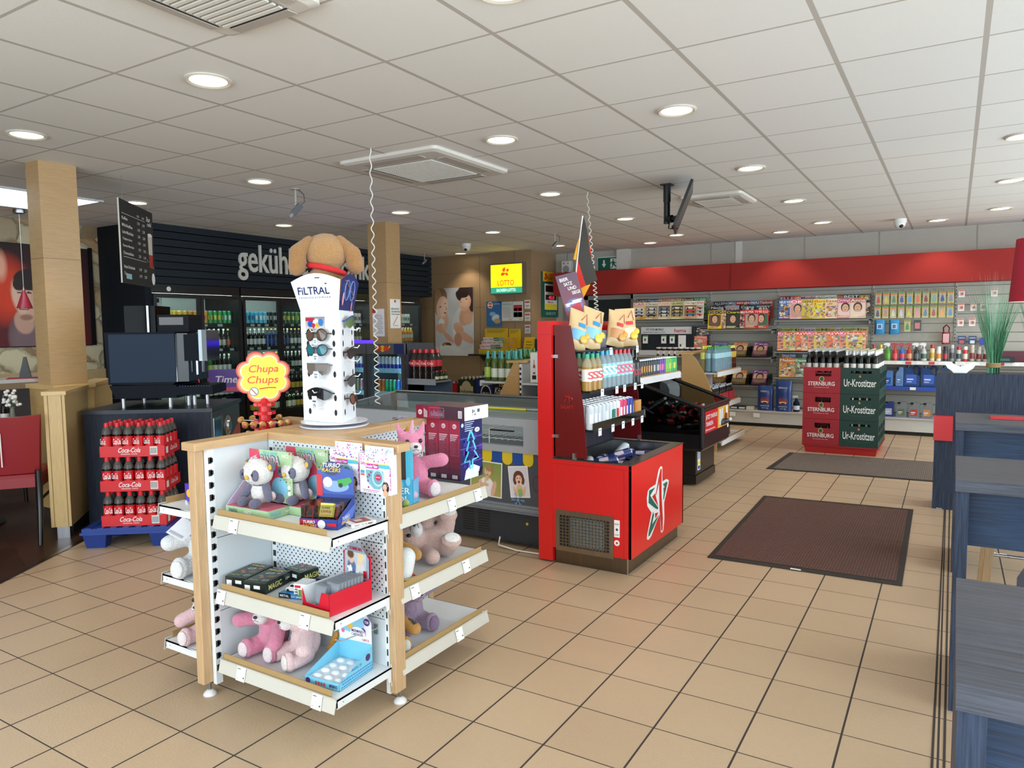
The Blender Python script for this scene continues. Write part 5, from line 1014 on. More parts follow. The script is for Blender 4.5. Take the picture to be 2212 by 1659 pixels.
while y<10.25:
    k=min(int((y-5.3)/.155*.62),99)%20; 
    skip=any(abs(y-c)<.055 for c in (6.47,7.76,9.05)) or (6.9+.9<y<7.98 and False)
    if not skip:
        a=CANS[k][0]
        for xx in ((-8.42,-8.50) if y<8.9 else (-8.42,)): canp[k].put((xx,y,1.588),R.uniform(-3,3),'%s drink can, top shelf of cooler %s'%(cn[a],where(y)),'%s cans on the top shelf of the cooler %s'%(cn[a],where(y)))
    y+=.074
BT=[('181410','d9d6cc','c8c9cb'),('181410','e8e4da',None),('14110f','b8322c','14110f'),('2e6a2a','cfd66a','3d7a34'),('181410','f0efe8','c8c9cb'),('181410','c85a32','181410'),('1c1612','e4e4e0','c8c9cb'),('1b2f5e','3556a8','1b2f5e'),('181410','3f4d8f','c8c9cb')]
bn=['white label silver neck','cream label','red label','green','white label','orange label','pale label silver neck','blue','dark blue label']
btp=[bottle('beer_bottle','x',.255,.0305,a,b_,'c9b25a' if i%2 else 'd4d4d0',None,'g','beer',(.14,.44),neck=c_,n=10) for i,(a,b_,c_) in enumerate(BT)]
def brow(z,order,wd,y0=5.28,y1=10.25,dy=.073):
    y=y0;j=0
    while y<y1:
        k=order[int(j/wd)%len(order)]
        if not any(abs(y-c)<.05 for c in (6.47,7.76,9.05)):
            nm='%s bottle, %s shelf of cooler %s'%(bn[k],{1.262:'second',.925:'third',.60:'fourth',.33:'lowest'}[z],where(y))
            btp[k].put((-8.41,y,z),R.uniform(-.3,.3)+PI/2,nm,nm.replace('bottle','bottles',1))
        y+=dy;j+=1
brow(1.262,[1,2,3,4,0,5,6,6,7,8,1,4],3); brow(.925,[8,2,7,3,4,4,0,6,1,8,4],3)
# spirits / wine like bottles lower down
wb=[bottle('wine_bottle','x',.29,.036,'1d2a18','e6e2d2','b3242e',None,'g','wine',(.12,.42),neck='b3242e',n=10),bottle('wine_bottle','x',.28,.034,'2a0f14','c8402e','1b1410',None,'g','wine',(.14,.44),n=10),bottle('wine_bottle','x',.27,.034,'16120e','d9b64a','20180f',None,'g','beer',(.14,.44),n=10)]
wn_=['red capped sparkling wine','orange label dark','yellow label dark']
for z,zn,od in ((.60,'fourth',[0,0,1,2,2,0]),(.33,'lowest',[0,1,2,0,2])):
    y=5.9;j=0
    while y<9.3:
        k=od[(j//5)%len(od)]
        if not any(abs(y-c)<.05 for c in (6.47,7.76,9.05)):
            nm='%s bottle, %s shelf of cooler %s'%(wn_[k],zn,where(y)); wb[k].put((-8.42,y,z),PI/2,nm,nm.replace('bottle','bottles',1))
        y+=.083;j+=1
for z,c,nm in ((1.262,'f0a02a','orange juice'),(.925,'e0554a','red soft drink')):
    pj=bottle('juice_bottle','x',.24,.036,c,'f2ece0','e9e2d0',None,'s','pet',(.30,.55),n=10)
    for i in range(7): pj.put((-8.36,9.72+i*.078,z),0,'%s bottle in the cooler seen right of the oak column'%nm,'%s bottles right of the oak column'%nm)
# green crate inset in the cooler
q=B('1c3a2a','s'); q.box(-.02,0,0,.29,0,.10); q.set('e6e4d8').txt('Ur-Krostitzer',(.0012,.03,.03),Y_,Z_,.23,.045); tag(q.obj('shelf_sign',None,(-8.335,7.10,.93)),'small dark green beer sign on the third shelf behind the lollipop sign','sign')
q=B('5f3f9a','s'); q.box(-.05,0,0,.30,0,.22); q.set('efe8f6').txt('Time',(.0012,.05,.09),Y_,Z_,.2,.07,shear=.2); q.set('c9506a').rect((0,0,0),Y_,Z_,.02,.28,.01,.05,.001); tag(q.obj('chocolate_box',None,(-6.05,4.35,.90),math.radians(-38)),'purple chocolate promotion box behind the coffee machine','box')
# lettering on the fascia
t=thing('wall_lettering','large white raised lettering reading gekühlte Getränke on the dark fascia','sign',(-8.258,6.45,2.17))
q=B('d6d5cc','p'); q.txt('gekühlte Getränke',(0,0,0),Y_,Z_,2.72,.50,depth=.02); q.obj('letters',t)
# small stickers on the first cooler
q=B('f2f2f0','w'); q.box(-.001,0,0,.09,0,.13); q.set('222222').rect((0,0,0),Y_,Z_,.02,.07,.05,.10,.0008); tag(q.obj('sticker',None,(-8.248+.0,5.225,1.79)),'small white notice sticker on the left frame of the first cooler','sticker')
q=B('e9e9e6','w'); q.disc((0,0,0),Y_,Z_,0,0,.03,off=0); tag(q.obj('sticker',None,(-8.249,5.43,2.01)),'round white sticker above the first cooler door','sticker')
# ================= timber wall and what hangs on it
def panel_thing(name,label,cat,loc,w,h,col='ffffff',d=.012,k='s'):
    t=thing(name,label,cat,loc); return t
t=thing('lottery_sign','glowing yellow lottery sign with red clover on the oak wall','illuminated sign',(-6.885,10.58,2.085)); w,h=.625,.485
q=B('b9b9b4','m'); q.box(-.02,w+.02,.0,.12,-.02,h+.02); q.obj('frame',t)
q=B('fff21c','e'); q.box(0,w,-.002,0,.10,h); q.set('2f9a78','e').box(0,w,-.002,0,0,.10)
P=(0,-.002,0)
def clover(P,cx,cz,s,c,kk):
    q.set(c,kk)
    for (dx,dz,rxx,rz_,an) in ((-.33,.42,.38,.27,62),(.36,.30,.26,.24,35),(-.52,-.30,.42,.26,14),(.22,-.36,.28,.22,-40)):
        pts=[]
        for i in range(16):
            a=2*PI*i/16; x=rxx*math.cos(a);z=rz_*math.sin(a)*(1-.25*math.cos(a)); r_=math.radians(an); pts.append((cx+s*(dx+x*math.cos(r_)-z*math.sin(r_)),cz+s*(dz+x*math.sin(r_)+z*math.cos(r_))))
        q.poly(P,X_,Z_,pts,.008)
    q.set('9a2a1c').poly(P,X_,Z_,[(cx+.0*s,cz),(cx-.30*s,cz-.95*s),(cx-.26*s,cz-.97*s),(cx+.06*s,cz)],.010)
clover(P,.31,.355,.105,'f04a1c','e')
q.set('d8521c','e').txt('LOTTO',(.145,-.012,.125),X_,Z_,.33,.095); q.set('f4fff8').txt('SACHSEN LOTTO',(.12,-.012,.025),X_,Z_,.385,.05)
q.obj('lit_panel',t)
q=B('aa9a6a','s'); q.box(-7.02,-6.18,10.55,10.7,1.965,1.97); q.box(-7.02,-6.18,10.55,10.555,1.97,1.98); struct(q.obj('trim_6')) if False else None
t=thing('lottery_display','small green and yellow lottery jackpot display on the side of the oak wall','sign',(-6.148,11.035,1.67)); w,h=.575,.79
q=B('1d5e50','p'); q.box(0,.04,0,w,0,h); P=(.04,0,0); q.set('f0b41c').rect(P,Y_,Z_,0,w,.62,h,.001); q.set('c8361c').txt('LOTTO',(.0425,.20,.66),Y_,Z_,.34,.10); q.disc(P,Y_,Z_,.10,.735,.035,off=.002); q.disc(P,Y_,Z_,.14,.69,.03,off=.002); q.disc(P,Y_,Z_,.08,.67,.03,off=.002)
q.set('e9e4e0').rect(P,Y_,Z_,.06,w-.06,.13,.58,.001); q.set('3a1418').rect(P,Y_,Z_,.09,w-.08,.44,.55,.0018); q.rect(P,Y_,Z_,.09,w-.08,.30,.39,.0018); q.set('e83a4a','e').txt('45.0',(.043,.2,.315),Y_,Z_,.2,.06); q.set('b8424a','s').txt('Millionen',(.043,.17,.245),Y_,Z_,.2,.035); q.set('f2dc2c').rect(P,Y_,Z_,.07,w-.07,.135,.23,.002); q.set('9fd0bf').txt('SACHSEN LOTTO',(.0425,.1,.04),Y_,Z_,.36,.05); q.obj('board',t)
# two women poster
t=thing('wall_poster','poster of two laughing women with cups on the oak wall','poster',(-8.185,10.69,.995)); w,h=.855,1.225
q=B('e2e0dc','s'); q.box(0,w,-.012,0,0,h); q.obj('board',t)
q=B(); q.pic((0,-.013,0),X_,Z_,w,h,96,136,('d9d8d6','b3b6b9'),[
('e',.45,.06,.9,.16,0,.3,'e3e2e1'),('e',.22,.40,.40,.30,20,.15,'c8cacb'),('e',.80,.42,.36,.34,-10,.15,'d4d6d8'),('e',.22,.52,.14,.13,0,.2,'dcae92'),('e',.82,.60,.16,.17,-30,.2,'d9a585'),('e',.86,.54,.12,.08,-40,.2,'e0b090'),
('e',.13,.88,.20,.14,-10,.1,'8a6a4c'),('e',.08,.80,.12,.20,0,.12,'a58460'),('e',.19,.72,.145,.165,-12,.05,'e6bfa6'),('e',.24,.71,.10,.14,-12,.3,'edcbb4'),('e',.30,.70,.02,.03,10,.2,'d8a58c'),
('e',.84,.93,.24,.115,4,.06,'33231f'),('e',.64,.88,.07,.08,30,.1,'33231f'),('e',.97,.84,.10,.20,0,.12,'3a2925'),('e',.80,.775,.135,.125,-28,.05,'e2b193'),('e',.77,.78,.10,.10,-28,.3,'eac0a4'),('e',.72,.90,.16,.05,-6,.1,'2e201d'),
('e',.15,.725,.035,.007,18,.2,'4a3024'),('e',.28,.775,.022,.006,20,.2,'4a3024'),('e',.27,.635,.032,.012,8,.2,'a8524a'),('e',.69,.79,.018,.007,10,.2,'33211c'),('e',.83,.83,.024,.008,-20,.2,'33211c'),('e',.74,.715,.040,.012,-30,.15,'b8564c'),('e',.74,.718,.030,.006,-30,.15,'f4efea'),
('e',.17,.47,.085,.085,0,.08,'e8e8ea'),('e',.12,.42,.12,.055,20,.15,'dba98c'),('e',.18,.38,.10,.05,0,.15,'d9a78a'),('e',.23,.43,.05,.05,0,.2,'e3b498'),('e',.58,.36,.10,.085,0,.08,'e6e6e8'),('e',.60,.44,.12,.05,-8,.12,'e2b295'),('e',.62,.40,.13,.045,-8,.12,'dba88b'),('e',.64,.36,.11,.04,-6,.12,'d6a083'),('e',.78,.28,.26,.06,-28,.15,'d9a88c'),('e',.35,.27,.17,.04,-40,.15,'d6a285'),('e',.60,.24,.10,.10,0,.2,'c98f76'),
('e',.30,.13,.175,.075,0,.05,'ecebea'),('e',.30,.165,.165,.050,0,.05,'d9d7d4'),('e',.30,.165,.125,.034,0,.08,'8e5c3a'),('e',.34,.17,.06,.02,0,.2,'6a3c28'),('e',.24,.165,.05,.018,0,.2,'b88a58'),('e',.31,.105,.15,.05,0,.08,'e2e1e0')]); q.obj('print',t)
# information boards and leaflets
def sheet(label,name,cat,x0,x1,z0,z1,y,bg_,marks):
    q=B(bg_,'s'); q.box(0,x1-x0,-.006,0,0,z1-z0); P=(0,-.006,0)
    for m in marks:
        if isinstance(m[0],str) and len(m)==7: q.set(m[6]).txt(m[0],(m[1],-.0085,m[2]),X_,Z_,m[3],m[4])
        else: q.set(m[4]).rect(P,X_,Z_,*m[:4],off=.0012)
    return tag(q.obj(name,None,(x0,y,z0)),label,cat)
w=.32; q=B('1f5a8c','s'); q.box(0,.31,-.006,0,0,.44); P=(0,-.006,0); q.pic((0,-.0072,0),X_,Z_,.31,.44,26,36,('2a6aa0','2b5f96'),[('e',.6,.35,.25,.12,20,.4,'cfd6d8'),('e',.7,.22,.22,.1,0,.4,'b99a6a'),('e',.4,.5,.2,.08,0,.4,'88b0cc'),('e',.25,.85,.17,.13,0,.08,'f2d8a0'),('e',.25,.85,.14,.10,0,.08,'c23a2a')]); q.set('ffffff').txt('MEGA DEAL',(.03,-.009,.36),X_,Z_,.10,.03); q.set('e9f2fa').txt('JETZT NEU',(.16,-.009,.38),X_,Z_,.12,.02); tag(q.obj('flyer_board',None,(-7.05,10.69,1.515)),'blue advertising flyer below the glowing yellow sign','poster')
sheet('pale printed notice right of the blue flyer','notice_board','notice',-6.735,-6.52,1.61,1.94,10.69,'dcdad4',[(.02,.195,.27,.30,'a8c6ba')]+[(.02,.19-.01*(i%4),.06+.016*i,.066+.016*i,'b0aeaa') for i in range(12)]+[(.14,.2,.015,.03,'d9b63a')])
sheet('notice with red ticket pictures under the glowing yellow sign','notice_board','notice',-6.515,-6.305,1.61,1.94,10.69,'e2e0dc',[(.02,.195,.16,.27,'c23a3a'),(.03,.10,.17,.215,'e9e6e2'),(.115,.185,.17,.215,'e9e6e2'),(.02,.195,.06,.15,'3a3a3e'),(.03,.10,.07,.14,'d9d6d2'),(.115,.185,.07,.14,'d9d6d2'),(.13,.2,.015,.035,'d9b63a')])
for i,(z,c) in enumerate(((1.81,'e9e4da'),(1.60,'e2d8d2'),(1.39,'c8ccd6'))):
    sheet('small hanging ticket card, %s of three in the column on the oak wall'%('topmost','middle','lowest')[i],'ticket_card','card',-6.275,-6.165,z,z+.15,10.69,c,[(.01,.10,.10,.125,'b8483a'),(.02,.09,.04,.06,'9a9a9e'),(.03,.08,.01,.02,'d8b63a')])
q=B('1b1c1e','s'); q.box(0,1.42,0,.30,0,.03); t=thing('wall_shelf','narrow black shelf under the lottery leaflets','shelf',(-7.25,10.38,1.01)); q.obj('board',t)
for x in (.2,1.2): q=B('1b1c1e','s'); q.prism([(.05,0),(.32,0),(.32,-.2)],'x',x,x+.02); q.obj('bracket',t)
# yellow ticket racks
def rack(label,x,w,n,tall,cards):
    t=thing('ticket_rack',label,'ticket rack',(x,10.42,1.04))
    q=B('d9b21e','s'); q.box(0,w,0,.22,0,.09); q.box(0,w,.20,.22,.09,tall); 
    for i in range(4): q.set('8a7420').rect((0,0,0),X_,Z_,.03+i*w*.24,.03+i*w*.24+w*.12,.012,.020,.001)
    for i in range(3): q.set('8a7420').rect((0,.20,0),X_,Z_,w*.1,w*.9-.03*i,tall-.03-.02*i,tall-.022-.02*i,.001)
    q.obj('stand',t)
    for i in range(n):
        for j in range(3):
            x0=.02+i*(w-.04)/n; q=B(R.choice(cards),'w'); q.M=Matrix.Translation((x0,.03+j*.055,.07+j*.06))@Matrix.Rotation(.35,4,'X'); q.box(0,(w-.06)/n,0,.004,0,.10); q.set('c9a0a8').rect((0,0,0),X_,Z_,.01,(w-.08)/n,.06,.08,.0006); q.obj('ticket',t)
rack('wide yellow lottery ticket rack on the black shelf',-7.05,.47,4,.44,['f2d9de','e6e2e0','f0cfd6','f4f1ee','7fb08c','3c8a5c'])
rack('narrow yellow lottery ticket rack beside the wide one',-6.55,.22,2,.43,['e9b92a','d8a81e','e6e2e0'])
q=B('e0b41e','s'); q.M=Matrix.Rotation(-.25,4,'X'); q.box(0,.20,0,.01,0,.30); 
for i in range(4): q.set('7a6420').rect((0,0,0),X_,Z_,.04,.16-.02*(i%2),.06+.05*i,.075+.05*i,.001)
tag(q.obj('info_stand',None,(-6.165,10.42,1.04)),'single yellow leaning information card on the black shelf','card')
q=B('1d3b2c','s'); q.prism([(0,0),(.18,0),(.08,.24),(0,.26)],'x',0,.20); q.set('d9e2da').txt('tröster',(.02,-.001,.04),X_,Z_,.14,.03); tag(q.obj('brochure_box',None,(-5.94,10.44,1.04)),'dark green brochure box at the end of the black shelf','box')
q=B('8c3a3a','s'); q.box(0,.07,0,.05,0,.11); q.set('e6dcd6').rect((0,0,0),X_,Z_,.01,.06,.03,.09,.001); tag(q.obj('leaflet_box',None,(-6.30,10.45,1.04)),'tiny red and white leaflet box on the black shelf','box')
# ---------------- low drinks display before the timber wall
def crate(name,label,x,y,z,w,d,h,col,front,txts=(),kind='s',hole=None,rz=0):
    t=thing(name,label,'crate',(x,y,z),rz)
    q=B(col,kind)
    if hole:
        a,b_,c0,c1=hole; q.box(0,a,0,.012,0,h); q.box(b_,w,0,.012,0,h); q.box(a,b_,0,.012,0,c0); q.box(a,b_,0,.012,c1,h)
    else: q.box(0,w,0,.012,0,h)
    q.box(0,w,d-.012,d,0,h); q.box(0,.012,.012,d-.012,0,h); q.box(w-.012,w,.012,d-.012,0,h); q.box(.012,w-.012,.012,d-.012,0,.01)
    P=(0,0,0)
    for m in front:
        if m[0]=='t': q.set(m[6]).txt(m[1],(m[2],-.003,m[3]),X_,Z_,m[4],m[5],shear=m[7] if len(m)>7 else 0)
        elif m[0]=='d': q.set(m[5]).disc(P,X_,Z_,m[1],m[2],m[3],m[4],off=.0012 if len(m)<7 else m[6])
        elif m[0]=='r': q.set(m[5]).rect(P,X_,Z_,m[1],m[2],m[3],m[4],.001)
    q.obj('box',t); return t
t=thing('display_platform','dark stepped platform carrying the beer crates before the oak wall','platform',(-6.3,8.1,0)); q=B('2b2d33','p'); q.box(0,1.3,0,.42,0,.47); q.box(0,1.3,.42,.8,0,.66); q.obj('body',t)
crate('beer_crate','red beer crate with a white script label beside the green one',-6.24,8.12,.475,.37,.29,.255,'b31f26',[('d',.20,.20,.10,.05,'5a1216'),('t','Gepriesen',.07,.05,.22,.06,'f2e6e2',.3)])
crate('beer_crate','green beer crate with an oval cream label between the red and the blue crates',-5.86,8.14,.475,.28,.29,.31,'17332b',[('r',.03,.25,.02,.22,'d9d2b4'),('d',.14,.15,.095,.145,'c9c29c',.002),('t','Freiberger',.02,.10,.24,.075,'1a1a16')])
crate('beer_crate','dark blue beer crate with a round black label',-5.57,8.14,.475,.28,.29,.33,'1c2f6a',[('d',.17,.13,.085,.12,'e6e6ea'),('d',.17,.13,.070,.10,'15171f',.002),('t','BRAU',.12,.11,.1,.04,'e6e6ea'),('r',.05,.25,.24,.29,'3a55a0')])
crate('beer_crate','black beer crate with white lettering at the right of the crate row',-5.28,8.14,.475,.33,.29,.33,'1d1b1f',[('t','Köstritzer',.02,.13,.29,.09,'e9e6e2',.2),('r',.10,.2,.06,.10,'b82a2e'),('t','1543',.10,.23,.13,.05,'d8c27a')])
bb=bottle('beer_bottle','x',.26,.0305,'15120f','d9d9d4','d8d3b0',None,'g','beer',(.12,.45),neck='c8c9cb',n=10)
bk=bottle('beer_bottle','x',.26,.0305,'14110f','2c3a6a','d9d9d4',None,'g','beer',(.12,.45),neck='1b1c20',n=10)
for i in range(4):
    for j in range(3): bb.put((-5.82+i*.066,8.18+j*.09,.56),R.uniform(-1,1),'silver necked beer bottle in the green crate','beer bottles in the green crate')
for i in range(8):
    for j in range(3): bk.put((-5.52+i*.07,8.18+j*.09,.58),R.uniform(-1,1),'dark beer bottle in the blue and black crates','beer bottles in the blue and black crates')
for i in range(5): bk.put((-6.2+i*.08,8.18,.49),0,'dark beer bottle inside the red script crate','bottles in the red script crate')
crate('beer_crate','blue carrier of beer standing behind on the upper step',-5.72,8.55,.665,.25,.22,.22,'24428f',[('r',.02,.23,.12,.2,'3c5db0')])
for i in range(3):
    for j in range(2): bk.put((-5.68+i*.08,8.6+j*.09,.69),0,'dark beer bottle in the blue carrier','bottles in the blue carrier')
# double shelf with big cola bottles beside the energy drink fridge
t=thing('bottle_shelf','low grey shelf holding large cola and lemonade bottles','shelf',(-5.10,6.15,0))
for z in (.62-.17,.93): q=B('7d8288','p'); q.box(-.02,.38,0,.28,z-.02,z); q.set('8f949a').box(-.02,.38,-.012,0,z-.045,z+.02); q.obj('shelf',t)
q=B('4a5a6c','p'); q.box(-.02,.38,.28,.30,0,.93); q.obj('back_panel',t); q=B('55585c','p'); q.box(-.02,.0,.0,.28,0,.93); q.obj('side_panel',t)
c2=bottle('cola_bottle','x',.335,.050,'6a6560','d3202a','d3202a','1a0d0a','q','pet',(.46,.66),text=('Cola','ffffff'))
for i in range(4):
    for j in range(2): c2.put((-5.045+i*.082,6.20+j*.09,.93),R.uniform(-.2,.2),'large cola bottle with red cap beside the energy drink fridge','large cola bottles')
for i,(c,l,cp,nm) in enumerate((('1d1210','c9232c','c9232c','cola'),('1d1210','c9ccd6','2a2a2e','sugar free cola'),('2a1410','d8502c','c9232c','cherry cola'),('c9d6c8','2f9a78','3a9a5a','clear lemonade'),('e59a2a','e8782a','d8502c','orange lemonade'))):
    b_=bottle('soft_drink_bottle','x',.29,.045,c,l,cp,None,'s' if i!=3 else 'q','pet',(.3,.55)); b_.put((-5.03+i*.082,6.24,.45),0,'large %s bottle on the lower grey shelf'%nm,None)
for i in range(5):
    bm=B('1d3a24','g'); bm.lathe(0,0,[(.001,0),(.022,.003),(.022,.06),(.009,.08),(.009,.10)],10); bm.set('d9d2b4','s').lathe(0,0,[(.0225,.015),(.0225,.045)],10); bm.set('c9242c').lathe(0,0,[(.010,.095),(.010,.11),(.001,.11)],8)
    if i==0: mini=Proto(tag(bm.obj('mini_bottle'),'x','bottle'))
    mini.put((-4.745-.02*(i%2),6.20+.04*i,.93),0,'tiny green spirit bottle at the end of the grey shelf','tiny green spirit bottles')
# energy drink fridges
def fridge(label,x,w,strip,logo):
    t=thing('energy_fridge',label,'fridge',(x,6.12,0)); h=1.33
    q=B('4a4c52','s'); q.box(0,.03,0,.5,0,h); q.box(w-.03,w,0,.5,0,h); q.box(.03,w-.03,.47,.5,0,h); q.box(0.03,w-.03,0.02,.47,h-.03,h); q.box(.03,w-.03,.02,.47,0,.08); q.set('e4f2f2').box(.031,w-.031,.465,.469,.08,h-.1); q.obj('cabinet',t)
    q=B('56585e','s'); q.box(0,w,-.03,.02,h-.115,h)
    if logo:
        q.set('1d2b62').box(w-.14,w,-.034,-.03,h-.115,h); P=(0,-.031,h-.1); q.set('e8b62a').disc(P,X_,Z_,.24,.045,.034,.036,off=.001); q.set('e2381c'); 
        for sx in (-1,1): q.poly(P,X_,Z_,[(.24+sx*.01,.03),(.24+sx*.085,.02),(.24+sx*.10,.05),(.24+sx*.06,.08),(.24+sx*.02,.06)][::sx],.002); q.set('f2c22a').poly(P,X_,Z_,[(.24+sx*.085,.045),(.24+sx*.115,.06),(.24+sx*.11,.085),(.24+sx*.09,.065)][::sx],.0025); q.set('e2381c')
    q.obj('header',t)
    q=B('d9f4ff','Z'); q.box(w-.05,w-.032,.03,.05,.1,h-.13); q.obj('light_strip',t)
    if strip: q=B('3a20ff','x'); q.box(.0,w,.0,.1,h+.002,h+.035); q.obj('blue_lamp',t)
    for z in (.22,.50,.77,1.03-.0): q=B('9fd4ee','s'); q.box(.032,w-.032,.06,.46,z-.012,z-.004); q.box(.032,w-.06,.05,.06,z-.03,z+.022); q.obj('shelf',t)
    q=B('3a3c41','s'); q.box(0,.045,-.03,-.002,.02,h-.115); q.box(w-.045,w,-.03,-.002,.02,h-.115); q.box(.045,w-.045,-.03,-.002,.02,.10); d=q.obj('door',t); q=B('eef6f8','T'); q.box(.045,w-.045,-.018,-.012,.10,h-.115); q.obj('glass_pane',d)
    if not logo: q=B('e6f4fa','s'); q.txt('Drinks',(.1,-.02,.2),X_,Z_,.3,.12); q.obj('lettering',d)
    return t
fridge('glass front energy drink fridge with a yellow and red emblem on its header',-5.645,.545,False,True); fridge('glass front drinks fridge with a glowing blue strip on top beside the sunglasses tower',-6.20,.545,True,False)
fc=[('2438a0','c4ccd8','blue and silver',1.03),('19a06a','3ab98a','green',.77),('3a78c8','2f66b8','bright blue',.77),('d88a3a','c9702a','orange',.77),('8fcf6a','a8dc7a','lime',.50),('58b0d8','7cc6e4','pale blue',.22)]
for c1,c2_,nm,z in fc:
    p_=can('energy_can','x',.15,.027,c1,None,12,c2_)
    for fx,fn_ in ((-5.645,'with the yellow and red emblem'),(-6.20,'with the glowing blue strip')):
        r_=range(8)
        if nm=='green': r_=range(2,5)
        if nm=='bright blue': r_=range(5,8)
        if nm=='orange': r_=range(0,2) if fx>-6 else range(4,8)
        for i in r_: p_.put((fx+.075+i*.055,6.22,z),R.uniform(-3,3),'%s energy can in the fridge %s'%(nm,fn_),'%s energy cans in the fridge %s'%(nm,fn_))
# notices on the second column
def notice(label,x,y,z,axis,w,h,marks,col='ecebe6'):
    q=B(col,'w')
    ux=X_ if axis=='y' else Y_; n=-Y_ if axis=='y' else X_
    P=Vector((0,0,0)); q.loft([[P,P+ux*w,P+ux*w+Z_*h,P+Z_*h],[P+n*.002,P+ux*w+n*.002,P+ux*w+Z_*h+n*.002,P+Z_*h+n*.002]],False)
    for m in marks: q.set(m[4]).rect(P+n*.002,ux,Z_,*m[:4],off=.0008)
    if axis=='x': q.set('333333').txt('KEIN ALKOHOL',P+n*.0035+ux*.02+Z_*(h-.13),ux,Z_,.15,.022); q.txt('UND TABAKVERKAUF',P+n*.0035+ux*.02+Z_*(h-.165),ux,Z_,.17,.02); q.txt('UNTER 18 JAHREN',P+n*.0035+ux*.02+Z_*(h-.20),ux,Z_,.16,.02)
    return tag(q.obj('notice',None,(x,y,z)),label,'notice')
notice('age limit notice with a crossed out glass on the right face of the second column',-5.957,6.865,1.50,'x',.19,.36,[(.08,.11,.32,.35,'c8302c'),(.05,.15,.03,.035,'b8483a')]+[(.05+.01*i,.06+.01*i,.04+.012*i,.055+.012*i,'c8504a') for i in range(9)])
notice('typed notice in a clear sleeve on the front of the second column',-6.20,6.817,1.40,'y',.19,.34,[(.0,.05,.29,.34,'b83a34')]+[(.02,.17-.01*(i%3),.04+.02*i,.046+.02*i,'9a9a98') for i in range(12)])
# gondola with wine and whisky
def gond(label,x,y0,y1,h,prof,shelves,side=1):
    t=thing('shop_gondola',label,'display shelf',(x,y0,0))
    q=B('d5dade','p'); q.box(-.03,.03,.03,y1-y0,.1,h-.03); q.set('9aa0a4').box(-.03,.03,.0,.001,0,.1); q.obj('back_panel',t)
    q=B('c39a62','o'); q.prism(prof,'y',0,.022); q.set('cba56e').box(-.10,.10,-.01,y1-y0,h-.02,h); q.obj('end_panel',t)
    q=B('e2e4e6','p'); q.box(.03,.05,.022,.045,.05,h-.03); q.set('222222')
    for i in range(int(h/.05)-2): q.box(.0305,.0495,.0215,.022,.08+i*.05,.105+i*.05)
    q.obj('upright',t)
    for z,d,s_ in shelves:
        q=B('d2d4d4','p'); a,b_=(.03,.03+d) if s_>0 else (-.03-d,-.03); q.box(a,b_,.03,y1-y0,z-.02,z-.003); xe=b_ if s_>0 else a
        q.set('e9ebec').box(xe-.004,xe+.012,.03,y1-y0,z-.05,z+.006) if s_>0 else q.box(xe-.012,xe+.004,.03,y1-y0,z-.05,z+.006); q.set('b08a5c','w'); q.box(xe-.012,xe-.006,.04,y1-y0,z+.006,z+.02) if s_>0 else None; q.obj('shelf',t)
    return t
gond('pale gondola with sloping oak end panel holding wine and whisky',-3.63,6.0,8.6,1.17,[(-.52,0),(.03,0),(.03,1.16),(-.02,1.16),(-.24,.74),(-.45,.35)],[(.955,.24,1),(.62,.30,1),(.96,.40,-1),(.55,.42,-1)])
wn1=bottle('wine_bottle','x',.30,.037,'7f8f4a','dfe3d2','3f9a94',None,'L','wine',(.12,.42),neck='4aa39a'); wn2=bottle('wine_bottle','x',.30,.037,'5c6f2c','a8c24a','3f9a94',None,'L','wine',(.12,.46),neck='4aa39a'); wn3=bottle('wine_bottle','x',.31,.036,'22381f','d8d2bc','2a7a3c',None,'g','wine',(.12,.42),neck='2a7a3c')
for i in range(5):
    for j in range(2): (wn2 if i<1 else wn1).put((-4.03+i*.083,6.12+j*.09,.96),0,('pale green labelled' if i<1 else 'pale labelled')+' white wine bottle on the gondola with the sloping oak end','white wine bottles')
for i in range(4): wn3.put((-3.88+i*.0,6.32+i*.10,.96),0,'green capped bottle behind the white wine','green capped bottles'); wn3.put((-3.78,6.32+i*.10,.96),0,'green capped bottle behind the white wine','green capped bottles')
q=B('e9e6de','s'); q.box(0,.085,0,.085,0,.29); q.set('a8542c').poly((0,0,0),X_,Z_,[(.03,.08),(.055,.08),(.055,.16),(.046,.18),(.046,.22),(.039,.22),(.039,.18),(.03,.16)],.001); q.set('2a2420').rect((0,0,0),X_,Z_,.02,.065,.03,.07,.001); q.set('e9e6de').rect((0,0,0),X_,Z_,.032,.053,.10,.14,.0016); tag(q.obj('whisky_box',None,(-3.50,6.06,.96)),'white whisky gift box on the upper shelf beside the red unit','box')
wh=bottle('spirit_bottle','x',.29,.038,'d9c27a','e6b83a','d9c27a',None,'L','wine',(.35,.62),n=12)
for i in range(4): wh.put((-3.44+.0*i,6.26+i*.09,.96),0,'pale rum bottle with yellow label beside the whisky box','pale rum bottles')
for i in range(6): wn3.put((-3.42,6.10+i*.09,.63),0,'dark wine bottle on the lower shelf beside the red unit','dark wine bottles')
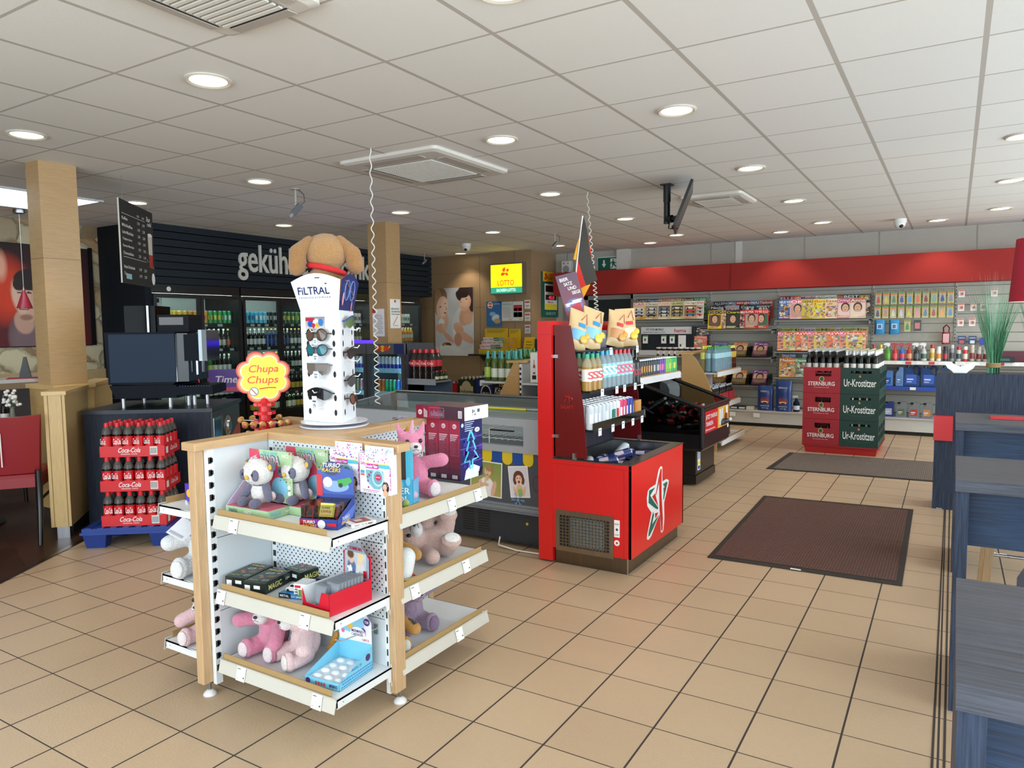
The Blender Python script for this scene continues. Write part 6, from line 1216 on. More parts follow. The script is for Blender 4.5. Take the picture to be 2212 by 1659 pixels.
# second gondola with water and cola carriers
prof=[(-.10,0),(.40,0),(.40,.10),(.385,.53),(.34,.70),(.26,.90),(.14,1.10),(.09,1.15),(-.03,1.15),(-.03,.1),(-.1,.1)]
gond('gondola with curved oak end panel holding water bottles and cola carriers',-2.77,8.5,9.6,1.17,prof,[(.935,.36,1),(.54,.36,1),(.12,.42,1)])
wa=bottle('water_bottle','x',.30,.034,'b9d6e2','9fd0d8','1f8f5a',None,'q','pet',(.55,.75)); wl=bottle('lemonade_bottle','x',.31,.034,'d9cf9a','e0dc6a','e6dc3a',None,'q','pet',(.5,.75)); wt=bottle('iced_tea_bottle','x',.30,.033,'6a3a22','d9b23a','e6dc3a',None,'L','pet',(.5,.75))
for i in range(10):
    for j in range(2): wa.put((-2.50+j*.075,8.58+i*.072,.937),0,'clear water bottle with green cap on the gondola with the curved oak end','green capped water bottles')
for i in range(5):
    wl.put((-2.57,8.60+i*.075,.937),0,'lemonade bottle with yellow cap behind the water bottles','yellow capped lemonade bottles'); wt.put((-2.43,9.30+i*.06-.02,.937) if i<4 else (-2.50,9.5,.937),0,'brown iced tea bottle with yellow cap at the far end of the water shelf','iced tea bottles')
ck=bottle('cola_bottle','x',.20,.026,'1a0d0a','c9202a','c9ccd0',None,'g','beer',(.3,.5),n=10)
for c_ in range(3):
    crate('bottle_carrier','red cola carrier, %s on the second shelf of the curved oak gondola'%('nearest','middle','farthest')[c_],-2.63,8.56+c_*.31,.542,.22,.28,.12,'c3242c',[('t','Cola',.03,.03,.16,.05,'f2e4e2',.2)])
    for i in range(3):
        for j in range(4): ck.put((-2.59+i*.07,8.60+c_*.31+j*.065,.553),0,'small dark cola bottle in the red carriers','small bottles in the red carriers')
for i in range(7): bk.put((-2.46,8.6+i*.08,.122),0,'dark green beer bottle on the lowest shelf of the curved oak gondola','beer bottles on the lowest shelf')
q=B('2f4a35','s'); q.box(0,.012,0,.55,0,.11); q.set('d9e2d2').txt('Radeberger',(.013,.05,.03),Y_,Z_,.4,.05); tag(q.obj('beer_label_strip',None,(-2.385,8.56,.135)),'dark green beer label strip at the front of the lowest shelf','sign')
# shelf of energy cans behind the red unit
t=thing('shop_gondola','grey gondola with a shelf of colourful energy cans behind the red unit','display shelf',(-2.82,5.6,0))
q=B('5a5e64','p'); q.box(-.03,.0,0,1.95,.1,1.15); q.obj('back_panel',t); q=B('d2d4d4','p'); q.box(0,.33,0,1.90,.985,.998); q.set('e9ebec').box(.325,.34,0,1.90,.945,1.01); q.set('a88458','w').box(.318,.325,.0,1.9,1.01,1.02); q.obj('shelf',t)
ec=[('6a4ab0','e6dff2','purple'),('5a7fd0','e0e8f8','blue'),('c8542c','f2c22a','orange'),('e8a03a','d84a2c','yellow and orange'),('20262e','e8a83a','black and gold'),('20262e','e8a83a','black and gold'),('23303c','b8c2cc','dark'),('5f3aa0','e26aa0','violet'),('6fc24a','e8e04a','lime green'),('35b060','d8e84a','green')]
ep=[can('energy_can','x',.168,.029,a,b_,12) for a,b_,_ in ec]
for i in range(31):
    k=min(int(i/31*10),9)
    for j in range(2): ep[k].put((-2.535-j*.062,5.66+i*.0595,1.0),R.uniform(-.5,.5),'%s tall energy can on the shelf behind the red unit'%ec[k][2],'%s energy cans behind the red unit'%ec[k][2])
# ================= red self service unit
RD='d3201f'
t=thing('promo_cooler','bright red open top cooler unit with shelves of own brand drinks and a star emblem','cooler unit',(-1.87,4.44,0))
def ro(q,name,par=None): o=q.obj(name,par or t); o.location=(1.87,-4.44,0) if par is None else (0,0,0); return o
X0,X1,Y0,Y1=-2.135,-1.605,3.965,4.925
q=B(RD,'s'); q.box(X0,X1-.001,Y0,Y0+.018,.10,.665); q.set('e3211e').box(X1-.018,X1,Y0,Y1,.10,.665); q.set(RD).box(X0,X1,Y1-.018,Y1,.10,.665); q.set('b81a1a').box(X1-.05,X1-.047,Y0-.0008,Y0,.10,.64); q.set('a81818').box(X0,X1,Y0-.0008,Y0,.638,.640); ro(q,'body')
q=B('7d7263','m'); q.box(X0+.01,X1-.03,Y0+.02,Y1-.03,0,.10); q.set('d9d6d0').box(X1-.034,X1-.029,Y0+.018,Y0+.022,0,.10); ro(q,'plinth')
q=B('8b8278','m')
a,b_,c_,d_=X0+.02,X1-.075,Y0+.035,Y1-.055
q.box(X0,a,Y0,Y1,.665,.672); q.box(b_,X1,Y0,Y1,.665,.672); q.box(a,b_,Y0,c_,.665,.672); q.box(a,b_,d_,Y1,.665,.672)
q.set('a9abad','m'); q.quad((a,c_,.668),(a,d_,.668),(a,d_,.50),(a,c_,.50)); q.quad((b_,d_,.668),(b_,c_,.668),(b_,c_,.50),(b_,d_,.50)); q.quad((b_,c_,.668),(a,c_,.668),(a,c_,.50),(b_,c_,.50)); q.quad((a,d_,.668),(b_,d_,.668),(b_,d_,.50),(a,d_,.50)); q.quad((a,c_,.50),(a,d_,.50),(b_,d_,.50),(b_,c_,.50)); ro(q,'tub_liner')
# column wall behind
q=B('d61f1e','s'); q.box(-2.235,X0,Y0-.005,Y1+.005,.012,1.53); q.set('a81616').box(-2.236,X0+.0005,Y0-.006,Y0-.005,1.445,1.447); ro(q,'back_wall')
q=B('34323c','d'); q.box(X0,X0+.01,Y0+.02,Y1-.02,.672,1.44); ro(q,'dark_back')
# smoked red acrylic cheeks
for y,nm in ((3.985,'near'),(4.89,'far')):
    q=B('6a0f10','g'); 
    q.kind='s'
    pr=[(X0,.68),(-1.905,.68),(-1.93,1.0),(-1.985,1.34),(-2.015,1.50),(X0,1.505)]
    q.loft([[(x,yy,z) for x,z in pr] for yy in (y,y+.006)],False); c=ro(q,'side_cheek')
    if nm=='near':
        q=B('b3221c','s'); q.txt('SALAMI',(-2.085,3.9835,.985),X_,Z_,.085,.022); q.tube([(-2.055,3.983,1.03),(-2.03,3.983,1.085),(-2.02,3.983,1.02),(-2.0,3.983,1.05),(-2.05,3.983,1.065)],.004,5); ro(q,'emblem')
    for z in (.80,1.30): q=B('c9c9c9','m'); q.box(X0,X0+.035,y-.008,y,z,z+.02); ro(q,'clip')
for x,y in ((-2.0,3.985),(-1.93,4.885)): q=B('c9c9c9','m'); q.box(x,x+.018,y-.012,y+.012,.672,.71); ro(q,'clip')
for z,xf,nm in ((1.345,-1.915,'t'),(1.09,-1.89,'m'),(.852,-1.87,'b')):
    q=B('16171a','s'); q.box(X0+.01,xf,Y0+.028,Y1-.045,z-.008,z); q.box(xf,xf+.003,Y0+.028,Y1-.045,z-.008,z+.006); q.set('c9d0d4','s').box(xf-.002,xf+.001,Y0+.03,Y1-.05,z+.0005,z+.03) if False else None; s_=ro(q,'shelf')
    ys={'t':(4.36,4.82),'m':(4.17,4.40,4.53,4.72,4.85),'b':(4.09,4.29,4.46,4.63,4.80)}[nm]
    for y in ys: q=B('eef0f2','w'); q.M=Matrix.Translation((xf+.004,y,z-.038)); q.box(0,.0015,-.022,.022,0,.048); q.set('555555').rect((.0015,-.022,0),Y_,Z_,.008,.030,.032,.037,.0005); o=q.obj('price_card',s_)
q=B('eceff2','t'); q.box(-1.872,-1.869,Y0+.03,Y1-.05,.855,.90); ro(q,'shelf_lip'); 
# vent grille, stickers, star emblem
q=B('9d9384','m'); gx0,gx1,gz0,gz1=-2.112,-1.72,.088,.348; y=Y0-.004
q.box(gx0,gx1,y,Y0,gz0,gz0+.03); q.box(gx0,gx1,y,Y0,gz1-.03,gz1); q.box(gx0,gx0+.025,y,Y0,gz0+.03,gz1-.03); q.box(gx1-.025,gx1,y,Y0,gz0+.03,gz1-.03)
nx,nz=15,10; 
for i in range(nx+1): x=gx0+.025+(gx1-gx0-.05)*i/nx; q.box(x-.0028,x+.0028,y+.001,Y0,gz0+.03,gz1-.03)
for i in range(nz+1): z=gz0+.03+(gz1-gz0-.06)*i/nz; q.box(gx0+.025,gx1-.025,y+.001,Y0,z-.0026,z+.0026)
q.set('0e0f10','w').box(gx0+.02,gx1-.02,Y0-.0008,Y0-.0003,gz0+.02,gz1-.02); q.set('5f6a6c','p'); q.quad((gx0+.10,Y0-.0009,gz0+.04),(gx1-.06,Y0-.0009,gz0+.04),(gx1-.06,Y0-.0009,gz1-.04),(gx0+.10,Y0-.0009,gz1-.04)); ro(q,'vent_grille')
q=B('f2f2f2','w'); q.box(-1.716,-1.680,Y0-.0008,Y0,.225,.33); q.set('444444').txt('R290',(-1.712,Y0-.0016,.30),X_,Z_,.026,.010); q.disc((-1.698,Y0-.0008,.272),X_,Z_,0,0,.008,off=.0006); q.txt('iXART',(-1.712,Y0-.0016,.236),X_,Z_,.028,.008); ro(q,'sticker')
q=B('f2f2f2','w'); q.disc((-1.698,Y0-.0002,.190),X_,Z_,0,0,.018,off=.0008); q.set('b83030').disc((-1.698,Y0-.0002,.190),X_,Z_,0,0,.007,off=.0014); ro(q,'sticker')
# star emblem on the end face (crop fractions: 1120..1345 wide, 510..1110 high)
def em(pts,c,off): q.set(c).poly((X1,4.215,.135),Y_,Z_,[((x-1120)*.00178,(1110-y)*.000745) for x,y in pts],off)
q=B('ffffff','s')
out=[(1255,508),(1274,520),(1276,650),(1320,648),(1345,670),(1343,705),(1296,850),(1300,1000),(1290,1095),(1275,1112),(1262,1095),(1250,935),(1225,965),(1165,1072),(1140,1090),(1120,1075),(1122,1040),(1165,870),(1122,790),(1118,720),(1128,665),(1150,650),(1205,645),(1235,530)]
em(out,'f4f4f2',.0012)
em([(1140,668),(1200,668),(1150,715),(1190,790),(1232,860),(1226,875),(1200,850),(1134,770)],'1d6b5a',.002); em([(1280,680),(1322,672),(1330,690),(1292,815),(1283,820),(1300,710)],'1d6b5a',.002); em([(1180,870),(1190,905),(1170,975),(1245,925),(1180,1020),(1145,1062),(1134,1055),(1138,1020)],'1d6b5a',.002)
em([(1255,528),(1268,540),(1266,760),(1282,980),(1282,1080),(1275,1098),(1266,1080),(1246,880),(1240,640),(1212,740),(1205,735),(1235,600)],'dc2320',.002); em([(1170,735),(1200,720),(1232,850)],'dc2320',.0022); em([(1286,715),(1300,712),(1290,760)],'dc2320',.0022); em([(1198,895),(1235,905),(1205,945)],'dc2320',.0022)
ro(q,'star_emblem')
# loose cans in the tub
nv=can('beer_can','x',.168,.033,'27346f','c9b8c8',14); sv=can('beer_can','x',.168,.033,'c3cacf','e2e8ec',14)
for i,(x,y,z,a,b_,k) in enumerate(((-1.98,4.08,.60,90,20,1),(-1.96,4.20,.56,80,60,1),(-1.90,4.17,.60,78,110,0),(-1.99,4.33,.585,86,15,0),(-1.90,4.40,.605,75,130,0),(-1.83,4.26,.57,90,80,0),(-1.85,4.50,.57,88,40,0),(-1.95,4.52,.60,55,160,1),(-1.84,4.64,.575,88,100,0),(-1.96,4.70,.57,88,10,0),(-1.78,4.42,.555,88,0,1),(-1.78,4.15,.55,88,60,0),(-2.02,4.50,.555,88,60,1),(-1.88,4.34,.545,88,90,1))):
    (nv if k==0 else sv).put(tuple(Vector((max(-1.99,min(x+.02,-1.78)),max(4.12,y+.03),z+.03))-Vector((math.sin(math.radians(a))*math.sin(math.radians(b_)),-math.sin(math.radians(a))*math.cos(math.radians(b_)),math.cos(math.radians(a))))*.084),0,('dark blue' if k==0 else 'silver')+' drink can lying loose in the red cooler tub',('dark blue' if k==0 else 'silver')+' cans in the tub',rot=(math.radians(a),0,math.radians(b_)))
# products on the shelves
ju=bottle('juice_bottle','x',.235,.034,'cfc2a0','ece4dc','1f9a72','a8803c','L','pet',(.28,.60),text=('S','c9302c')); wb_=bottle('water_bottle','x',.25,.034,'d4e4ea','8fd0dc','2f9fd0',None,'q','pet',(.30,.66),text=('S','f2fafc')); wr_=bottle('water_bottle','x',.25,.034,'d4e4ea','9fd4de','c8242c',None,'q','pet',(.30,.66),text=('S','e24a6a')); bl_=bottle('dark_bottle','x',.235,.030,'17181b','2a2c30','101114',None,'g','wine',(.2,.5),text=('GO','c9242c'))
n=0
for i in range(12):
    y=4.03+i*.073
    if y>4.85: break
    for j in range(2):
        x=-1.925-j*.075-.02*(j>0)
        p_,nm=(ju,'apple juice bottle with green cap') if i<3 else (wb_,'clear water bottle with blue cap') if i<6 else (wr_,'clear water bottle with red cap') if i<10 else (bl_,'black energy shot bottle')
        p_.put((x,y,1.09),1.2,nm+' on the middle shelf of the red unit',nm+'s')
kc=[('c9d0d6','e4e9ee','silver'),('d6dadf','1f7a68','white and green star'),('e3e6ea','c9302c','white and red star'),('d93a6a','e8e8ee','pink'),('2f3f9a','e4e6f0','blue')]
kp=[can('energy_can','x',.155,.0275,a,b_,12) for a,b_,_ in kc]
for i in range(12):
    k=0 if i<5 else 1 if i<7 else 2 if i<8 else 3 if i<10 else 4
    for j in range(4): kp[k].put((-1.905-j*.058,4.03+i*.0575,.852),R.uniform(.8,1.6),'%s energy can on the lowest shelf of the red unit'%kc[k][2],'%s cans on the lowest shelf of the red unit'%kc[k][2])
q=B('c99458','w'); q.box(0,.12,0,.11,0,.12); q.set('6a5a48').box(.002,.118,.002,.108,.10,.121); q.set('e8c89a').rect((.12,0,0),Y_,Z_,.0,.11,.0,.03,.001); q.set('d8832c').rect((.12,0,0),Y_,Z_,.005,.05,.03,.11,.001); tag(q.obj('snack_carton',None,(-2.01,4.735,.853)),'open brown snack carton at the end of the can row','box')
q=B('d9c9c9','q'); q.box(0,.13,0,.085,0,.10); q.set('d9cfd2','s').box(.125,.131,.01,.075,.05,.095); tag(q.obj('leaflet_box',None,(-2.04,3.995,1.0915)),'clear acrylic leaflet box by the juice bottles','box') if False else None
# chips bags
def bag(label,loc,rot,cA,cB,cC,s=1):
    t=thing('chips_bag',label,'crisps bag',loc); t.rotation_euler=rot; t.scale=(s,s,s)
    q=B('d9b98a','s'); W,H=.085,.27; rings=[]; n=16
    for i in range(13):
        f=i/12; w=W*(1-.10*math.sin(PI*f)); d=.032*math.sin(PI*min(1,max(0,f)))**.6+.0015
        rings.append([(w*math.cos(2*PI*j/n)*(1.0),d*math.sin(2*PI*j/n)*(1+.25*math.sin(5*f*PI+j)),H*f) for j in range(n)])
    q.loft(rings,True); 
    for z0,z1,c,x0,x1 in ((.06,.13,cA,-.8,.8),(.15,.175,cB,-.35,.45)):
        q.set(c)
        ks=[]
        for z in (z0,z1):
            f=z/H; w=W*(1-.10*math.sin(PI*f)); d=.032*math.sin(PI*f)**.6+.0035
            ks.append([(w*x,-d*math.sqrt(max(0,1-x*x))-.002*1-.006*(1-x*x),z) for x in np.linspace(x0,x1,9)])
        q.add(ks[0]+ks[1],[(i,i+1,10+i,9+i) for i in range(8)])
    q.set(cC); q.ell((.03,-.040,.07),(.032,.008,.030)); q.ell((.06,-.034,.10),(.022,.008,.022)); q.set('b0402c').tube([(.0,-.03,.20),(.035,-.030,.25),(.05,-.026,.18)],.003,4)
    q.obj('bag',t); return t
bag('kraft paper crisps bag with blue print, left one of the pair at the near end',(-2.02,4.06,1.35),(-.18,.30,math.radians(62)),'6fb4e0','2a8fd0','d8b04a',.95)
bag('kraft paper crisps bag with blue print, right one of the pair at the near end',(-1.97,4.17,1.35),(-.20,.28,math.radians(62)),'7fbce4','2a8fd0','e8c84a',1.0)
bag('kraft paper crisps bag with red label, left one of the pair at the far end',(-2.03,4.70,1.35),(-.15,.22,math.radians(58)),'c98a4a','c8342c','d8a04a',.95)
bag('kraft paper crisps bag with red label, right one of the pair at the far end',(-1.98,4.83,1.35),(-.12,-.05,math.radians(56)),'ecd4ae','d8342c','ecc23a',1.0)
for i,(y,c,w) in enumerate(((4.40,'24262c',.05),(4.47,'e8e8e8',.05),(4.55,'5a6478',.10))):
    q=B(c,'s'); q.box(0,.02,0,w,0,.12); q.set('c9302c' if i==1 else '9aa4b4').rect((.02,0,0),Y_,Z_,w*.2,w*.8,.06,.09,.001); tag(q.obj('snack_pack',None,(-2.09,y,1.347)),('black','white','grey blue')[i]+' snack pack between the crisps bags','snack pack')
# flag and leaning promotion card
t=thing('flag','black red and gold flag on a white stick standing on the red unit','flag',(-2.17,4.42,1.53))
q=B('e9e4e0','p'); q.tube([(-.047,-.01,-.0),(-.03,.035,.40),(-.008,.078,.712)],.005,8); q.obj('stick',t)
q=B('26241f','c'); 
def cloth(pts,c): q.set(c,'w'); q.quad(*pts); q.quad(*[Vector(p)+Vector((.004,-.003,0)) for p in pts][::-1])
A_=Vector((-.04,.10,.65)); 
cloth([(-.004,.08,.706),(.02,.085,.606),(.05,.087,.418),(.09,.098,.276),(.05,.072,.255),(.024,.054,.24),(-.021,.04,.387),(-.031,.039,.434),(-.022,.057,.575)],'34322d')
cloth([(-.03,.038,.419),(-.006,.045,.34),(.024,.054,.24),(-.039,.013,.206),(-.037,.022,.294)],'c8261c')
cloth([(-.039,.012,.2),(.024,.054,.24),(.05,.071,.249),(.013,.04,.159),(-.014,.025,.175)],'e3a01c')
cloth([(-.026,.053,.559),(-.038,.041,.513),(-.054,.023,.419),(-.038,.032,.413)],'d99a1c'); cloth([(.023,.086,.59),(.056,.09,.418),(.041,.085,.465)],'cf3a24')
q.obj('cloth',t)
t=thing('promotion_card','leaning purple promotion card with a football slogan under the flag','sign',(-2.13,4.20,1.50)); t.rotation_euler=(math.radians(-8),math.radians(-14),math.radians(50))
q=B('6a5868','s'); q.box(0,.15,0,.004,.0,.33); P=(0,0,0); q.pic((0,-.0008,0),X_,Z_,.15,.33,14,28,('8a4050','5c4c5c'),[('e',.5,.35,.4,.14,0,.3,'5f78b0'),('b',.55,.28,.26,.10,10,.2,'b8343c'),('b',.5,.42,.4,.03,8,.2,'d4dcec'),('b',.6,.1,.3,.08,-10,.2,'9c2c34')])
for i,s_ in enumerate(('BIER','SATZ','UND','SIEGE')): q.set('f2ecec').txt(s_,(.02+.02*i,-.002,.285-.032*i),X_,Z_,.06,.022)
q.obj('card',t)
# ================= open chiller behind it
t=thing('impulse_chiller','black open top chiller with glass sides full of bottles on a narrow base','chiller',(-2.3,6.9,0))
def co(q,name): o=q.obj(name,t); o.location=(2.3,-6.9,0); return o
x0,x1,y0,y1=-2.66,-1.92,6.43,7.33
q=B('151413','s'); q.box(-2.6,-2.02,6.55,7.16,.02,.36); q.box(-2.61,-2.01,6.54,7.17,.02,.10); q.set('1f1d1b').box(-2.02,-2.018,6.56,7.05,.12,.35); co(q,'base')
q=B('0f1116','s'); q.loft([[(xa,ya,z) for xa,ya in ((x0+o_,y0+o_),(x1-o_,y0+o_),(x1-o_,y1-o_),(x0+o_,y1-o_))] for z,o_ in ((.345,.02),(.37,.0),(.50,.0))],False,True,False); q.set('2a1216').box(x1-.012,x1,y0,y1,.50,.73); q.set('0f1116').box(x1-.02,x1+.001,y0-.001,y0+.05,.37,.73); co(q,'tub')
q=B('0d0e10','s'); 
for y in (y0+.012,y1-.012): q.tube([(x1,y,.742),(x0+.05,y,.975),(x0+.0,y,.985)],.019,8)
q.tube([(x1-.005,y0+.012,.742),(x1-.005,y1-.012,.742)],.020,8); q.tube([(x0,y0+.012,.985),(x0,y1-.012,.985)],.019,8); q.tube([(x1-.012,y0+.012,.38),(x1-.012,y0+.012,.75)],.022,8); co(q,'rim')
q=B('b4b8ba','T'); 
for y in (y0+.01,y1-.014): q.loft([[(x1-.03,yy,.50),(x0,yy,.50),(x0,yy,.97),(x1-.03,yy,.75)] for yy in (y,y+.004)],False)
co(q,'side_glass'); q=B('3a3b3e','m'); q.box(x0,x0+.01,y0,y1,.37,.97); q.set('2f3033','p').box(x0+.01,x1-.02,y0+.01,y1-.01,.44,.45); co(q,'liner')
q=B('c81f26','s'); P=(x1+.001,y0+.07,.505); q.rect(P,Y_,Z_,0,.42,0,.20,.0004); q.set('e6b04a').rect(P,Y_,Z_,.42,.80,0,.20,.0004); q.set('dfe6ea'); q.rect(P,Y_,Z_,.47,.52,.03,.18,.001); q.rect(P,Y_,Z_,.54,.59,.03,.18,.001); q.set('8a3a1c').disc(P,Y_,Z_,.70,.08,.06,.05,off=.001); q.set('c98a2c').disc(P,Y_,Z_,.68,.15,.05,.03,off=.001); q.set('f4f0ee').rect(P,Y_,Z_,.70,.76,.12,.19,.0012)
q.txt('JETZT ENERGIE',(x1+.003,y0+.09,.62),Y_,Z_,.37,.05); q.txt('TANKEN.',(x1+.003,y0+.09,.565),Y_,Z_,.24,.04); q.txt('Eiskalt geniessen',(x1+.003,y0+.09,.52),Y_,Z_,.3,.022); co(q,'poster')
q=B('e2edf4','w'); q.disc((x1+.001,y1-.05,.49),Y_,Z_,0,0,.025,.018,off=.0006); co(q,'sticker')
q=B('dfe6ea','w'); q.box(-2.017,-2.014,6.60,6.68,.14,.34); q.set('e8d43a').rect((-2.014,6.60,.14),Y_,Z_,0,.08,.05,.08,.0005); q.set('2a4a9a').rect((-2.014,6.60,.14),Y_,Z_,.01,.07,.01,.04,.0005); q.set('9aa4aa').rect((-2.014,6.60,.14),Y_,Z_,.01,.07,.10,.19,.0005); co(q,'energy_label')
cb=bottle('cola_bottle','x',.23,.032,'1c100e','c8202a','c8202a',None,'g','pet',(.3,.6)); cb2=bottle('soft_drink_bottle','x',.23,.031,'22201e','3a3c44','d8d8d8',None,'g','pet',(.3,.6))
for i in range(46):
    k=R.random()<.55; f=R.random(); x=x0+.08+f*.58; y=y0+.14+R.random()*.62; z=.50+R.random()*.10+(1-f)*.12
    (cb if k else cb2).put((x,y,z),0,('red labelled cola' if k else 'dark soft drink')+' bottle lying in the black chiller',('red labelled cola' if k else 'dark soft drink')+' bottles in the black chiller',rot=(math.radians(R.uniform(60,95)),math.radians(R.uniform(-15,15)),R.uniform(0,6.28)))
q=B('e6e8ea','s'); q.M=Matrix.Translation((-3.12,7.6,.70)); q.loft([[(x,y,z) for x,z in ((0,0),(.48,0),(.48,.10),(.45,.16),(.36,.20),(0,.20))] for y in (0,.35)],False); q.set('5a5e62').box(0,.481,-.001,0,0,.06); tag(q.obj('bread_box',None),'rounded white box behind the black chiller','box')
# ================= ice cream freezer
t=thing('ice_freezer','grey ice cream chest freezer with glass lid and a blue and yellow awning strip','freezer',(-3.2,4.45,0))
def fo(q,name,par=None): o=q.obj(name,par or t); o.location=(3.2,-4.45,0) if par is None else (0,0,0); return o
x0,x1,y0,y1=-4.12,-2.262,4.10,4.80
q=B('2a3038','s'); q.box(x0+.03,x1-.03,y0+.03,y1,.03,.25)
for a in (-2.95,):
    for j in range(2):
        for i in range(9): q.set('0c0e10').box(a+j*.13+.0,a+j*.13+.10,y0+.029,y0+.03,.07+i*.018,.078+i*.018)
fo(q,'base')
q=B('7b8086','s'); q.bbox(x0,x1,y0-.015,y1+.01,.245,.262,.015); q.bbox(x0,x1,y0-.022,y1+.01,.262,.29,.015); q.bbox(x0,x1,y0-.015,y1+.01,.29,.305,.015); fo(q,'bumper')
q=B('4b515a','s'); q.box(x0+.01,x1-.01,y0,y1,.305,.66); q.obj; fo(q,'cabinet')
q=B('a6abb1','s')
W0,W1,Z0,Z1=-3.55,-2.42,.70,.835 # window in the grey surround
q.box(x0,x1,y0-.012,y0+.03,.655,Z0); q.box(x0,x1,y0-.012,y0+.03,Z1,.885); q.box(x0,W0,y0-.012,y0+.03,Z0,Z1); q.box(W1,x1,y0-.012,y0+.03,Z0,Z1)
q.box(x0,x0+.04,y0+.03,y1,.655,.885); q.box(x1-.04,x1,y0+.03,y1,.655,.885); q.prism([(y0-.012,.885),(y0+.06,.905),(y1-.05,.955),(y1+.0,.955),(y1,.885)],'x',x1-.05,x1); q.prism([(y0-.012,.885),(y0+.06,.905),(y1-.05,.955),(y1+.0,.955),(y1,.885)],'x',x0,x0+.05); q.box(x0,x1,y1-.03,y1,.655,.955); fo(q,'surround')
q=B('e8eef0','s'); q.box(x0+.05,x1-.05,y0+.05,y1-.04,.52,.53); q.box(x0+.05,x1-.05,y1-.05,y1-.04,.53,.88); q.set('dfe6ea').box(W0,W1,y0+.03,y0+.032,Z1-.004,Z1+.004); fo(q,'liner')
q=B('f2f6f8','s')
for i in range(24): x=-3.6+i*.05; q.tube([(x,y0+.08,.72),(x,y1-.08,.74)],.0022,4)
for i in range(4): y=y0+.10+i*.15; q.tube([(-3.62,y,.725),(-2.40,y,.725)],.003,4)
for x in (-3.1,-2.75,-2.45): q.tube([(x,y0+.08,.69),(x,y0+.08,.79),(x,y1-.08,.79)],.0035,5)
q.set('2a2c2e').tube([(-2.82,y0+.2,.765),(-2.62,y0+.2,.765)],.006,5); fo(q,'wire_basket')
ice=['d8502c','3a78c8','e8d44a','8a4a2c','e8e4dc','c82a5a','4aa05a']
for i in range(26):
    q=B(R.choice(ice),'s'); q.bbox(-.05,.05,-.02,.02,0,.012,.008); tag(q.obj('ice_cream_pack',None,(R.uniform(-3.55,-2.45),R.uniform(4.22,4.68),.535+R.random()*.05),R.uniform(0,3)),'wrapped ice cream inside the glass topped freezer','ice cream','wrapped ice creams')
q=B('c9d2d0','T'); q.loft([[(x,y0+.0,.892+dz),(x,y0+.06,.907+dz),(x,y1-.05,.957+dz)] for dz in (0,) for x in (x0+.05,x1-.05)],False,False,False,False); fo(q,'glass_lid')
q=B('d8dcdc','m'); q.tube([(-3.4,y0+.18,.925),(-2.28,y0+.18,.925)],.008,6); q.set('d9d03a','s').tube([(-3.0,y0+.17,.925),(-2.5,y0+.17,.925)],.009,6); q.set('9a9da0','m').tube([(x0+.05,y1-.05,.96),(x1-.05,y1-.05,.96)],.012,6); fo(q,'lid_handle')
q=B('1b4f9e','s')
for i in range(22):
    x=x0+.06+i*.0815; h=.09 
    if x+.08>x1-.02: break
    q.set('1c4f9f' if i%2 else 'e3c62a').poly((0,y0-.001,0),X_,Z_,[(x,.655),(x,.60),(x+.008,.58),(x+.028,.568),(x+.052,.568),(x+.072,.58),(x+.08,.60),(x+.08,.655)],.0012+.0002*(i%2))
fo(q,'awning_strip')
def photo(p,w,h,an,bgc,ly,nm):
    q=B('f2f0ec','w'); u=Vector((math.cos(an),0,math.sin(an))); v=Vector((-math.sin(an),0,math.cos(an))); P=Vector(p); n_=Vector((0,-1,0))
    q.quad(P,P+u*w,P+u*w+v*h,P+v*h); q.pic(P+u*.008+v*.008+n_*.0008,u,v,w-.016,h-.016,40,56,bgc,ly); fo(q,nm)
photo((-2.862,y0-.003,.338),.262,.245,-.035,('b7a562','7f9a4a'),[('e',.52,.25,.25,.30,0,.1,'f2eef0'),('e',.35,.22,.07,.25,15,.1,'e2b496'),('e',.76,.22,.07,.25,-12,.1,'e2b496'),('e',.53,.52,.07,.08,0,.1,'e2b090'),('e',.56,.74,.12,.15,0,.08,'e6bb9c'),('e',.60,.84,.13,.10,0,.1,'b08a58'),('e',.70,.76,.04,.14,0,.1,'a8824e'),('e',.51,.74,.016,.012,0,.1,'3a2c28'),('e',.59,.74,.016,.012,0,.1,'3a2c28'),('e',.55,.63,.025,.018,0,.1,'b85048'),('e',.48,.32,.12,.06,0,.1,'e6b898'),('e',.48,.45,.04,.10,0,.1,'e8c9a0')],'girl_photo')
photo((-2.528,y0-.003,.345),.155,.215,.10,('e6e2e6','dcdbe4'),[('e',.5,.20,.20,.22,0,.1,'e8bc9e'),('e',.52,.14,.13,.18,0,.08,'8fc05a'),('e',.25,.16,.06,.20,15,.1,'e6b798'),('e',.75,.16,.06,.20,-15,.1,'e6b798'),('e',.5,.66,.29,.22,0,.08,'6a3a2a'),('e',.28,.56,.10,.16,0,.1,'6a3a2a'),('e',.72,.56,.10,.16,0,.1,'6a3a2a'),('e',.50,.58,.18,.15,0,.06,'ecc2a8'),('e',.42,.62,.028,.022,0,.1,'2a2020'),('e',.58,.62,.028,.022,0,.1,'2a2020'),('e',.5,.50,.06,.045,0,.1,'5a2420'),('e',.5,.40,.05,.07,0,.1,'e6c090'),('e',.5,.30,.09,.05,0,.1,'e8b898')],'child_photo')
q=B('8fb4e0','s')
def flake(cx,cz,r):
    for k in range(6):
        a=k*PI/3; P=lambda s_,o_=0: (cx+s_*r*math.cos(a)-o_*r*math.sin(a),y0-.004,cz+s_*r*math.sin(a)+o_*r*math.cos(a))
        q.tube([P(0),P(1)],.0022,4)
        for s_ in (.45,.7): q.tube([P(s_),P(s_+.2,.2)],.0016,4); q.tube([P(s_),P(s_+.2,-.2)],.0016,4)
flake(-2.47,.335,.055); flake(-2.95,.335,.05); fo(q,'snowflake_print')
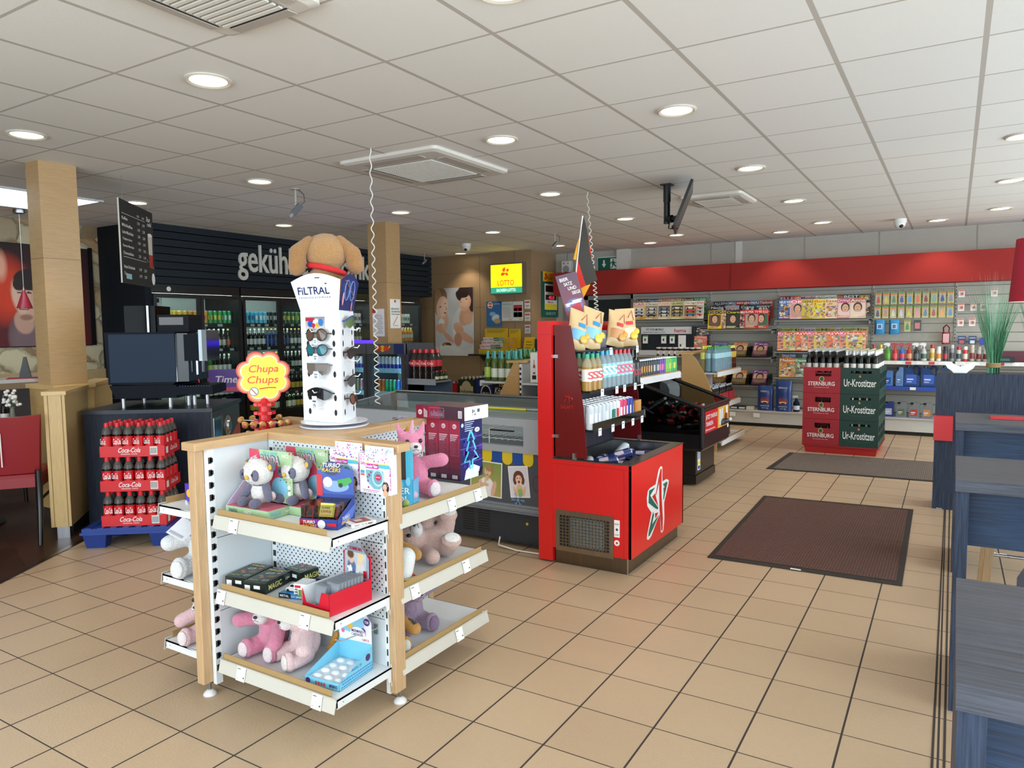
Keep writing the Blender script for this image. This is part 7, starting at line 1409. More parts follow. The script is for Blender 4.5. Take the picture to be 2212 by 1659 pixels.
q=B('8a2438','s'); q.tube([(-2.33+.03*math.cos(a)*(1 if i%2 else .7),y0-.003,.46+.05*math.sin(a)) for i,a in enumerate(np.linspace(0,6.28,16))],.0014,4); fo(q,'red_scribble')
q=B('e9e4dc','s'); q.tube([(-2.62,y0+.0,.06),(-2.60,y0-.05,.02),(-2.45,y0-.06,.008),(-2.27,y0-.05,.008)],.006,6); tag(q.obj('power_cable'),'white cable on the floor below the freezer','cable')
q=B('c9b23a','w'); q.disc((-2.42,y0+.0285,.17),X_,Z_,0,0,.010,off=0); fo(q,'yellow_sticker')
# ================= magazine and car care wall
YB=11.45
q=B('961c15','w'); q.prism([(11.12,2.03),(11.10,2.42),(11.115,2.425),(11.6,2.425),(11.6,2.03)],'x',-5.95,1.6); q.set('8a1c18').box(-2.91,-2.905,11.0975,11.11,2.04,2.42)
fas=q.obj('fascia'); struct(fas); fas.name='trim_7'
t=thing('magazine_wall','long light grey slatted shelving wall holding magazines and car care goods','shelving',(-1.9,11.45,0))
def wo(q,name,par=None): o=q.obj(name,par or t); o.location=(1.9,-11.45,0) if par is None else (0,0,0); return o
bays=[-4.60,-3.31,-2.29,-1.0,0.0,1.2]
for a,b_ in zip(bays[:-1],bays[1:]):
    q=B('b0aca0','p'); z=.25
    while z<2.02: q.box(a+.01,b_-.01,YB,YB+.02,z+.004,min(z+.120,2.03)); z+=.124
    q.set('77746c').box(a,b_,YB+.02,YB+.03,.1,2.03); wo(q,'slat_panel')
for x in bays:
    q=B('b9b6ae','p'); q.box(x-.012,x+.012,YB-.012,YB+.01,.1,2.03); q.set('1d1d1d')
    for i in range(38): z=.15+i*.049; q.box(x-.004,x+.004,YB-.0128,YB-.012,z,z+.028)
    wo(q,'upright')
for a,b_ in zip(bays[:-1],bays[1:]):
    q=B('c9c6be','p'); q.box(a,b_,10.93,YB,.05,.215); q.set('121212').box(a,b_,10.95,YB,0,.05); q.set('bdbab2').box(a,b_,10.90,YB,.215,.232); wo(q,'base_unit')
def bsh(a,b_,z,d,col='8a8984',rail=None,cards=0):
    q=B(col,'p'); q.box(a+.015,b_-.015,YB-d,YB,z-.02,z-.004); q.box(a+.015,a+.02,YB-d,YB,z-.07,z); q.box(b_-.02,b_-.015,YB-d,YB,z-.07,z)
    if rail: q.set(rail).box(a+.015,b_-.015,YB-d-.012,YB-d,z-.045,z+.004)
    s=wo(q,'shelf')
    for i in range(cards):
        x=a+.06+i*(b_-a-.12)/cards+R.uniform(0,.03); q=B(R.choice(['f2f2ef','f2f2ef','c9504a']),'w'); q.box(x,x+.07,YB-d-.0145,YB-d-.0125,z-.040,z-.004); q.obj('price_card',s)
    return s
bsh(-4.60,-3.31,1.585,.32); bsh(-3.31,-2.29,1.43,.34); bsh(-2.29,-1.0,1.56,.33); bsh(-2.29,-1.0,1.10,.33); bsh(-2.29,-1.0,.72,.33)
bsh(-3.31,-2.29,1.01,.33); bsh(-3.31,-2.29,.59,.33)
bsh(-1.0,0,.985,.36,'9a9890','e4e4e0',7); bsh(0,1.2,.985,.36,'9a9890','e4e4e0',8); bsh(-1.0,0,.64,.38,'8a8984','2f4fb0',2); bsh(-1.0,0,.232,.48,'8a8984','2f4fb0',5); bsh(0,1.2,.64,.38,'8a8984','2f4fb0',0)
bsh(-4.60,-3.31,1.02,.36,'b9b6ae'); bsh(-4.6,-3.31,.55,.36,'b9b6ae')
for x in (-3.2,-2.85,-2.5): 
    q=B('f1f1ee','w'); q.box(x,x+.09,10.895,10.90,.14,.20); wo(q,'price_card')
# magazines: cover printed with blocks
MG={}
def magp(title,c1,c2,tc,tcol,w=.21,h=.28,seed=0,big=None):
    rs=random.Random(seed); q=B(c1,'s'); q.box(0,w,-.004,0,0,h); P=(0,-.004,0)
    q.set(tc).rect(P,X_,Z_,.004,w-.004,h-.056,h-.006,.0006)
    if big: q.set(c2).rect(P,X_,Z_,w*.06,w*.94,h*.18,h*.76,.0006)
    if big=='face':
        q.set('3a2a22').disc(P,X_,Z_,w*.5,h*.55,w*.27,h*.24,off=.001); q.set('d9a98c').disc(P,X_,Z_,w*.5,h*.51,w*.20,h*.20,off=.0014); q.set('4a2a24').disc(P,X_,Z_,w*.42,h*.55,w*.03,h*.012,off=.0018); q.disc(P,X_,Z_,w*.58,h*.55,w*.03,h*.012,off=.0018); q.set('a8443c').disc(P,X_,Z_,w*.5,h*.42,w*.07,h*.014,off=.0018); q.set(c2).disc(P,X_,Z_,w*.5,h*.20,w*.4,h*.10,off=.001)
    elif big=='car':
        for k in range(3):
            z=h*(.20+.19*k); q.set(rs.choice(['c9302c','2a3440','d9d9d6','e0a83a','3a6ab0','8a9098'])); q.poly(P,X_,Z_,[(w*.12,z),(w*.88,z),(w*.88,z+h*.05),(w*.7,z+h*.06),(w*.6,z+h*.10),(w*.35,z+h*.10),(w*.25,z+h*.055),(w*.12,z+h*.05)],.001); q.set('1a1a1c').disc(P,X_,Z_,w*.28,z,w*.07,off=.0014); q.disc(P,X_,Z_,w*.72,z,w*.07,off=.0014)
    else:
        for k in range(52): a,b_=rs.uniform(.03,.8)*w,rs.uniform(.03,.75)*h; q.set(rs.choice(['d8c4a8','b8705a','e0d6ca','8a9460','70849a','c8a050','a05a6a','5a4034','d9d4cc','8a6a54','c89a80'])).rect(P,X_,Z_,a,min(w-.004,a+rs.uniform(.012,.05)),b_,b_+rs.uniform(.008,.035),.0008+.00002*k)
    for k in range(4): z=h*(.03+.03*k); q.set(rs.choice(['f4e83a','ffffff','c9302c'])).rect(P,X_,Z_,w*.06,w*rs.uniform(.4,.95),z,z+h*.014,.0016)
    q.set(tcol).txt(title,(w*.05,-.0062,h-.050),X_,Z_,w*.9,.036)
    return Proto(tag(q.obj('magazine'),'x','magazine'))
def mrow(items,x0,x1,y,z,tilt,lab,n=None,ov=1.0):
    n=n or len(items)
    for i in range(n):
        it=items[i%len(items)]
        if it not in MG: MG[it]=magp(*it[:5],seed=hash(it[0])%97 if False else sum(map(ord,it[0])),big=it[5] if len(it)>5 else None)
        x=x0+(x1-x0-.21)*(i/(n-1) if n>1 else 0)
        MG[it].put((x,y+.003*(i%2)-i*.0012,z),0,'magazine titled %s %s'%(it[0],lab),'copies of %s %s'%(it[0],lab),rot=(-tilt,0,0))
r1=[('CAR','d8a03a','c9c6c0','e6e2dc','c8321e','car'),('LEVANTE','e0d8d0','b8b4ac','f0ece6','c8321e','car'),('Chrom','c8a878','8a8680','e8e0d4','3a3a3a','car'),('BMV','d8c8b8','6a7078','f0e6dc','c8281e','car'),('TUNING','c8b49a','585c60','e8dccc','d8781e','car'),('AUTO','e8d8b8','b0a890','f4ecd8','c8321e','car'),('GELAENDE','b8b070','4a4c44','d8d49a','2a4a2a','car'),('MOTOR','c8b8a0','80786c','e4d8c8','a82a1e','car'),('Garage','b8a488','8a6a48','f2eee6','303030','car'),('TOURING','d8d0c4','b4b0a8','f2ece2','c8321e','car')]
mrow(r1,-4.50,-3.33,YB-.30,1.60,.10,'in the front row of the left rack')
r2=[('PLAYBOY','26221f','4a4038','1c1a1a','e8e8e8'),('Flugwelt','4a6a94','6a88b0','3a5a88','e8eef6'),('PRAXIS','c8744a','9a6a4a','b85a34','f6e8d8'),('Modell','6a6a66','48484a','c88a4a','f2e6d4'),('Klassik','6a5a34','b89a4a','5a4a28','f2e6c4'),('TOP SPEED','1f7a44','d8b8a0','1f7a44','d8f0e0')]
mrow(r2,-4.50,-3.33,YB-.17,1.655,.10,'in the back row of the left rack')
r3=[('GEO','e8c81e','6a5444','1c1a18','c8b48a','face'),('Kultur','c8985a','a87a48','c8985a','5a3a24'),('Cicero','23241e','3a3a34','1a1c1a','e8d83a','face'),('stern','2a2426','3a2c2c','b8222a','ffffff'),('SUPER TV','c8242a','b89a90','c8242a','f4e4e0','face'),('SUPER ILLU','d8303a','4a6a4a','d8303a','f8ece8','face')]
mrow(r3,-3.26,-2.36,YB-.32,1.443,.10,'in the front row of the second rack',6)
r4=[('Nacht','23242a','3a3a40','2a2c34','e0e0e0'),('GESCHICHTE','5a7a94','c8d8e0','b8c8d4','c8302c'),('Crime','1e1c1e','5a2424','2a2a2c','e8e8e8'),('mystery','2a3a3c','5a3034','1e2c30','d8e8e4')]
mrow(r4,-3.26,-2.36,YB-.20,1.52,.10,'in the middle row of the second rack')
r5=[('ALLEIN','26282c','4a3c34','26282c','c8ccd0'),('COMPACT','34424e','2a3038','3c4e5c','d8e0e6'),('stern plus','1e2a44','26365a','c8242a','ffffff'),('DMAX','4a84b0','e8e0d0','3a78ac','f4e8e4'),('Technik','b84a44','e8e4de','b84a44','f2e6e2')]
mrow(r5,-3.24,-2.34,YB-.09,1.585,.08,'in the back row of the second rack')
r6=[('NEUE WELT','3a6aa8','6a94c8','3a6aa8','eaf2fa'),('DWelle','d88aa0','e8c8c0','c8426a','fbe8ee','face'),('OK!','d8b0b8','c89a90','e8587a','ffffff','face'),('Anna','d8b4a0','e8d0c0','c85a4a','fbf0ea','face'),('GENUSS','c8b84a','e0cc6a','c8b84a','6a4a2a'),('Wohnen','c0a898','8a8078','e8dcd0','c8503a'),('flow','e8d43a','6ab0a8','e0d04a','e8502c'),('Essen','e8c8a0','d8946a','f0d8b0','a8502a'),('Essen','e8c8a0','d8946a','f0d8b0','a8502a')]
mrow(r6,-2.22,-1.06,YB-.31,1.575,.10,'in the front row of the third rack',13)
r7=[('ELLE','8a2a30','a85048','7a2028','e8ccc8','face'),('Gifte','c85a2a','e0784a','d8502a','ffe8d8'),('Mode','b8a0a4','d0b8b8','c8a8b0','6a4a4a','face'),('Landhaus','a08c74','b8a48c','e8e4dc','5a4a3a'),('Garten!','5a6a4a','7a8a5a','e0e4dc','4a4a44'),('Ambiente','8a5a34','b07a48','6a4a34','e0a04a'),('BEST','2a3a34','4a5a44','1e2a2a','e8ece8'),('THERMOMIX','3a3028','c8a060','2a2420','d8b83a')]
mrow(r7,-2.24,-1.02,YB-.15,1.635,.10,'in the back row of the third rack')
r8=[('Kreuz','e8906a','e8c84a','d8548a','ffe8f0'),('Rätsel','e87a4a','f0b060','d83a3a','fff2e0'),('Sudoku','d8c05a','e8a03a','c8402a','fff6d8'),('Wort','e8a08a','d8e0c0','e0483a','fff2ea'),('Quiz','c8b87a','e8784a','a83a2a','fff0d0')]
mrow(r8,-2.23,-1.05,YB-.31,1.115,.10,'in the front row of the puzzle shelf',24)
r9=[('Logik','b0b06a','8a944a','9aa04a','3a4a2a'),('Mix','b8a06a','a89060','b09a5a','4a3a24'),('Rate','c8b4b0','a89490','b8a4a4','5a4a4a','face')]
mrow(r9,-2.22,-1.04,YB-.17,1.17,.10,'in the back row of the puzzle shelf',8)
r10=[('Malen','d8943a','e8b04a','c8642a','fff0d8'),('Spass','d8504a','e8b09a','c83a3a','fff0ea'),('Kreuzwort','5a9a6a','e8e0c0','4a8a4a','f0ffe8'),('Comic','c8a04a','a8403a','e8d43a','3a6a3a')]
mrow(r10,-2.2,-1.55,YB-.30,.725,.08,'on the lowest puzzle shelf',5); mrow([('Rätsel Heft','4a5a6a','8aa0b0','4a6a9a','e8f0f8')],-2.2,-1.7,YB-.16,.79,.08,'behind on the lowest puzzle shelf',2)
# acrylic trays with children's magazines on the second bay
kid=[('Pony','c8584a','e8b84a','3a7ac0','fff2e0','face'),('Kids','e8a83a','e8c8a0','e8784a','fff2e0','face'),('Fee','b85a8a','e8b0a0','8a4aa0','fff0f8','face')]
for z,zn in ((1.02,'upper'),(.60,'lower')):
    for i,x in enumerate((-3.22,-2.92,-2.62)):
        q=B('c9ced0','T'); q.box(x,x+.27,YB-.36,YB-.355,z,z+.10); q.box(x,x+.004,YB-.355,YB-.02,z,z+.15); q.box(x+.266,x+.27,YB-.355,YB-.02,z,z+.15); tag(q.obj('acrylic_tray'),'clear acrylic magazine tray, %s of three on the %s tray shelf'%(('left','middle','right')[i],zn),'tray')
        mrow([kid[i]],x+.03,x+.03,YB-.345,z+.004,.75,'in a clear tray on the %s tray shelf'%zn,1)
# hama stand
t2=thing('accessory_display','white and dark phone accessory display stand under the left magazine rack','display stand',(-4.37,11.20,1.025))
q=B('22262c','s'); q.box(0,.87,0,.06,.08,.34); q.set('d8dadc').box(0,.87,-.01,.05,.34,.455); q.set('c9cccf').box(0,.87,-.10,.05,.0,.08); q.set('1c2026').box(.855,.89,-.06,.08,0,.455)
q.set('22262c').txt('FIT FOR MOBILE',(.09,-.0115,.395),X_,Z_,.29,.035); q.txt('Ladekabel, Adapter, Kopfhörer und mehr',(.03,-.0115,.355),X_,Z_,.38,.022); q.set('c8242c').txt('hama',(.56,-.0115,.365),X_,Z_,.19,.06); q.obj('stand',t2)
for i in range(26):
    q=B('c9ccd0','m'); x=.06+R.random()*.74; z=.14+R.random()*.18; q.tube([(x,-.001,z),(x,-.05,z-.004)],.0025,5); q.obj('hook',t2)
for x,c,h in ((.05,'4a9a4a',.13),(.36,'4a9a4a',.13),(.50,'4a9a4a',.13),(.64,'e2e2e4',.22)):
    q=B('e6e6e4','s'); q.box(x,x+.08+(.04 if h>.2 else 0),-.06,-.045,.32-h,.32); q.set(c).box(x,x+.08,-.061,-.06,.30,.32); q.set('3a3a3c'); q.rect((x,-.06,.32-h),X_,Z_,.025,.05,.04,.08,.0012); tag(q.obj('accessory_pack',None,(-4.37,11.20,1.025)),('large white cable pack' if h>.2 else 'small white and green charger pack at %s'%('the left end' if x<.1 else 'mid left' if x<.4 else 'mid right'))+' on the phone accessory display','accessory pack')
mrow([('C','3a3e44','5a6068','2a2e34','c8ccd0')],-3.48,-3.48,YB-.22,1.20,.08,'beside the phone accessory display',1); mrow([('Fitness','d86a4a','c8502a','e8b0a0','c82a2a')],-3.49,-3.49,YB-.30,1.05,.08,'beside the phone accessory display',1)
# jars and bags on the lower left shelves
for i in range(8):
    j_=B('3a1f14','g'); j_.lathe(0,0,[(.001,0),(.045,.004),(.045,.10),(.04,.115)],14); j_.set('e6ded2','s').lathe(0,0,[(.0455,.03),(.0455,.08)],14); j_.set('f0ede6').lathe(0,0,[(.043,.115),(.043,.135),(.001,.135)],14)
    if i==0: jar=Proto(tag(j_.obj('spread_jar'),'x','jar'))
    else: pass
    jar.put((-4.05+i*.092,11.14,1.02),0,'chocolate spread jar with white lid left of the curved oak end','chocolate spread jars')
for i,(c,l) in enumerate((('c8ccd4','pale blue'),('d8d8da','white'),('c8b09a','tan'),('d0d2d6','grey'),('e0d8d0','cream'))):
    q=B(c,'s'); q.bbox(-.07,.07,-.05,.05,0,.20,.02); q.set('4a5a8a' if i%2==0 else '8a4a3a').rect((-.07,-.05,0),X_,Z_,.02,.12,.06,.12,.001); tag(q.obj('baking_bag',None,(-4.15+i*.165,11.15,.552)),'%s baking goods bag on the low shelf left of the curved oak end'%l,'bag')
# charcoal bags
for i,(x,h,dy,nm) in enumerate(((-2.36,.37,0,'left'),(-2.10,.45,-.03,'right'))):
    q=B('26407e','s'); n=20; q.loft([[(.115*math.cos(2*PI*j/n)*(1 if f<.9 else .95),.06*math.sin(2*PI*j/n)*(1-.75*max(0,f-.8)/.2),h*f) for j in range(n)] for f in (0,.06,.3,.6,.8,.92,1)],True)
    P=(-.115,-.064,0); q.set('d8d4d0').txt('BBQ' if i else 'GRILL',(-.06,-.063,h*.74),X_,Z_,.12,.025); q.txt('BARBECUE',(-.06,-.064,.065),X_,Z_,.12,.016); q.txt('2,5 kg',(-.045,-.064,.030),X_,Z_,.09,.020); 
    q.set('c8502a')
    for k in range(7): x0=.055+.018*k; q.poly(P,X_,Z_,[(x0,.13),(x0+.018,.13),(x0+.010,.20+.02*(k%2))],.002)
    q.set('e8d4a8').disc(P,X_,Z_,.115,.125,.05,.018,off=.003); q.set('2a2420').disc(P,X_,Z_,.115,.118,.035,.010,off=.0035)
    tag(q.obj('charcoal_bag',None,(x,11.05+dy,.233)),'%s blue 2.5 kg charcoal bag on the bottom shelf'%nm,'bag')
q=B('1e3a5a','q'); q.lathe(0,0,[(.001,0),(.045,.004),(.045,.12),(.02,.17),(.015,.20)],12); q.set('d8d8da','s').lathe(0,0,[(.046,.03),(.046,.09)],12); q.set('c9ccd0').box(-.05,.02,-.012,.012,.20,.235); tag(q.obj('spray_bottle',None,(-1.93,11.05,.233)),'clear blue grill cleaner spray beside the charcoal bags','bottle')
for i in range(6): q=B(R.choice(['2a2a2e','6a3a24','c8c4bc']),'s'); q.box(0,.11,0,.08,0,.05); q.set('d8d4c8').rect((0,0,0),X_,Z_,.01,.1,.012,.035,.001); tag(q.obj('lighter_box',None,(-3.22+i*.118,11.0,.233)),'small flat firelighter box, number %s from the left on the bottom shelf'%('one','two','three','four','five','six')[i],'box')
# air fresheners on hooks
fr1=['c8302c','e0c82a','4a8a3a','3a4a94','4aa0d0','e8701e','8a2a24','6ab08a','2f3f80','8a8a84']; fr2=['5a3a5a','c8843a','d8d0b0','c8ccd0','d8c01e','e88aa0','5a7a94','a84a34','e8a04a','5a8ac0']
n1=['red','yellow','green','navy','sky blue','orange','dark red','mint','dark blue','grey']; n2=['purple','amber','cream','silver','golden','pink','steel blue','brown','tangerine','light blue']
def fresh(c,x,z,lab):
    q=B('e0cf2e','s'); q.box(-.036,.036,-.002,0,-.165,0); P=(-.036,-.002,-.165); q.set('3f8a3a').rect(P,X_,Z_,.003,.069,.145,.163,.0005); q.set('e0502a').rect(P,X_,Z_,.006,.066,.128,.142,.0008); q.set('a8a494').rect(P,X_,Z_,.006,.066,.010,.125,.0005)
    q.set(c).poly(P,X_,Z_,[(.032,.012),(.042,.012),(.042,.026),(.062,.030),(.052,.058),(.058,.062),(.045,.088),(.050,.092),(.036,.116),(.022,.092),(.027,.088),(.014,.062),(.020,.058),(.010,.030),(.032,.026)],.0012)
    q.set('9a9a98','m').tube([(-.012,.10,.03),(-.012,-.01,.03),(-.012,-.01,.0),(.012,-.01,.0),(.012,-.01,.03),(.012,.10,.03)],.0022,4)
    return tag(q.obj('air_freshener',None,(x,YB-.13,z)),lab,'air freshener','air fresheners on the slatted wall')
for i in range(10):
    fresh(fr1[i],-.925+i*.096,1.925,'%s tree air freshener card in the top row'%n1[i]); fresh(fr2[i],-.93+i*.0965,1.735,'%s tree air freshener card in the second row'%n2[i])
fresh('3f8a3a',-.56,1.55,'green tree air freshener card hanging alone below the second row')
for i,x in enumerate((-.90,-.72)):
    q=B('3f94cc','s'); q.loft([[(sx*.065*(1-.04*math.sin(PI*f)),yy*.02*math.sin(PI*f)-.0,-.21*f) for sx,yy in ((-1,0),(-.6,-1),(.6,-1),(1,0),(.6,1),(-.6,1))] for f in np.linspace(0.02,.98,7)],True); q.set('d8ecf6').rect((-.03,-.021,-.13),X_,Z_,0,.06,0,.07,.001); q.set('2a5a94').rect((-.03,-.021,-.13),X_,Z_,.008,.052,.008,.06,.0015); tag(q.obj('wipes_pack',None,(x,YB-.12,1.55)),'%s blue pack of windscreen wipes'%('left','right')[i],'wipes pack')
q=B('1c1c1e','s'); q.box(-.045,.045,-.002,0,-.15,0); q.set('c8706a').rect((-.045,-.002,-.15),X_,Z_,.015,.075,.03,.11,.001); tag(q.obj('blister_card',None,(-.44,YB-.12,1.54)),'black card with a pink label hanging beside the single green air freshener','card')
q=B('c8283a','q'); q.loft([[(a*.045,b_*.03,z) for a,b_ in rr(2,2,.6,3)] for z in (0,.005,.16)],True); q.set('b02a34').tube([(-.03,0,.16),(-.035,0,.22),(0,0,.26),(.035,0,.22),(.03,0,.16)],.009,6); q.set('e0a8a8','s').rect((-.035,-.031,.02),X_,Z_,0,.07,0,.12,.001); tag(q.obj('screenwash_bottle',None,(-.10,YB-.10,1.21)),'red handled bottle hanging at the right of the second bay','bottle')
pk_=[(.06,1.93,'d8b8a8','pale orange bulb'),(.42,1.93,'d0b0a8','pink bulb'),(.06,1.75,'d8a8a0','small red bulb'),(.20,1.75,'d8c0b0','cream bulb'),(.31,1.75,'a88078','brown bulb'),(.06,1.55,'d8b0a8','square red bulb'),(.19,1.55,'d0a8a0','round red bulb')]
for x,z,c,nm in pk_: 
    q=B('e4e0da','s'); q.box(-.035,.035,-.004,0,-.10,0); q.set('c8503a').rect((-.035,-.004,-.1),X_,Z_,.003,.067,.082,.097,.0008); q.set(c).rect((-.035,-.004,-.1),X_,Z_,.01,.06,.02,.075,.0008); q.set('a85a34').disc((-.035,-.004,-.1),X_,Z_,.04,.045,.016,off=.0012); q.set('9a9a98','m').tube([(0,.10,.02),(0,-.02,.015)],.002,4); tag(q.obj('bulb_pack',None,(x,YB-.12,z)),nm+' pack on the car bulb hooks','blister pack')
for i,x in enumerate((.08,.20)): q=B('28386a','s'); q.box(-.045,.045,-.01,0,-.11,0); q.set('e8e8ec').txt('VARTA',(-.035,-.0115,-.035),X_,Z_,.07,.016); q.set('c8504a' if i==0 else 'd8dce4').rect((-.045,-.01,-.11),X_,Z_,.02,.07,.01,.05,.001); tag(q.obj('battery_pack',None,(x,YB-.12,1.32)),'%s dark blue battery pack under the bulb hooks'%('left','right')[i],'battery pack')
q=B('2c3f9a','s'); q.loft([[(x,y,z) for x,z in ((-.07,0),(.07,0),(.09,.05),(.07,.10),(-.07,.10),(-.09,.05))] for y in (-.05,0)],False); tag(q.obj('funnel_bag',None,(.36,YB-.10,1.20)),'bright blue padded pouch on the car care wall','pouch')
# car care bottles
def spray(name,label,body,labc,cap,x,z=.987,kind='s',r=.036,h=.17,trig=True):
    q=B(body,kind); q.lathe(0,0,[(.001,0),(r,.004),(r,h*.6),(r*.8,h*.8),(r*.35,h),(r*.35,h+.02)],12); q.set(labc,'s').lathe(0,0,[(r*1.02,h*.2),(r*1.02,h*.58)],12)
    if trig: q.set(cap,'s').prism([(-.055,h+.045),(-.055,h+.06),(-.02,h+.075),(.025,h+.07),(.025,h+.04),(.008,h+.018),(-.008,h+.018),(-.012,h+.04)],'y',-.010,.010); q.prism([(-.03,h+.04),(-.038,h-.0),(-.032,h-.0),(-.02,h+.04)],'y',-.006,.006)
    else: q.set(cap,'s').lathe(0,0,[(r*.5,h+.01),(r*.5,h+.05),(.001,h+.05)],12)
    return tag(q.obj(name,None,(x,YB-.27,z)),label,'bottle')
sp=[('b8742a','d8a05a','c8302c',False,'amber bottle with a red cap'),('d8cf5a','c8c4a0','e6d42a',False,'yellow bottle with a yellow cap'),('4aa03a','6ab04a','eceeee',True,'green spray bottle with white trigger'),('c83040','d85a60','b02030',True,'red spray bottle with dark label'),('3a6ac0','d04a5a','b02a3a',True,'blue and red spray bottle'),('b83a34','d89a6a','a82a2a',True,'dark red spray bottle with orange label'),('2a3038','5a6068','e8eaea',True,'black spray bottle with white trigger'),('c0c8cc','4a6a5a','e8eaea',True,'grey spray bottle with white trigger')]
for i,(a,b_,c,tr_,nm) in enumerate(sp): spray('spray_bottle' if tr_ else 'care_bottle',nm+' on the car care shelf',a,b_,c,-.95+i*.086,trig=tr_)
cy_=[('e8d8b0','d8b03a','c8242c','white aerosol with a red cap'),('f0f0ee','e8944a','e8e8e8','white and orange aerosol'),('3a3a40','b83a4a','2a2a2e','black aerosol with a pink label'),('8a8e94','4a4e54','c0c4c8','silver aerosol'),('c8c8c8','3a5a5a','c8242c','grey aerosol with a red cap'),('d03a34','e8e0d8','f0f0f0','red bottle with a white nozzle'),('c0b8a8','8a3a34','c8c0a8','beige tin'),('b0b4b0','8a3a34','a8a89a','grey tin'),('d8d0cc','7a3434','e0e0dc','tall white tin')]
for i,(a,b_,c,nm) in enumerate(cy_):
    q=B(a,'s'); h=.17+.02*(i%3==0); q.lathe(0,0,[(.001,0),(.028,.003),(.028,h*.85),(.022,h*.9)],12); q.set(b_).lathe(0,0,[(.0285,h*.2),(.0285,h*.6)],12); q.set(c).lathe(0,0,[(.024,h*.9),(.024,h*1.15),(.001,h*1.16)],12); tag(q.obj('aerosol_can',None,(-.25+i*.075,YB-.26,.987)),nm+' on the car care shelf','can')
q=B('5a1a2a','s'); q.box(0,.5,0,.1,0,.14); tag(q.obj('emergency_case',None,(.50,YB-.3,.987)),'dark red emergency case at the right end of the car care shelf','case')
q=B('1c2428','s'); q.box(0,.25,0,.1,0,.07); q.set('3a6a5a').rect((0,0,0),X_,Z_,.02,.2,.02,.05,.001); tag(q.obj('tool_box',None,(.40,YB-.42,.987)),'flat black box in front of the dark red case','box')
# jugs of screenwash
def jug(label,x,w,h,z,body,lab,hand=True,cap='3a4a6a'):
    t=thing('canister',label,'canister',(x,YB-.30,z))
    q=B(body,'q' if hand else 's'); pr=[(0,0),(w,0),(w,h*.55),(w*.92,h*.80),(w*.72,h),(w*.45,h),(w*.2,h*.93),(w*.08,h*.95),(0,h*.85)]
    if hand:
        # body with a handle loop at the right shoulder
        pr=[(0,0),(w,0),(w,h*.50),(w*.60,h*.62),(w*.55,h*.84),(w*.12,h*.90),(0,h*.82)]
        q.loft([[(x_,y_,z_) for x_,z_ in pr] for y_ in (0,.10)],False); q.tube([(w*.56,.05,h*.80),(w*.70,.05,h*.96),(w*.92,.05,h*.88),(w*.95,.05,h*.60),(w*.93,.05,h*.45)],.014,7)
    else: q.loft([[(x_,y_,z_) for x_,z_ in ((0,0),(w,0),(w,h*.95),(w*.9,h),(w*.45,h),(w*.35,h*.8),(w*.18,h*.8),(0,h*.62))] for y_ in (0,.09)],False); q.set('1c1e22').tube([(w*.52,.045,h*.72),(w*.88,.045,h*.72)],.010,6)
    q.obj('body',t); q=B(cap,'s'); q.lathe(w*.25,.05,[(.018,h*.86),(.018,h*.98),(.001,h*.98)],10); q.obj('cap',t)
    q=B(lab,'s'); q.box(w*.15,w*.8,-.001,0,h*.12,h*.55); q.set('e8ecf4').rect((0,-.001,0),X_,Z_,w*.2,w*.6,h*.30,h*.36,.0006); q.rect((0,-.001,0),X_,Z_,w*.2,w*.5,h*.20,h*.23,.0006); q.obj('label',t); return t
jug('small blue screenwash bottle at the left of the blue canisters',-.83,.125,.21,.642,'5a86c8','2f5fb0',False,'4a6aa0'); jug('narrow blue screenwash canister second from the left',-.67,.09,.26,.642,'6a8ec0','5a80b8',False); jug('large blue screenwash canister with handle, left one',-.575,.19,.29,.642,'4a7ac0','2a5ac0'); jug('large blue screenwash canister with handle, right one',-.37,.19,.29,.642,'4a7ac0','2a5ac0'); jug('blue screenwash canister half hidden by the dark partition',-.15,.19,.29,.642,'6a8ec0','2a5ac0')
for i,(c,l,nm) in enumerate((('283a7a','b0b8c8','dark blue'),('74787c','5a6a4a','first grey'),('74787c','b83a2a','second grey'),('74787c','c8803a','third grey'))): 
    o=jug(nm+' engine oil can on the lowest shelf beside the dark partition',-.80+i*.152,.125,.20,.233,c,l,False,'1c1e22'); o.location.y=YB-.42
# exit sign, loudspeaker, door
q=B('0f5a48','e'); 
q=B('115e4c','s'); q.box(0,.41,-.006,0,0,.215); P=(0,-.006,0); q.set('e6f2ea'); q.box(-.012,.422,-.004,0,-.012,.227) ; q.poly(P,X_,Z_,[(.075,.11),(.10,.11),(.10,.175),(.13,.175),(.13,.11),(.155,.11),(.115,.045)][::1],.001); q.rect(P,X_,Z_,.235,.35,.02,.195,.001); q.rect(P,X_,Z_,.35,.39,.02,.03,.001)
q.set('115e4c').disc(P,X_,Z_,.285,.168,.014,off=.002); q.poly(P,X_,Z_,[(.27,.15),(.30,.15),(.315,.10),(.29,.09),(.265,.10)],.002); q.poly(P,X_,Z_,[(.285,.10),(.31,.10),(.335,.075),(.365,.055),(.36,.04),(.32,.06)],.002); q.poly(P,X_,Z_,[(.27,.10),(.295,.09),(.275,.05),(.25,.025),(.24,.035),(.262,.06)],.002); q.poly(P,X_,Z_,[(.27,.145),(.24,.13),(.225,.10),(.235,.095),(.255,.12),(.275,.125)],.002); q.poly(P,X_,Z_,[(.298,.15),(.325,.125),(.345,.13),(.345,.12),(.322,.112),(.30,.13)],.002)
tag(q.obj('exit_sign',None,(-5.32,11.588,2.462)),'green emergency exit sign with arrow and running figure','exit sign')
t=thing('loudspeaker','small white loudspeaker hung beside the timber wall','loudspeaker',(-5.95,11.42,2.42))
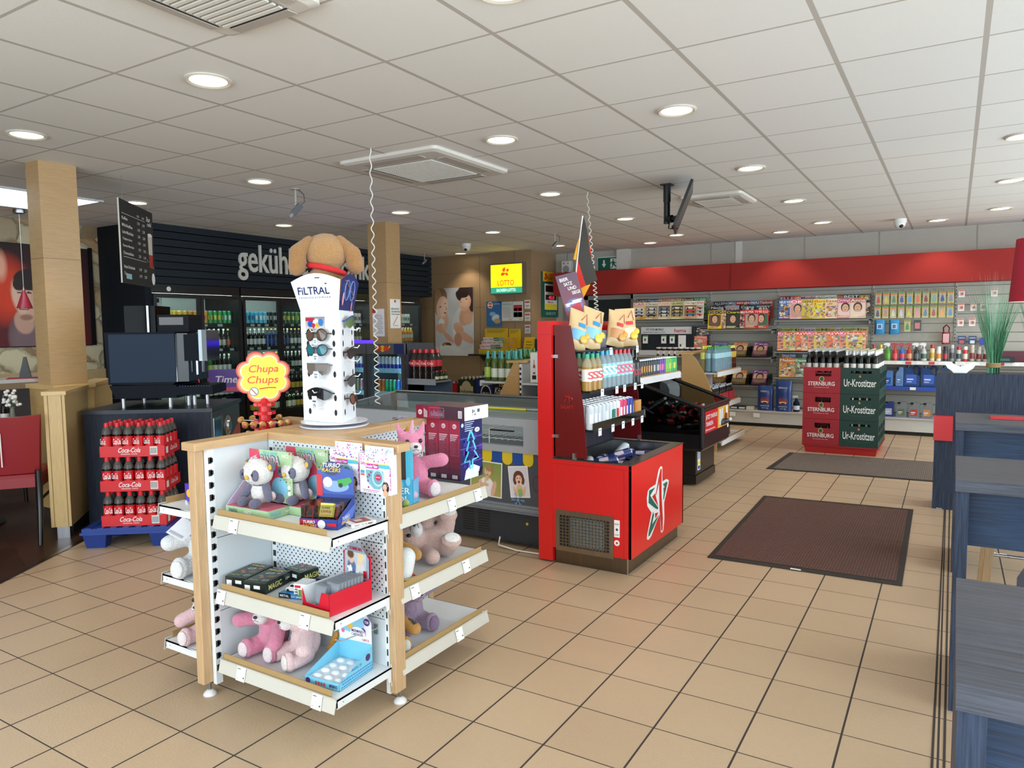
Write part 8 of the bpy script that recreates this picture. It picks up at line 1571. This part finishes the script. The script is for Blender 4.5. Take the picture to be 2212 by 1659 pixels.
q=B('dcdcd8','s'); q.bbox(0,.18,0,.12,0,.23,.012); q.obj('housing',t); q=B('9a9c9c','p'); q.disc((0,0,0),X_,Z_,.09,.085,.065,off=.001); q.set('8a8c8c').disc((0,0,0),X_,Z_,.05,.185,.018,off=.001); q.disc((0,0,0),X_,Z_,.13,.185,.014,off=.001); q.set('222222').disc((0,0,0),X_,Z_,.09,.03,.012,off=.002); q.obj('speaker_cone',t); q=B('333333','p'); q.tube([(.09,.06,.23),(.08,.08,.375)],.003,4); q.obj('cable',t)
q=B('9a9890','p'); q.box(-5.60,-5.50,11.56,11.6,0,2.03); q.box(-4.70,-4.61,11.56,11.6,0,2.03); q.box(-5.60,-4.61,11.56,11.6,1.96,2.03); q.set('23292c').box(-5.50,-4.70,11.58,11.6,0,1.96); q.set('0c0f10').box(-5.44,-5.39,11.575,11.58,1.55,1.72); struct(q.obj('door_1'))
q=B('8a8a86','w'); q.box(-6.0,-5.62,11.585,11.6,1.5,1.9); q.set('4a4a4a').rect((-6.0,11.585,1.5),X_,Z_,.05,.3,.3,.34,.001); tag(q.obj('wall_notice'),'small pale notice on the wall left of the dark door','notice')
# dome camera of this side etc are with the ceiling things
# ================= beer crate tower
t=thing('crate_base','bright red platform with wheels under the beer crate tower','platform',(-1.09,9.4,0))
q=B('b8262a','s'); q.loft([[(x,y,z) for x,y in ((-.39+o_,-.42+o_),(.39-o_,-.42+o_),(.39-o_,.42-o_),(-.39+o_,.42-o_))] for z,o_ in ((.0,.02),(.095,.0))],False); q.box(-.405,.405,-.44,.44,.083,.098); q.obj('platform',t)
def bcrate(label,x,y,z,red,side_only=False):
    t=thing('beer_crate',label,'beer crate',(x,y,z)); w,d,h=.398,.298,.298
    c='a4202a' if red else '183a30'; q=B(c,'p')
    hx=(.13,.30,.195,.255) if red else (.105,.315,.235,.262)
    a,b_,c0,c1=hx
    q.box(0,a,0,.012,0,h); q.box(b_,w,0,.012,0,h); q.box(a,b_,0,.012,0,c0); q.box(a,b_,0,.012,c1,h)
    q.box(0,.012,.012,d-.012,0,h); q.box(0,w,d-.012,d,0,h); fz=.225 if z>.6 else 0; q.box(.012,w-.012,.012,d-.012,fz,fz+.01)
    # right side wall with openings
    q.box(w-.012,w,.012,d-.012,0,.06); q.box(w-.012,w,.012,d-.012,.135,.17); q.box(w-.012,w,.012,d-.012,.235,h)
    for i in range(4): yy=.012+i*(d-.036)/3; q.box(w-.012,w,yy,yy+.02,.06,.235)
    if red:
        for i in range(22):
            z0=.012+i*.013
            if .07<z0<.15: q.set('b52a34').box(0,.02,-.003,0,z0,z0+.005); q.box(.375,w,-.003,0,z0,z0+.005)
            else:
                q.set('b52a34').box(0,(.125 if .185<z0<.26 else .175),-.003,0,z0,z0+.005); q.box((.305 if .185<z0<.26 else .24),w,-.003,0,z0,z0+.005)
        q.set('a4202a').rect((0,-.0035,0),X_,Z_,.05,.35,.075,.155,.0005)
        q.set('f0ece8').txt('STERNBURG',(.055,-.006,.088),X_,Z_,.285,.045); q.set('c9a26a').disc((0,-.004,0),X_,Z_,.20,.165,.028,.032,off=.001); q.set('2f5a3a').disc((0,-.004,0),X_,Z_,.20,.165,.020,.024,off=.0016); q.set('d8b4b0').txt('Brautradition seit 1822',(.12,-.006,.062),X_,Z_,.16,.012)
    else:
        q.set('24483c').disc((0,0,0),X_,Z_,.20,.12,.18,.075,off=.0006); q.set('183a30').disc((0,0,0),X_,Z_,.20,.125,.175,.068,off=.001)
        q.set('f0f0ec').txt('Ur-Krostitzer',(.035,-.003,.085),X_,Z_,.33,.085); q.set('c8a04a').disc((0,0,0),X_,Z_,.20,.20,.010,.012,off=.001); q.set('c8504a').disc((0,0,0),X_,Z_,.20,.215,.007,off=.0014)
    q.obj('box',t); return t
sb=bottle('beer_bottle','x',.26,.030,'15100e','c8c0b8','c8c8c4',None,'g','beer',(.1,.42),neck=None,n=10); kb=bottle('beer_bottle','x',.26,.030,'131a14','e0ded8','c9c2a0',None,'g','beer',(.1,.42),neck='c8c9cb',n=10)
q=B('c8484a','s')
for lv in range(3):
    for cx,red in ((-1.493,True),(-1.093,False)):
        for dy in range(3):
            y=8.95+dy*.301
            bcrate('%s beer crate on the %s level of the tower, %s of three'%('red' if red else 'dark green',('lowest','middle','top')[lv],('nearest','middle','rearmost')[dy]),cx,y,.10+lv*.3005,red)
            if (lv==2) or dy==0:
                for i in range(5):
                    for j in range(4 if lv==2 else 1):
                        (sb if red else kb).put((cx+.05+i*.074,y+.045+j*.068,.10+lv*.3005+(.236 if lv==2 else .012)),R.uniform(-.5,.5),'beer bottle in the %s crates on the %s level of the tower'%('red' if red else 'green',('lowest','middle','top')[lv]),'bottles in the %s crates on the %s level'%('red' if red else 'green',('lowest','middle','top')[lv]))
# ================= mats
def matt(label,pts,wrinkle=0):
    t=thing('door_mat',label,'mat',(pts[0][0],pts[0][1],0)); o0=Vector((pts[0][0],pts[0][1],0))
    A,B_,C_,D=[Vector((p[0],p[1],0))-o0 for p in pts]; 
    def P(u,v,z=0): p=(A*(1-u)+B_*u)*(1-v)+(D*(1-u)+C_*u)*v; return (p.x,p.y,z)
    q=B('2a2726','p'); q.loft([[P(0,0,z),P(1,0,z),P(1,1,z),P(0,1,z)] for z in (.0,.007)],False); q.obj('rubber_edge',t)
    q=B(label[-6:] if False else ('6a4a40' if wrinkle else '7a6c62'),'r'); nx,ny=40,40; vs=[];fs=[]
    for j in range(ny+1):
        for i in range(nx+1):
            u=.03+.94*i/nx; v=.03+.94*j/ny; z=.0085
            if wrinkle: z+=.006*math.exp(-((v-.60-.04*u)/.012)**2)*(1 if u<.3 else .15)+.008*math.exp(-((v-.50+.02*u)/.010)**2)*(1 if u>.7 else .1)+.003*math.exp(-((v-.66)/.012)**2)
            vs.append(P(u,v,z))
    for j in range(ny):
        for i in range(nx): a=j*(nx+1)+i; fs.append((a,a+1,a+nx+2,a+nx+1))
    q.add(vs,fs,True); q.obj('carpet',t); return t
matt('large dark brown ribbed door mat with black rubber edge in front of the red unit',[(-1.315,4.534),(-.212,4.568),(-.239,6.528),(-1.379,6.445)],1)
matt('greyer flat door mat in front of the beer crate tower',[(-1.629,7.70),(.30,7.82),(.30,8.92),(-1.603,8.819)],0)
q=B('e8e8e6','s'); q.box(-.03,.03,-.002,.004,0,.006); tag(q.obj('plastic_scrap',None,(-.78,4.545,.0088)),'tiny white scrap caught at the front edge of the brown mat','scrap')
# ================= high tables at the right
NV='333c4e'
def htable(label,y0,w=2.3):
    t=thing('high_table',label,'table',(.02,y0,0)); d=.57
    q=B('3d414c','D'); q.box(0,w,0,d,.862,.908); q.obj('table_top',t)
    q=B('2d384b','d'); q.box(.003,.045,.02,d-.015,.0,.862); q.obj('leg',t); q=B('2d384b','d'); q.box(w-.045,w-.003,.02,d-.015,0,.862); q.obj('leg',t)
    q=B('223a58','D'); q.box(.045,w-.045,.20,.23,.61,.862); q.obj('modesty_panel',t); return t
htable('nearest dark blue high table at the right picture edge',1.34); htable('second dark blue high table from the camera',3.14); t3=htable('farthest dark blue high table with a red menu on it',4.96)
q=B('c8242c','s'); q.box(0,.17,0,.10,0,.012); tag(q.obj('menu_card',None,(.20,5.22,.909)),'thin red menu lying on the farthest high table','menu')
t=thing('partition_planter','tall dark blue wood grain partition topped with grasses behind the high tables','partition',(-.115,6.67,0))
q=B('2c3546','d'); q.box(0,2.6,0,.30,0,1.095); q.set('1f2631','d').box(.01,2.59,.01,.29,1.0951,1.0953); q.obj('body',t)
q=B('c81f26','s'); q.box(-.006,.125,-.07,0,.565,.76); q.obj('red_block',t); q=B('c9ccd0','m'); q.box(.03,.07,-.001,.0,.003,.008); q.obj('foot_plate',t)
q=B('f4f4f4','s'); wing_=[(0,0),(.045,0),(.062,.02),(.085,.035),(.10,.06),(.108,.085),(.085,.088),(.055,.078),(.025,.062),(.012,.055),(.010,.066),(.004,.050)]
pts=wing_+[(-x,z) for x,z in wing_[::-1][:-1]]; q.loft([[(x,y,z) for x,z in pts] for y in (0,.012)],False); tag(q.obj('butterfly_ornament',None,(.045,6.74,1.0955)),'white butterfly shaped ornament standing on the partition','ornament')
def grass(label,x,y,s=1,seed=1):
    t=thing('grass_bundle',label,'artificial grass',(x,y,1.0955)); rs=random.Random(seed); q=B('4f9a68','s')
    for i in range(330):
        a=rs.uniform(0,6.28); r0=.042*math.sqrt(rs.random()); h=rs.uniform(.32,.72)*s; sp_=rs.uniform(.03,.20)*s*(h/.6); a2=a+rs.uniform(-.5,.5)
        c=rs.choice(['3f8a5c','4c9a6a','5aa878','2f6a48','6ab088','3a7a5a','8ab89a']); q.set(c)
        p0=Vector((r0*math.cos(a),r0*math.sin(a),0)); p1=p0+Vector((0,0,.10)); p2=p1+Vector((sp_*.35*math.cos(a2),sp_*.35*math.sin(a2),h*.45)); p3=p1+Vector((sp_*math.cos(a2),sp_*math.sin(a2),h))
        w=.0016; u=Vector((math.sin(a2+1),-math.cos(a2+1),0)); q.add([p0-u*w,p0+u*w,p1-u*w,p1+u*w,p2-u*w*.8,p2+u*w*.8,p3],[(0,1,3,2),(2,3,5,4),(4,5,6)])
    q.obj('blades',t); q=B('b89a6c','c')
    for k in range(4): q.lathe(0,0,[(.046,.045+k*.009),(.050,.049+k*.009),(.046,.053+k*.009)],20)
    q.obj('twine',t); return t
grass('tall green artificial grass bundle left of the red lampshade',.265,6.80,1,3); grass('second green artificial grass bundle below the red lampshade',.545,6.80,.85,5)
t=thing('lamp','large red tapered lampshade at the right picture edge','lamp',(.50,6.02,1.63))
q=B('b8283c','c'); q.lathe(0,0,[(.195,0),(.165,.42)],40); q.set('f0d8d0','w').lathe(0,0,[(.193,.001),(.163,.419)],40); q.obj('lamp_shade',t); q=B('c9c9c9','m'); q.tube([(0,0,.30),(0,0,CE-1.63)],.004,6); q.obj('cable',t); q=B('f6e8c8','e'); q.ell((0,0,.22),(.04,.04,.055)); q.obj('bulb',t)
# bar stools
def stool(label,x,y,rz=0):
    t=thing('bar_stool',label,'stool',(x,y,0),rz)
    q=B('5a6072','c'); q.bbox(-.20,.20,-.18,.18,.60,.70,.05,5); q.obj('seat',t)
    for sx in (-1,1):
        for sy in (-1,1): q=B('a88a64','O'); q.loft([[(sx*(.17+o_)-.017,sy*(.15+o_)-.017,z),(sx*(.17+o_)+.017,sy*(.15+o_)-.017,z),(sx*(.17+o_)+.017,sy*(.15+o_)+.017,z),(sx*(.17+o_)-.017,sy*(.15+o_)+.017,z)] for z,o_ in ((0,.04),(.60,0))],False); q.obj('leg',t)
    q=B('b4b6ba','n'); q.tube([(-.19,-.17,.22),(.19,-.17,.22)],.010,8); q.tube([(-.19,.17,.28),(.19,.17,.28)],.010,8); q.obj('foot_rail',t); return t
stool('grey padded stool with pale wooden legs tucked behind the nearest high table',.40,2.72); stool('pale wooden legged stool standing beyond the second high table',.36,4.30)
# ================= things under the ceiling
t=thing('hanging_screen','flat black screen hanging from the ceiling on a black pole, seen edge on','screen',(-2.31,6.55,CE))
q=B('1c2226','s'); q.box(-.05,.05,-.05,.05,-.012,-.001); q.tube([(0,0,-.01),(0,0,-.16)],.034,12); q.tube([(0,0,-.15),(0,0,-.36)],.029,12); q.obj('pole',t)
q=B('15191c','s'); q.tube([(.0,0,-.32),(.06,-.02,-.32)],.036,10); q.tube([(.06,-.02,-.32),(.115,-.03,-.325)],.022,8); q.ell((.10,-.03,-.33),(.03,.03,.035)); q.ell((.09,-.03,-.40),(.035,.03,.025)); q.tube([(.02,.02,-.33),(.01,.02,-.40),(.06,0,-.41)],.006,5); q.obj('bracket',t)
q=B('16191b','s'); u=Vector((.15,0,.385)).normalized(); n_=Vector((.385,0,-.15)).normalized()
c=Vector((.165,-.03,-.235)); d_=Vector((-.31,.95,0)); u=Vector((.133,.043,.36)).normalized(); n_=u.cross(d_)
q.loft([[c-u*.205-d_*.33+n_*e,c-u*.205+d_*.33+n_*e,c+u*.205+d_*.33+n_*e,c+u*.205-d_*.33+n_*e] for e in (-.012,.012)],False); q.obj('display',t)
def coil(label,x,y,z0,z1,r0,r1,pitch,dx=0,dy=0,thick=.0045):
    q=B('e6e4de','s'); pts=[]; z=z1; a=0; H_=z1-z0
    while z>z0:
        f=(z1-z)/H_; r=r0+(r1-r0)*f; pts.append((x+dx*f+r*math.cos(a),y+dy*f+r*math.sin(a),z)); st=pitch*(1.5-.9*f)/8; z-=st; a+=2*PI/8
    q.tube(pts,thick,5); return tag(q.obj('coiled_cable'),label,'cable')
coil('long white coiled cable hanging in front of the second oak column',-3.65,4.03,.93,CE-.001,.006,.018,.075,dx=.012,dy=0); coil('shorter white coiled cable hanging down behind the flag',-3.09,6.48,1.56,CE-.001,.006,.020,.055,dx=.19,dy=-.18)
def cctv(label,x,y,s=1,rz=0,body='1c1f24'):
    t=thing('bracket_camera',label,'surveillance camera',(x,y,CE),rz); q=B('b4b0a8','p'); q.lathe(0,0,[(.045*s,-.001),(.045*s,-.008),(.01,-.012)],14); q.tube([(.0,0,-.01),(0,0,-.13*s)],.010*s,8); q.ell((0,0,-.145*s),.016*s); q.obj('bracket',t)
    q=B(body,'s'); a=Vector((.10,0,.06))*s; c=Vector((.01,0,-.20))*s; d=Vector((-.6,-.3,-.75)).normalized(); u=d.orthogonal().normalized(); v=d.cross(u)
    q.loft([[c+d*k+u*(i*.028*s)+v*(j*.026*s) for i,j in ((-1,-1),(1,-1),(1,1),(-1,1))] for k in (-.06*s,.055*s)],False); q.obj('housing',t); q=B('8a8c90','s'); q.tube([c+d*.055*s,c+d*.10*s],.020*s,12); q.set('101214','g').tube([c+d*.10*s,c+d*.102*s],.014*s,12); q.obj('lens',t)
    q=B('1c1c1e','p'); q.tube([(.03*s,0,-.005),(.09*s,.0,-.06*s),(.09*s,.01,-.13*s),(.04*s,0,-.17*s)],.003,5); q.obj('cable',t)
cctv('black box camera on a ceiling bracket left of the sunglasses tower',-5.26,4.78,.95,.3); cctv('small black camera with a loose cable on a thin ceiling bracket',-4.82,9.06,.75,.3); cctv('tiny black camera hanging by the edge of the timber wall',-7.95,10.1,.65,.3)
def dome(label,x,y):
    t=thing('dome_camera',label,'surveillance camera',(x,y,CE)); q=B('e4e4e2','s'); q.lathe(0,0,[(.075,-.001),(.075,-.045),(.066,-.06)],20); q.ell((0,0,-.062),(.066,.066,.055)); q.obj('housing',t); d=Vector((.35,-.75,-.55)).normalized(); c=Vector((0,0,-.062))+d*.05; q=B('101214','g'); q.ell(c,(.026,.026,.026)); q.obj('lens',t)
dome('white dome camera above the lottery wall',-6.50,9.30); dome('white dome camera near the magazine wall',-.63,10.36)
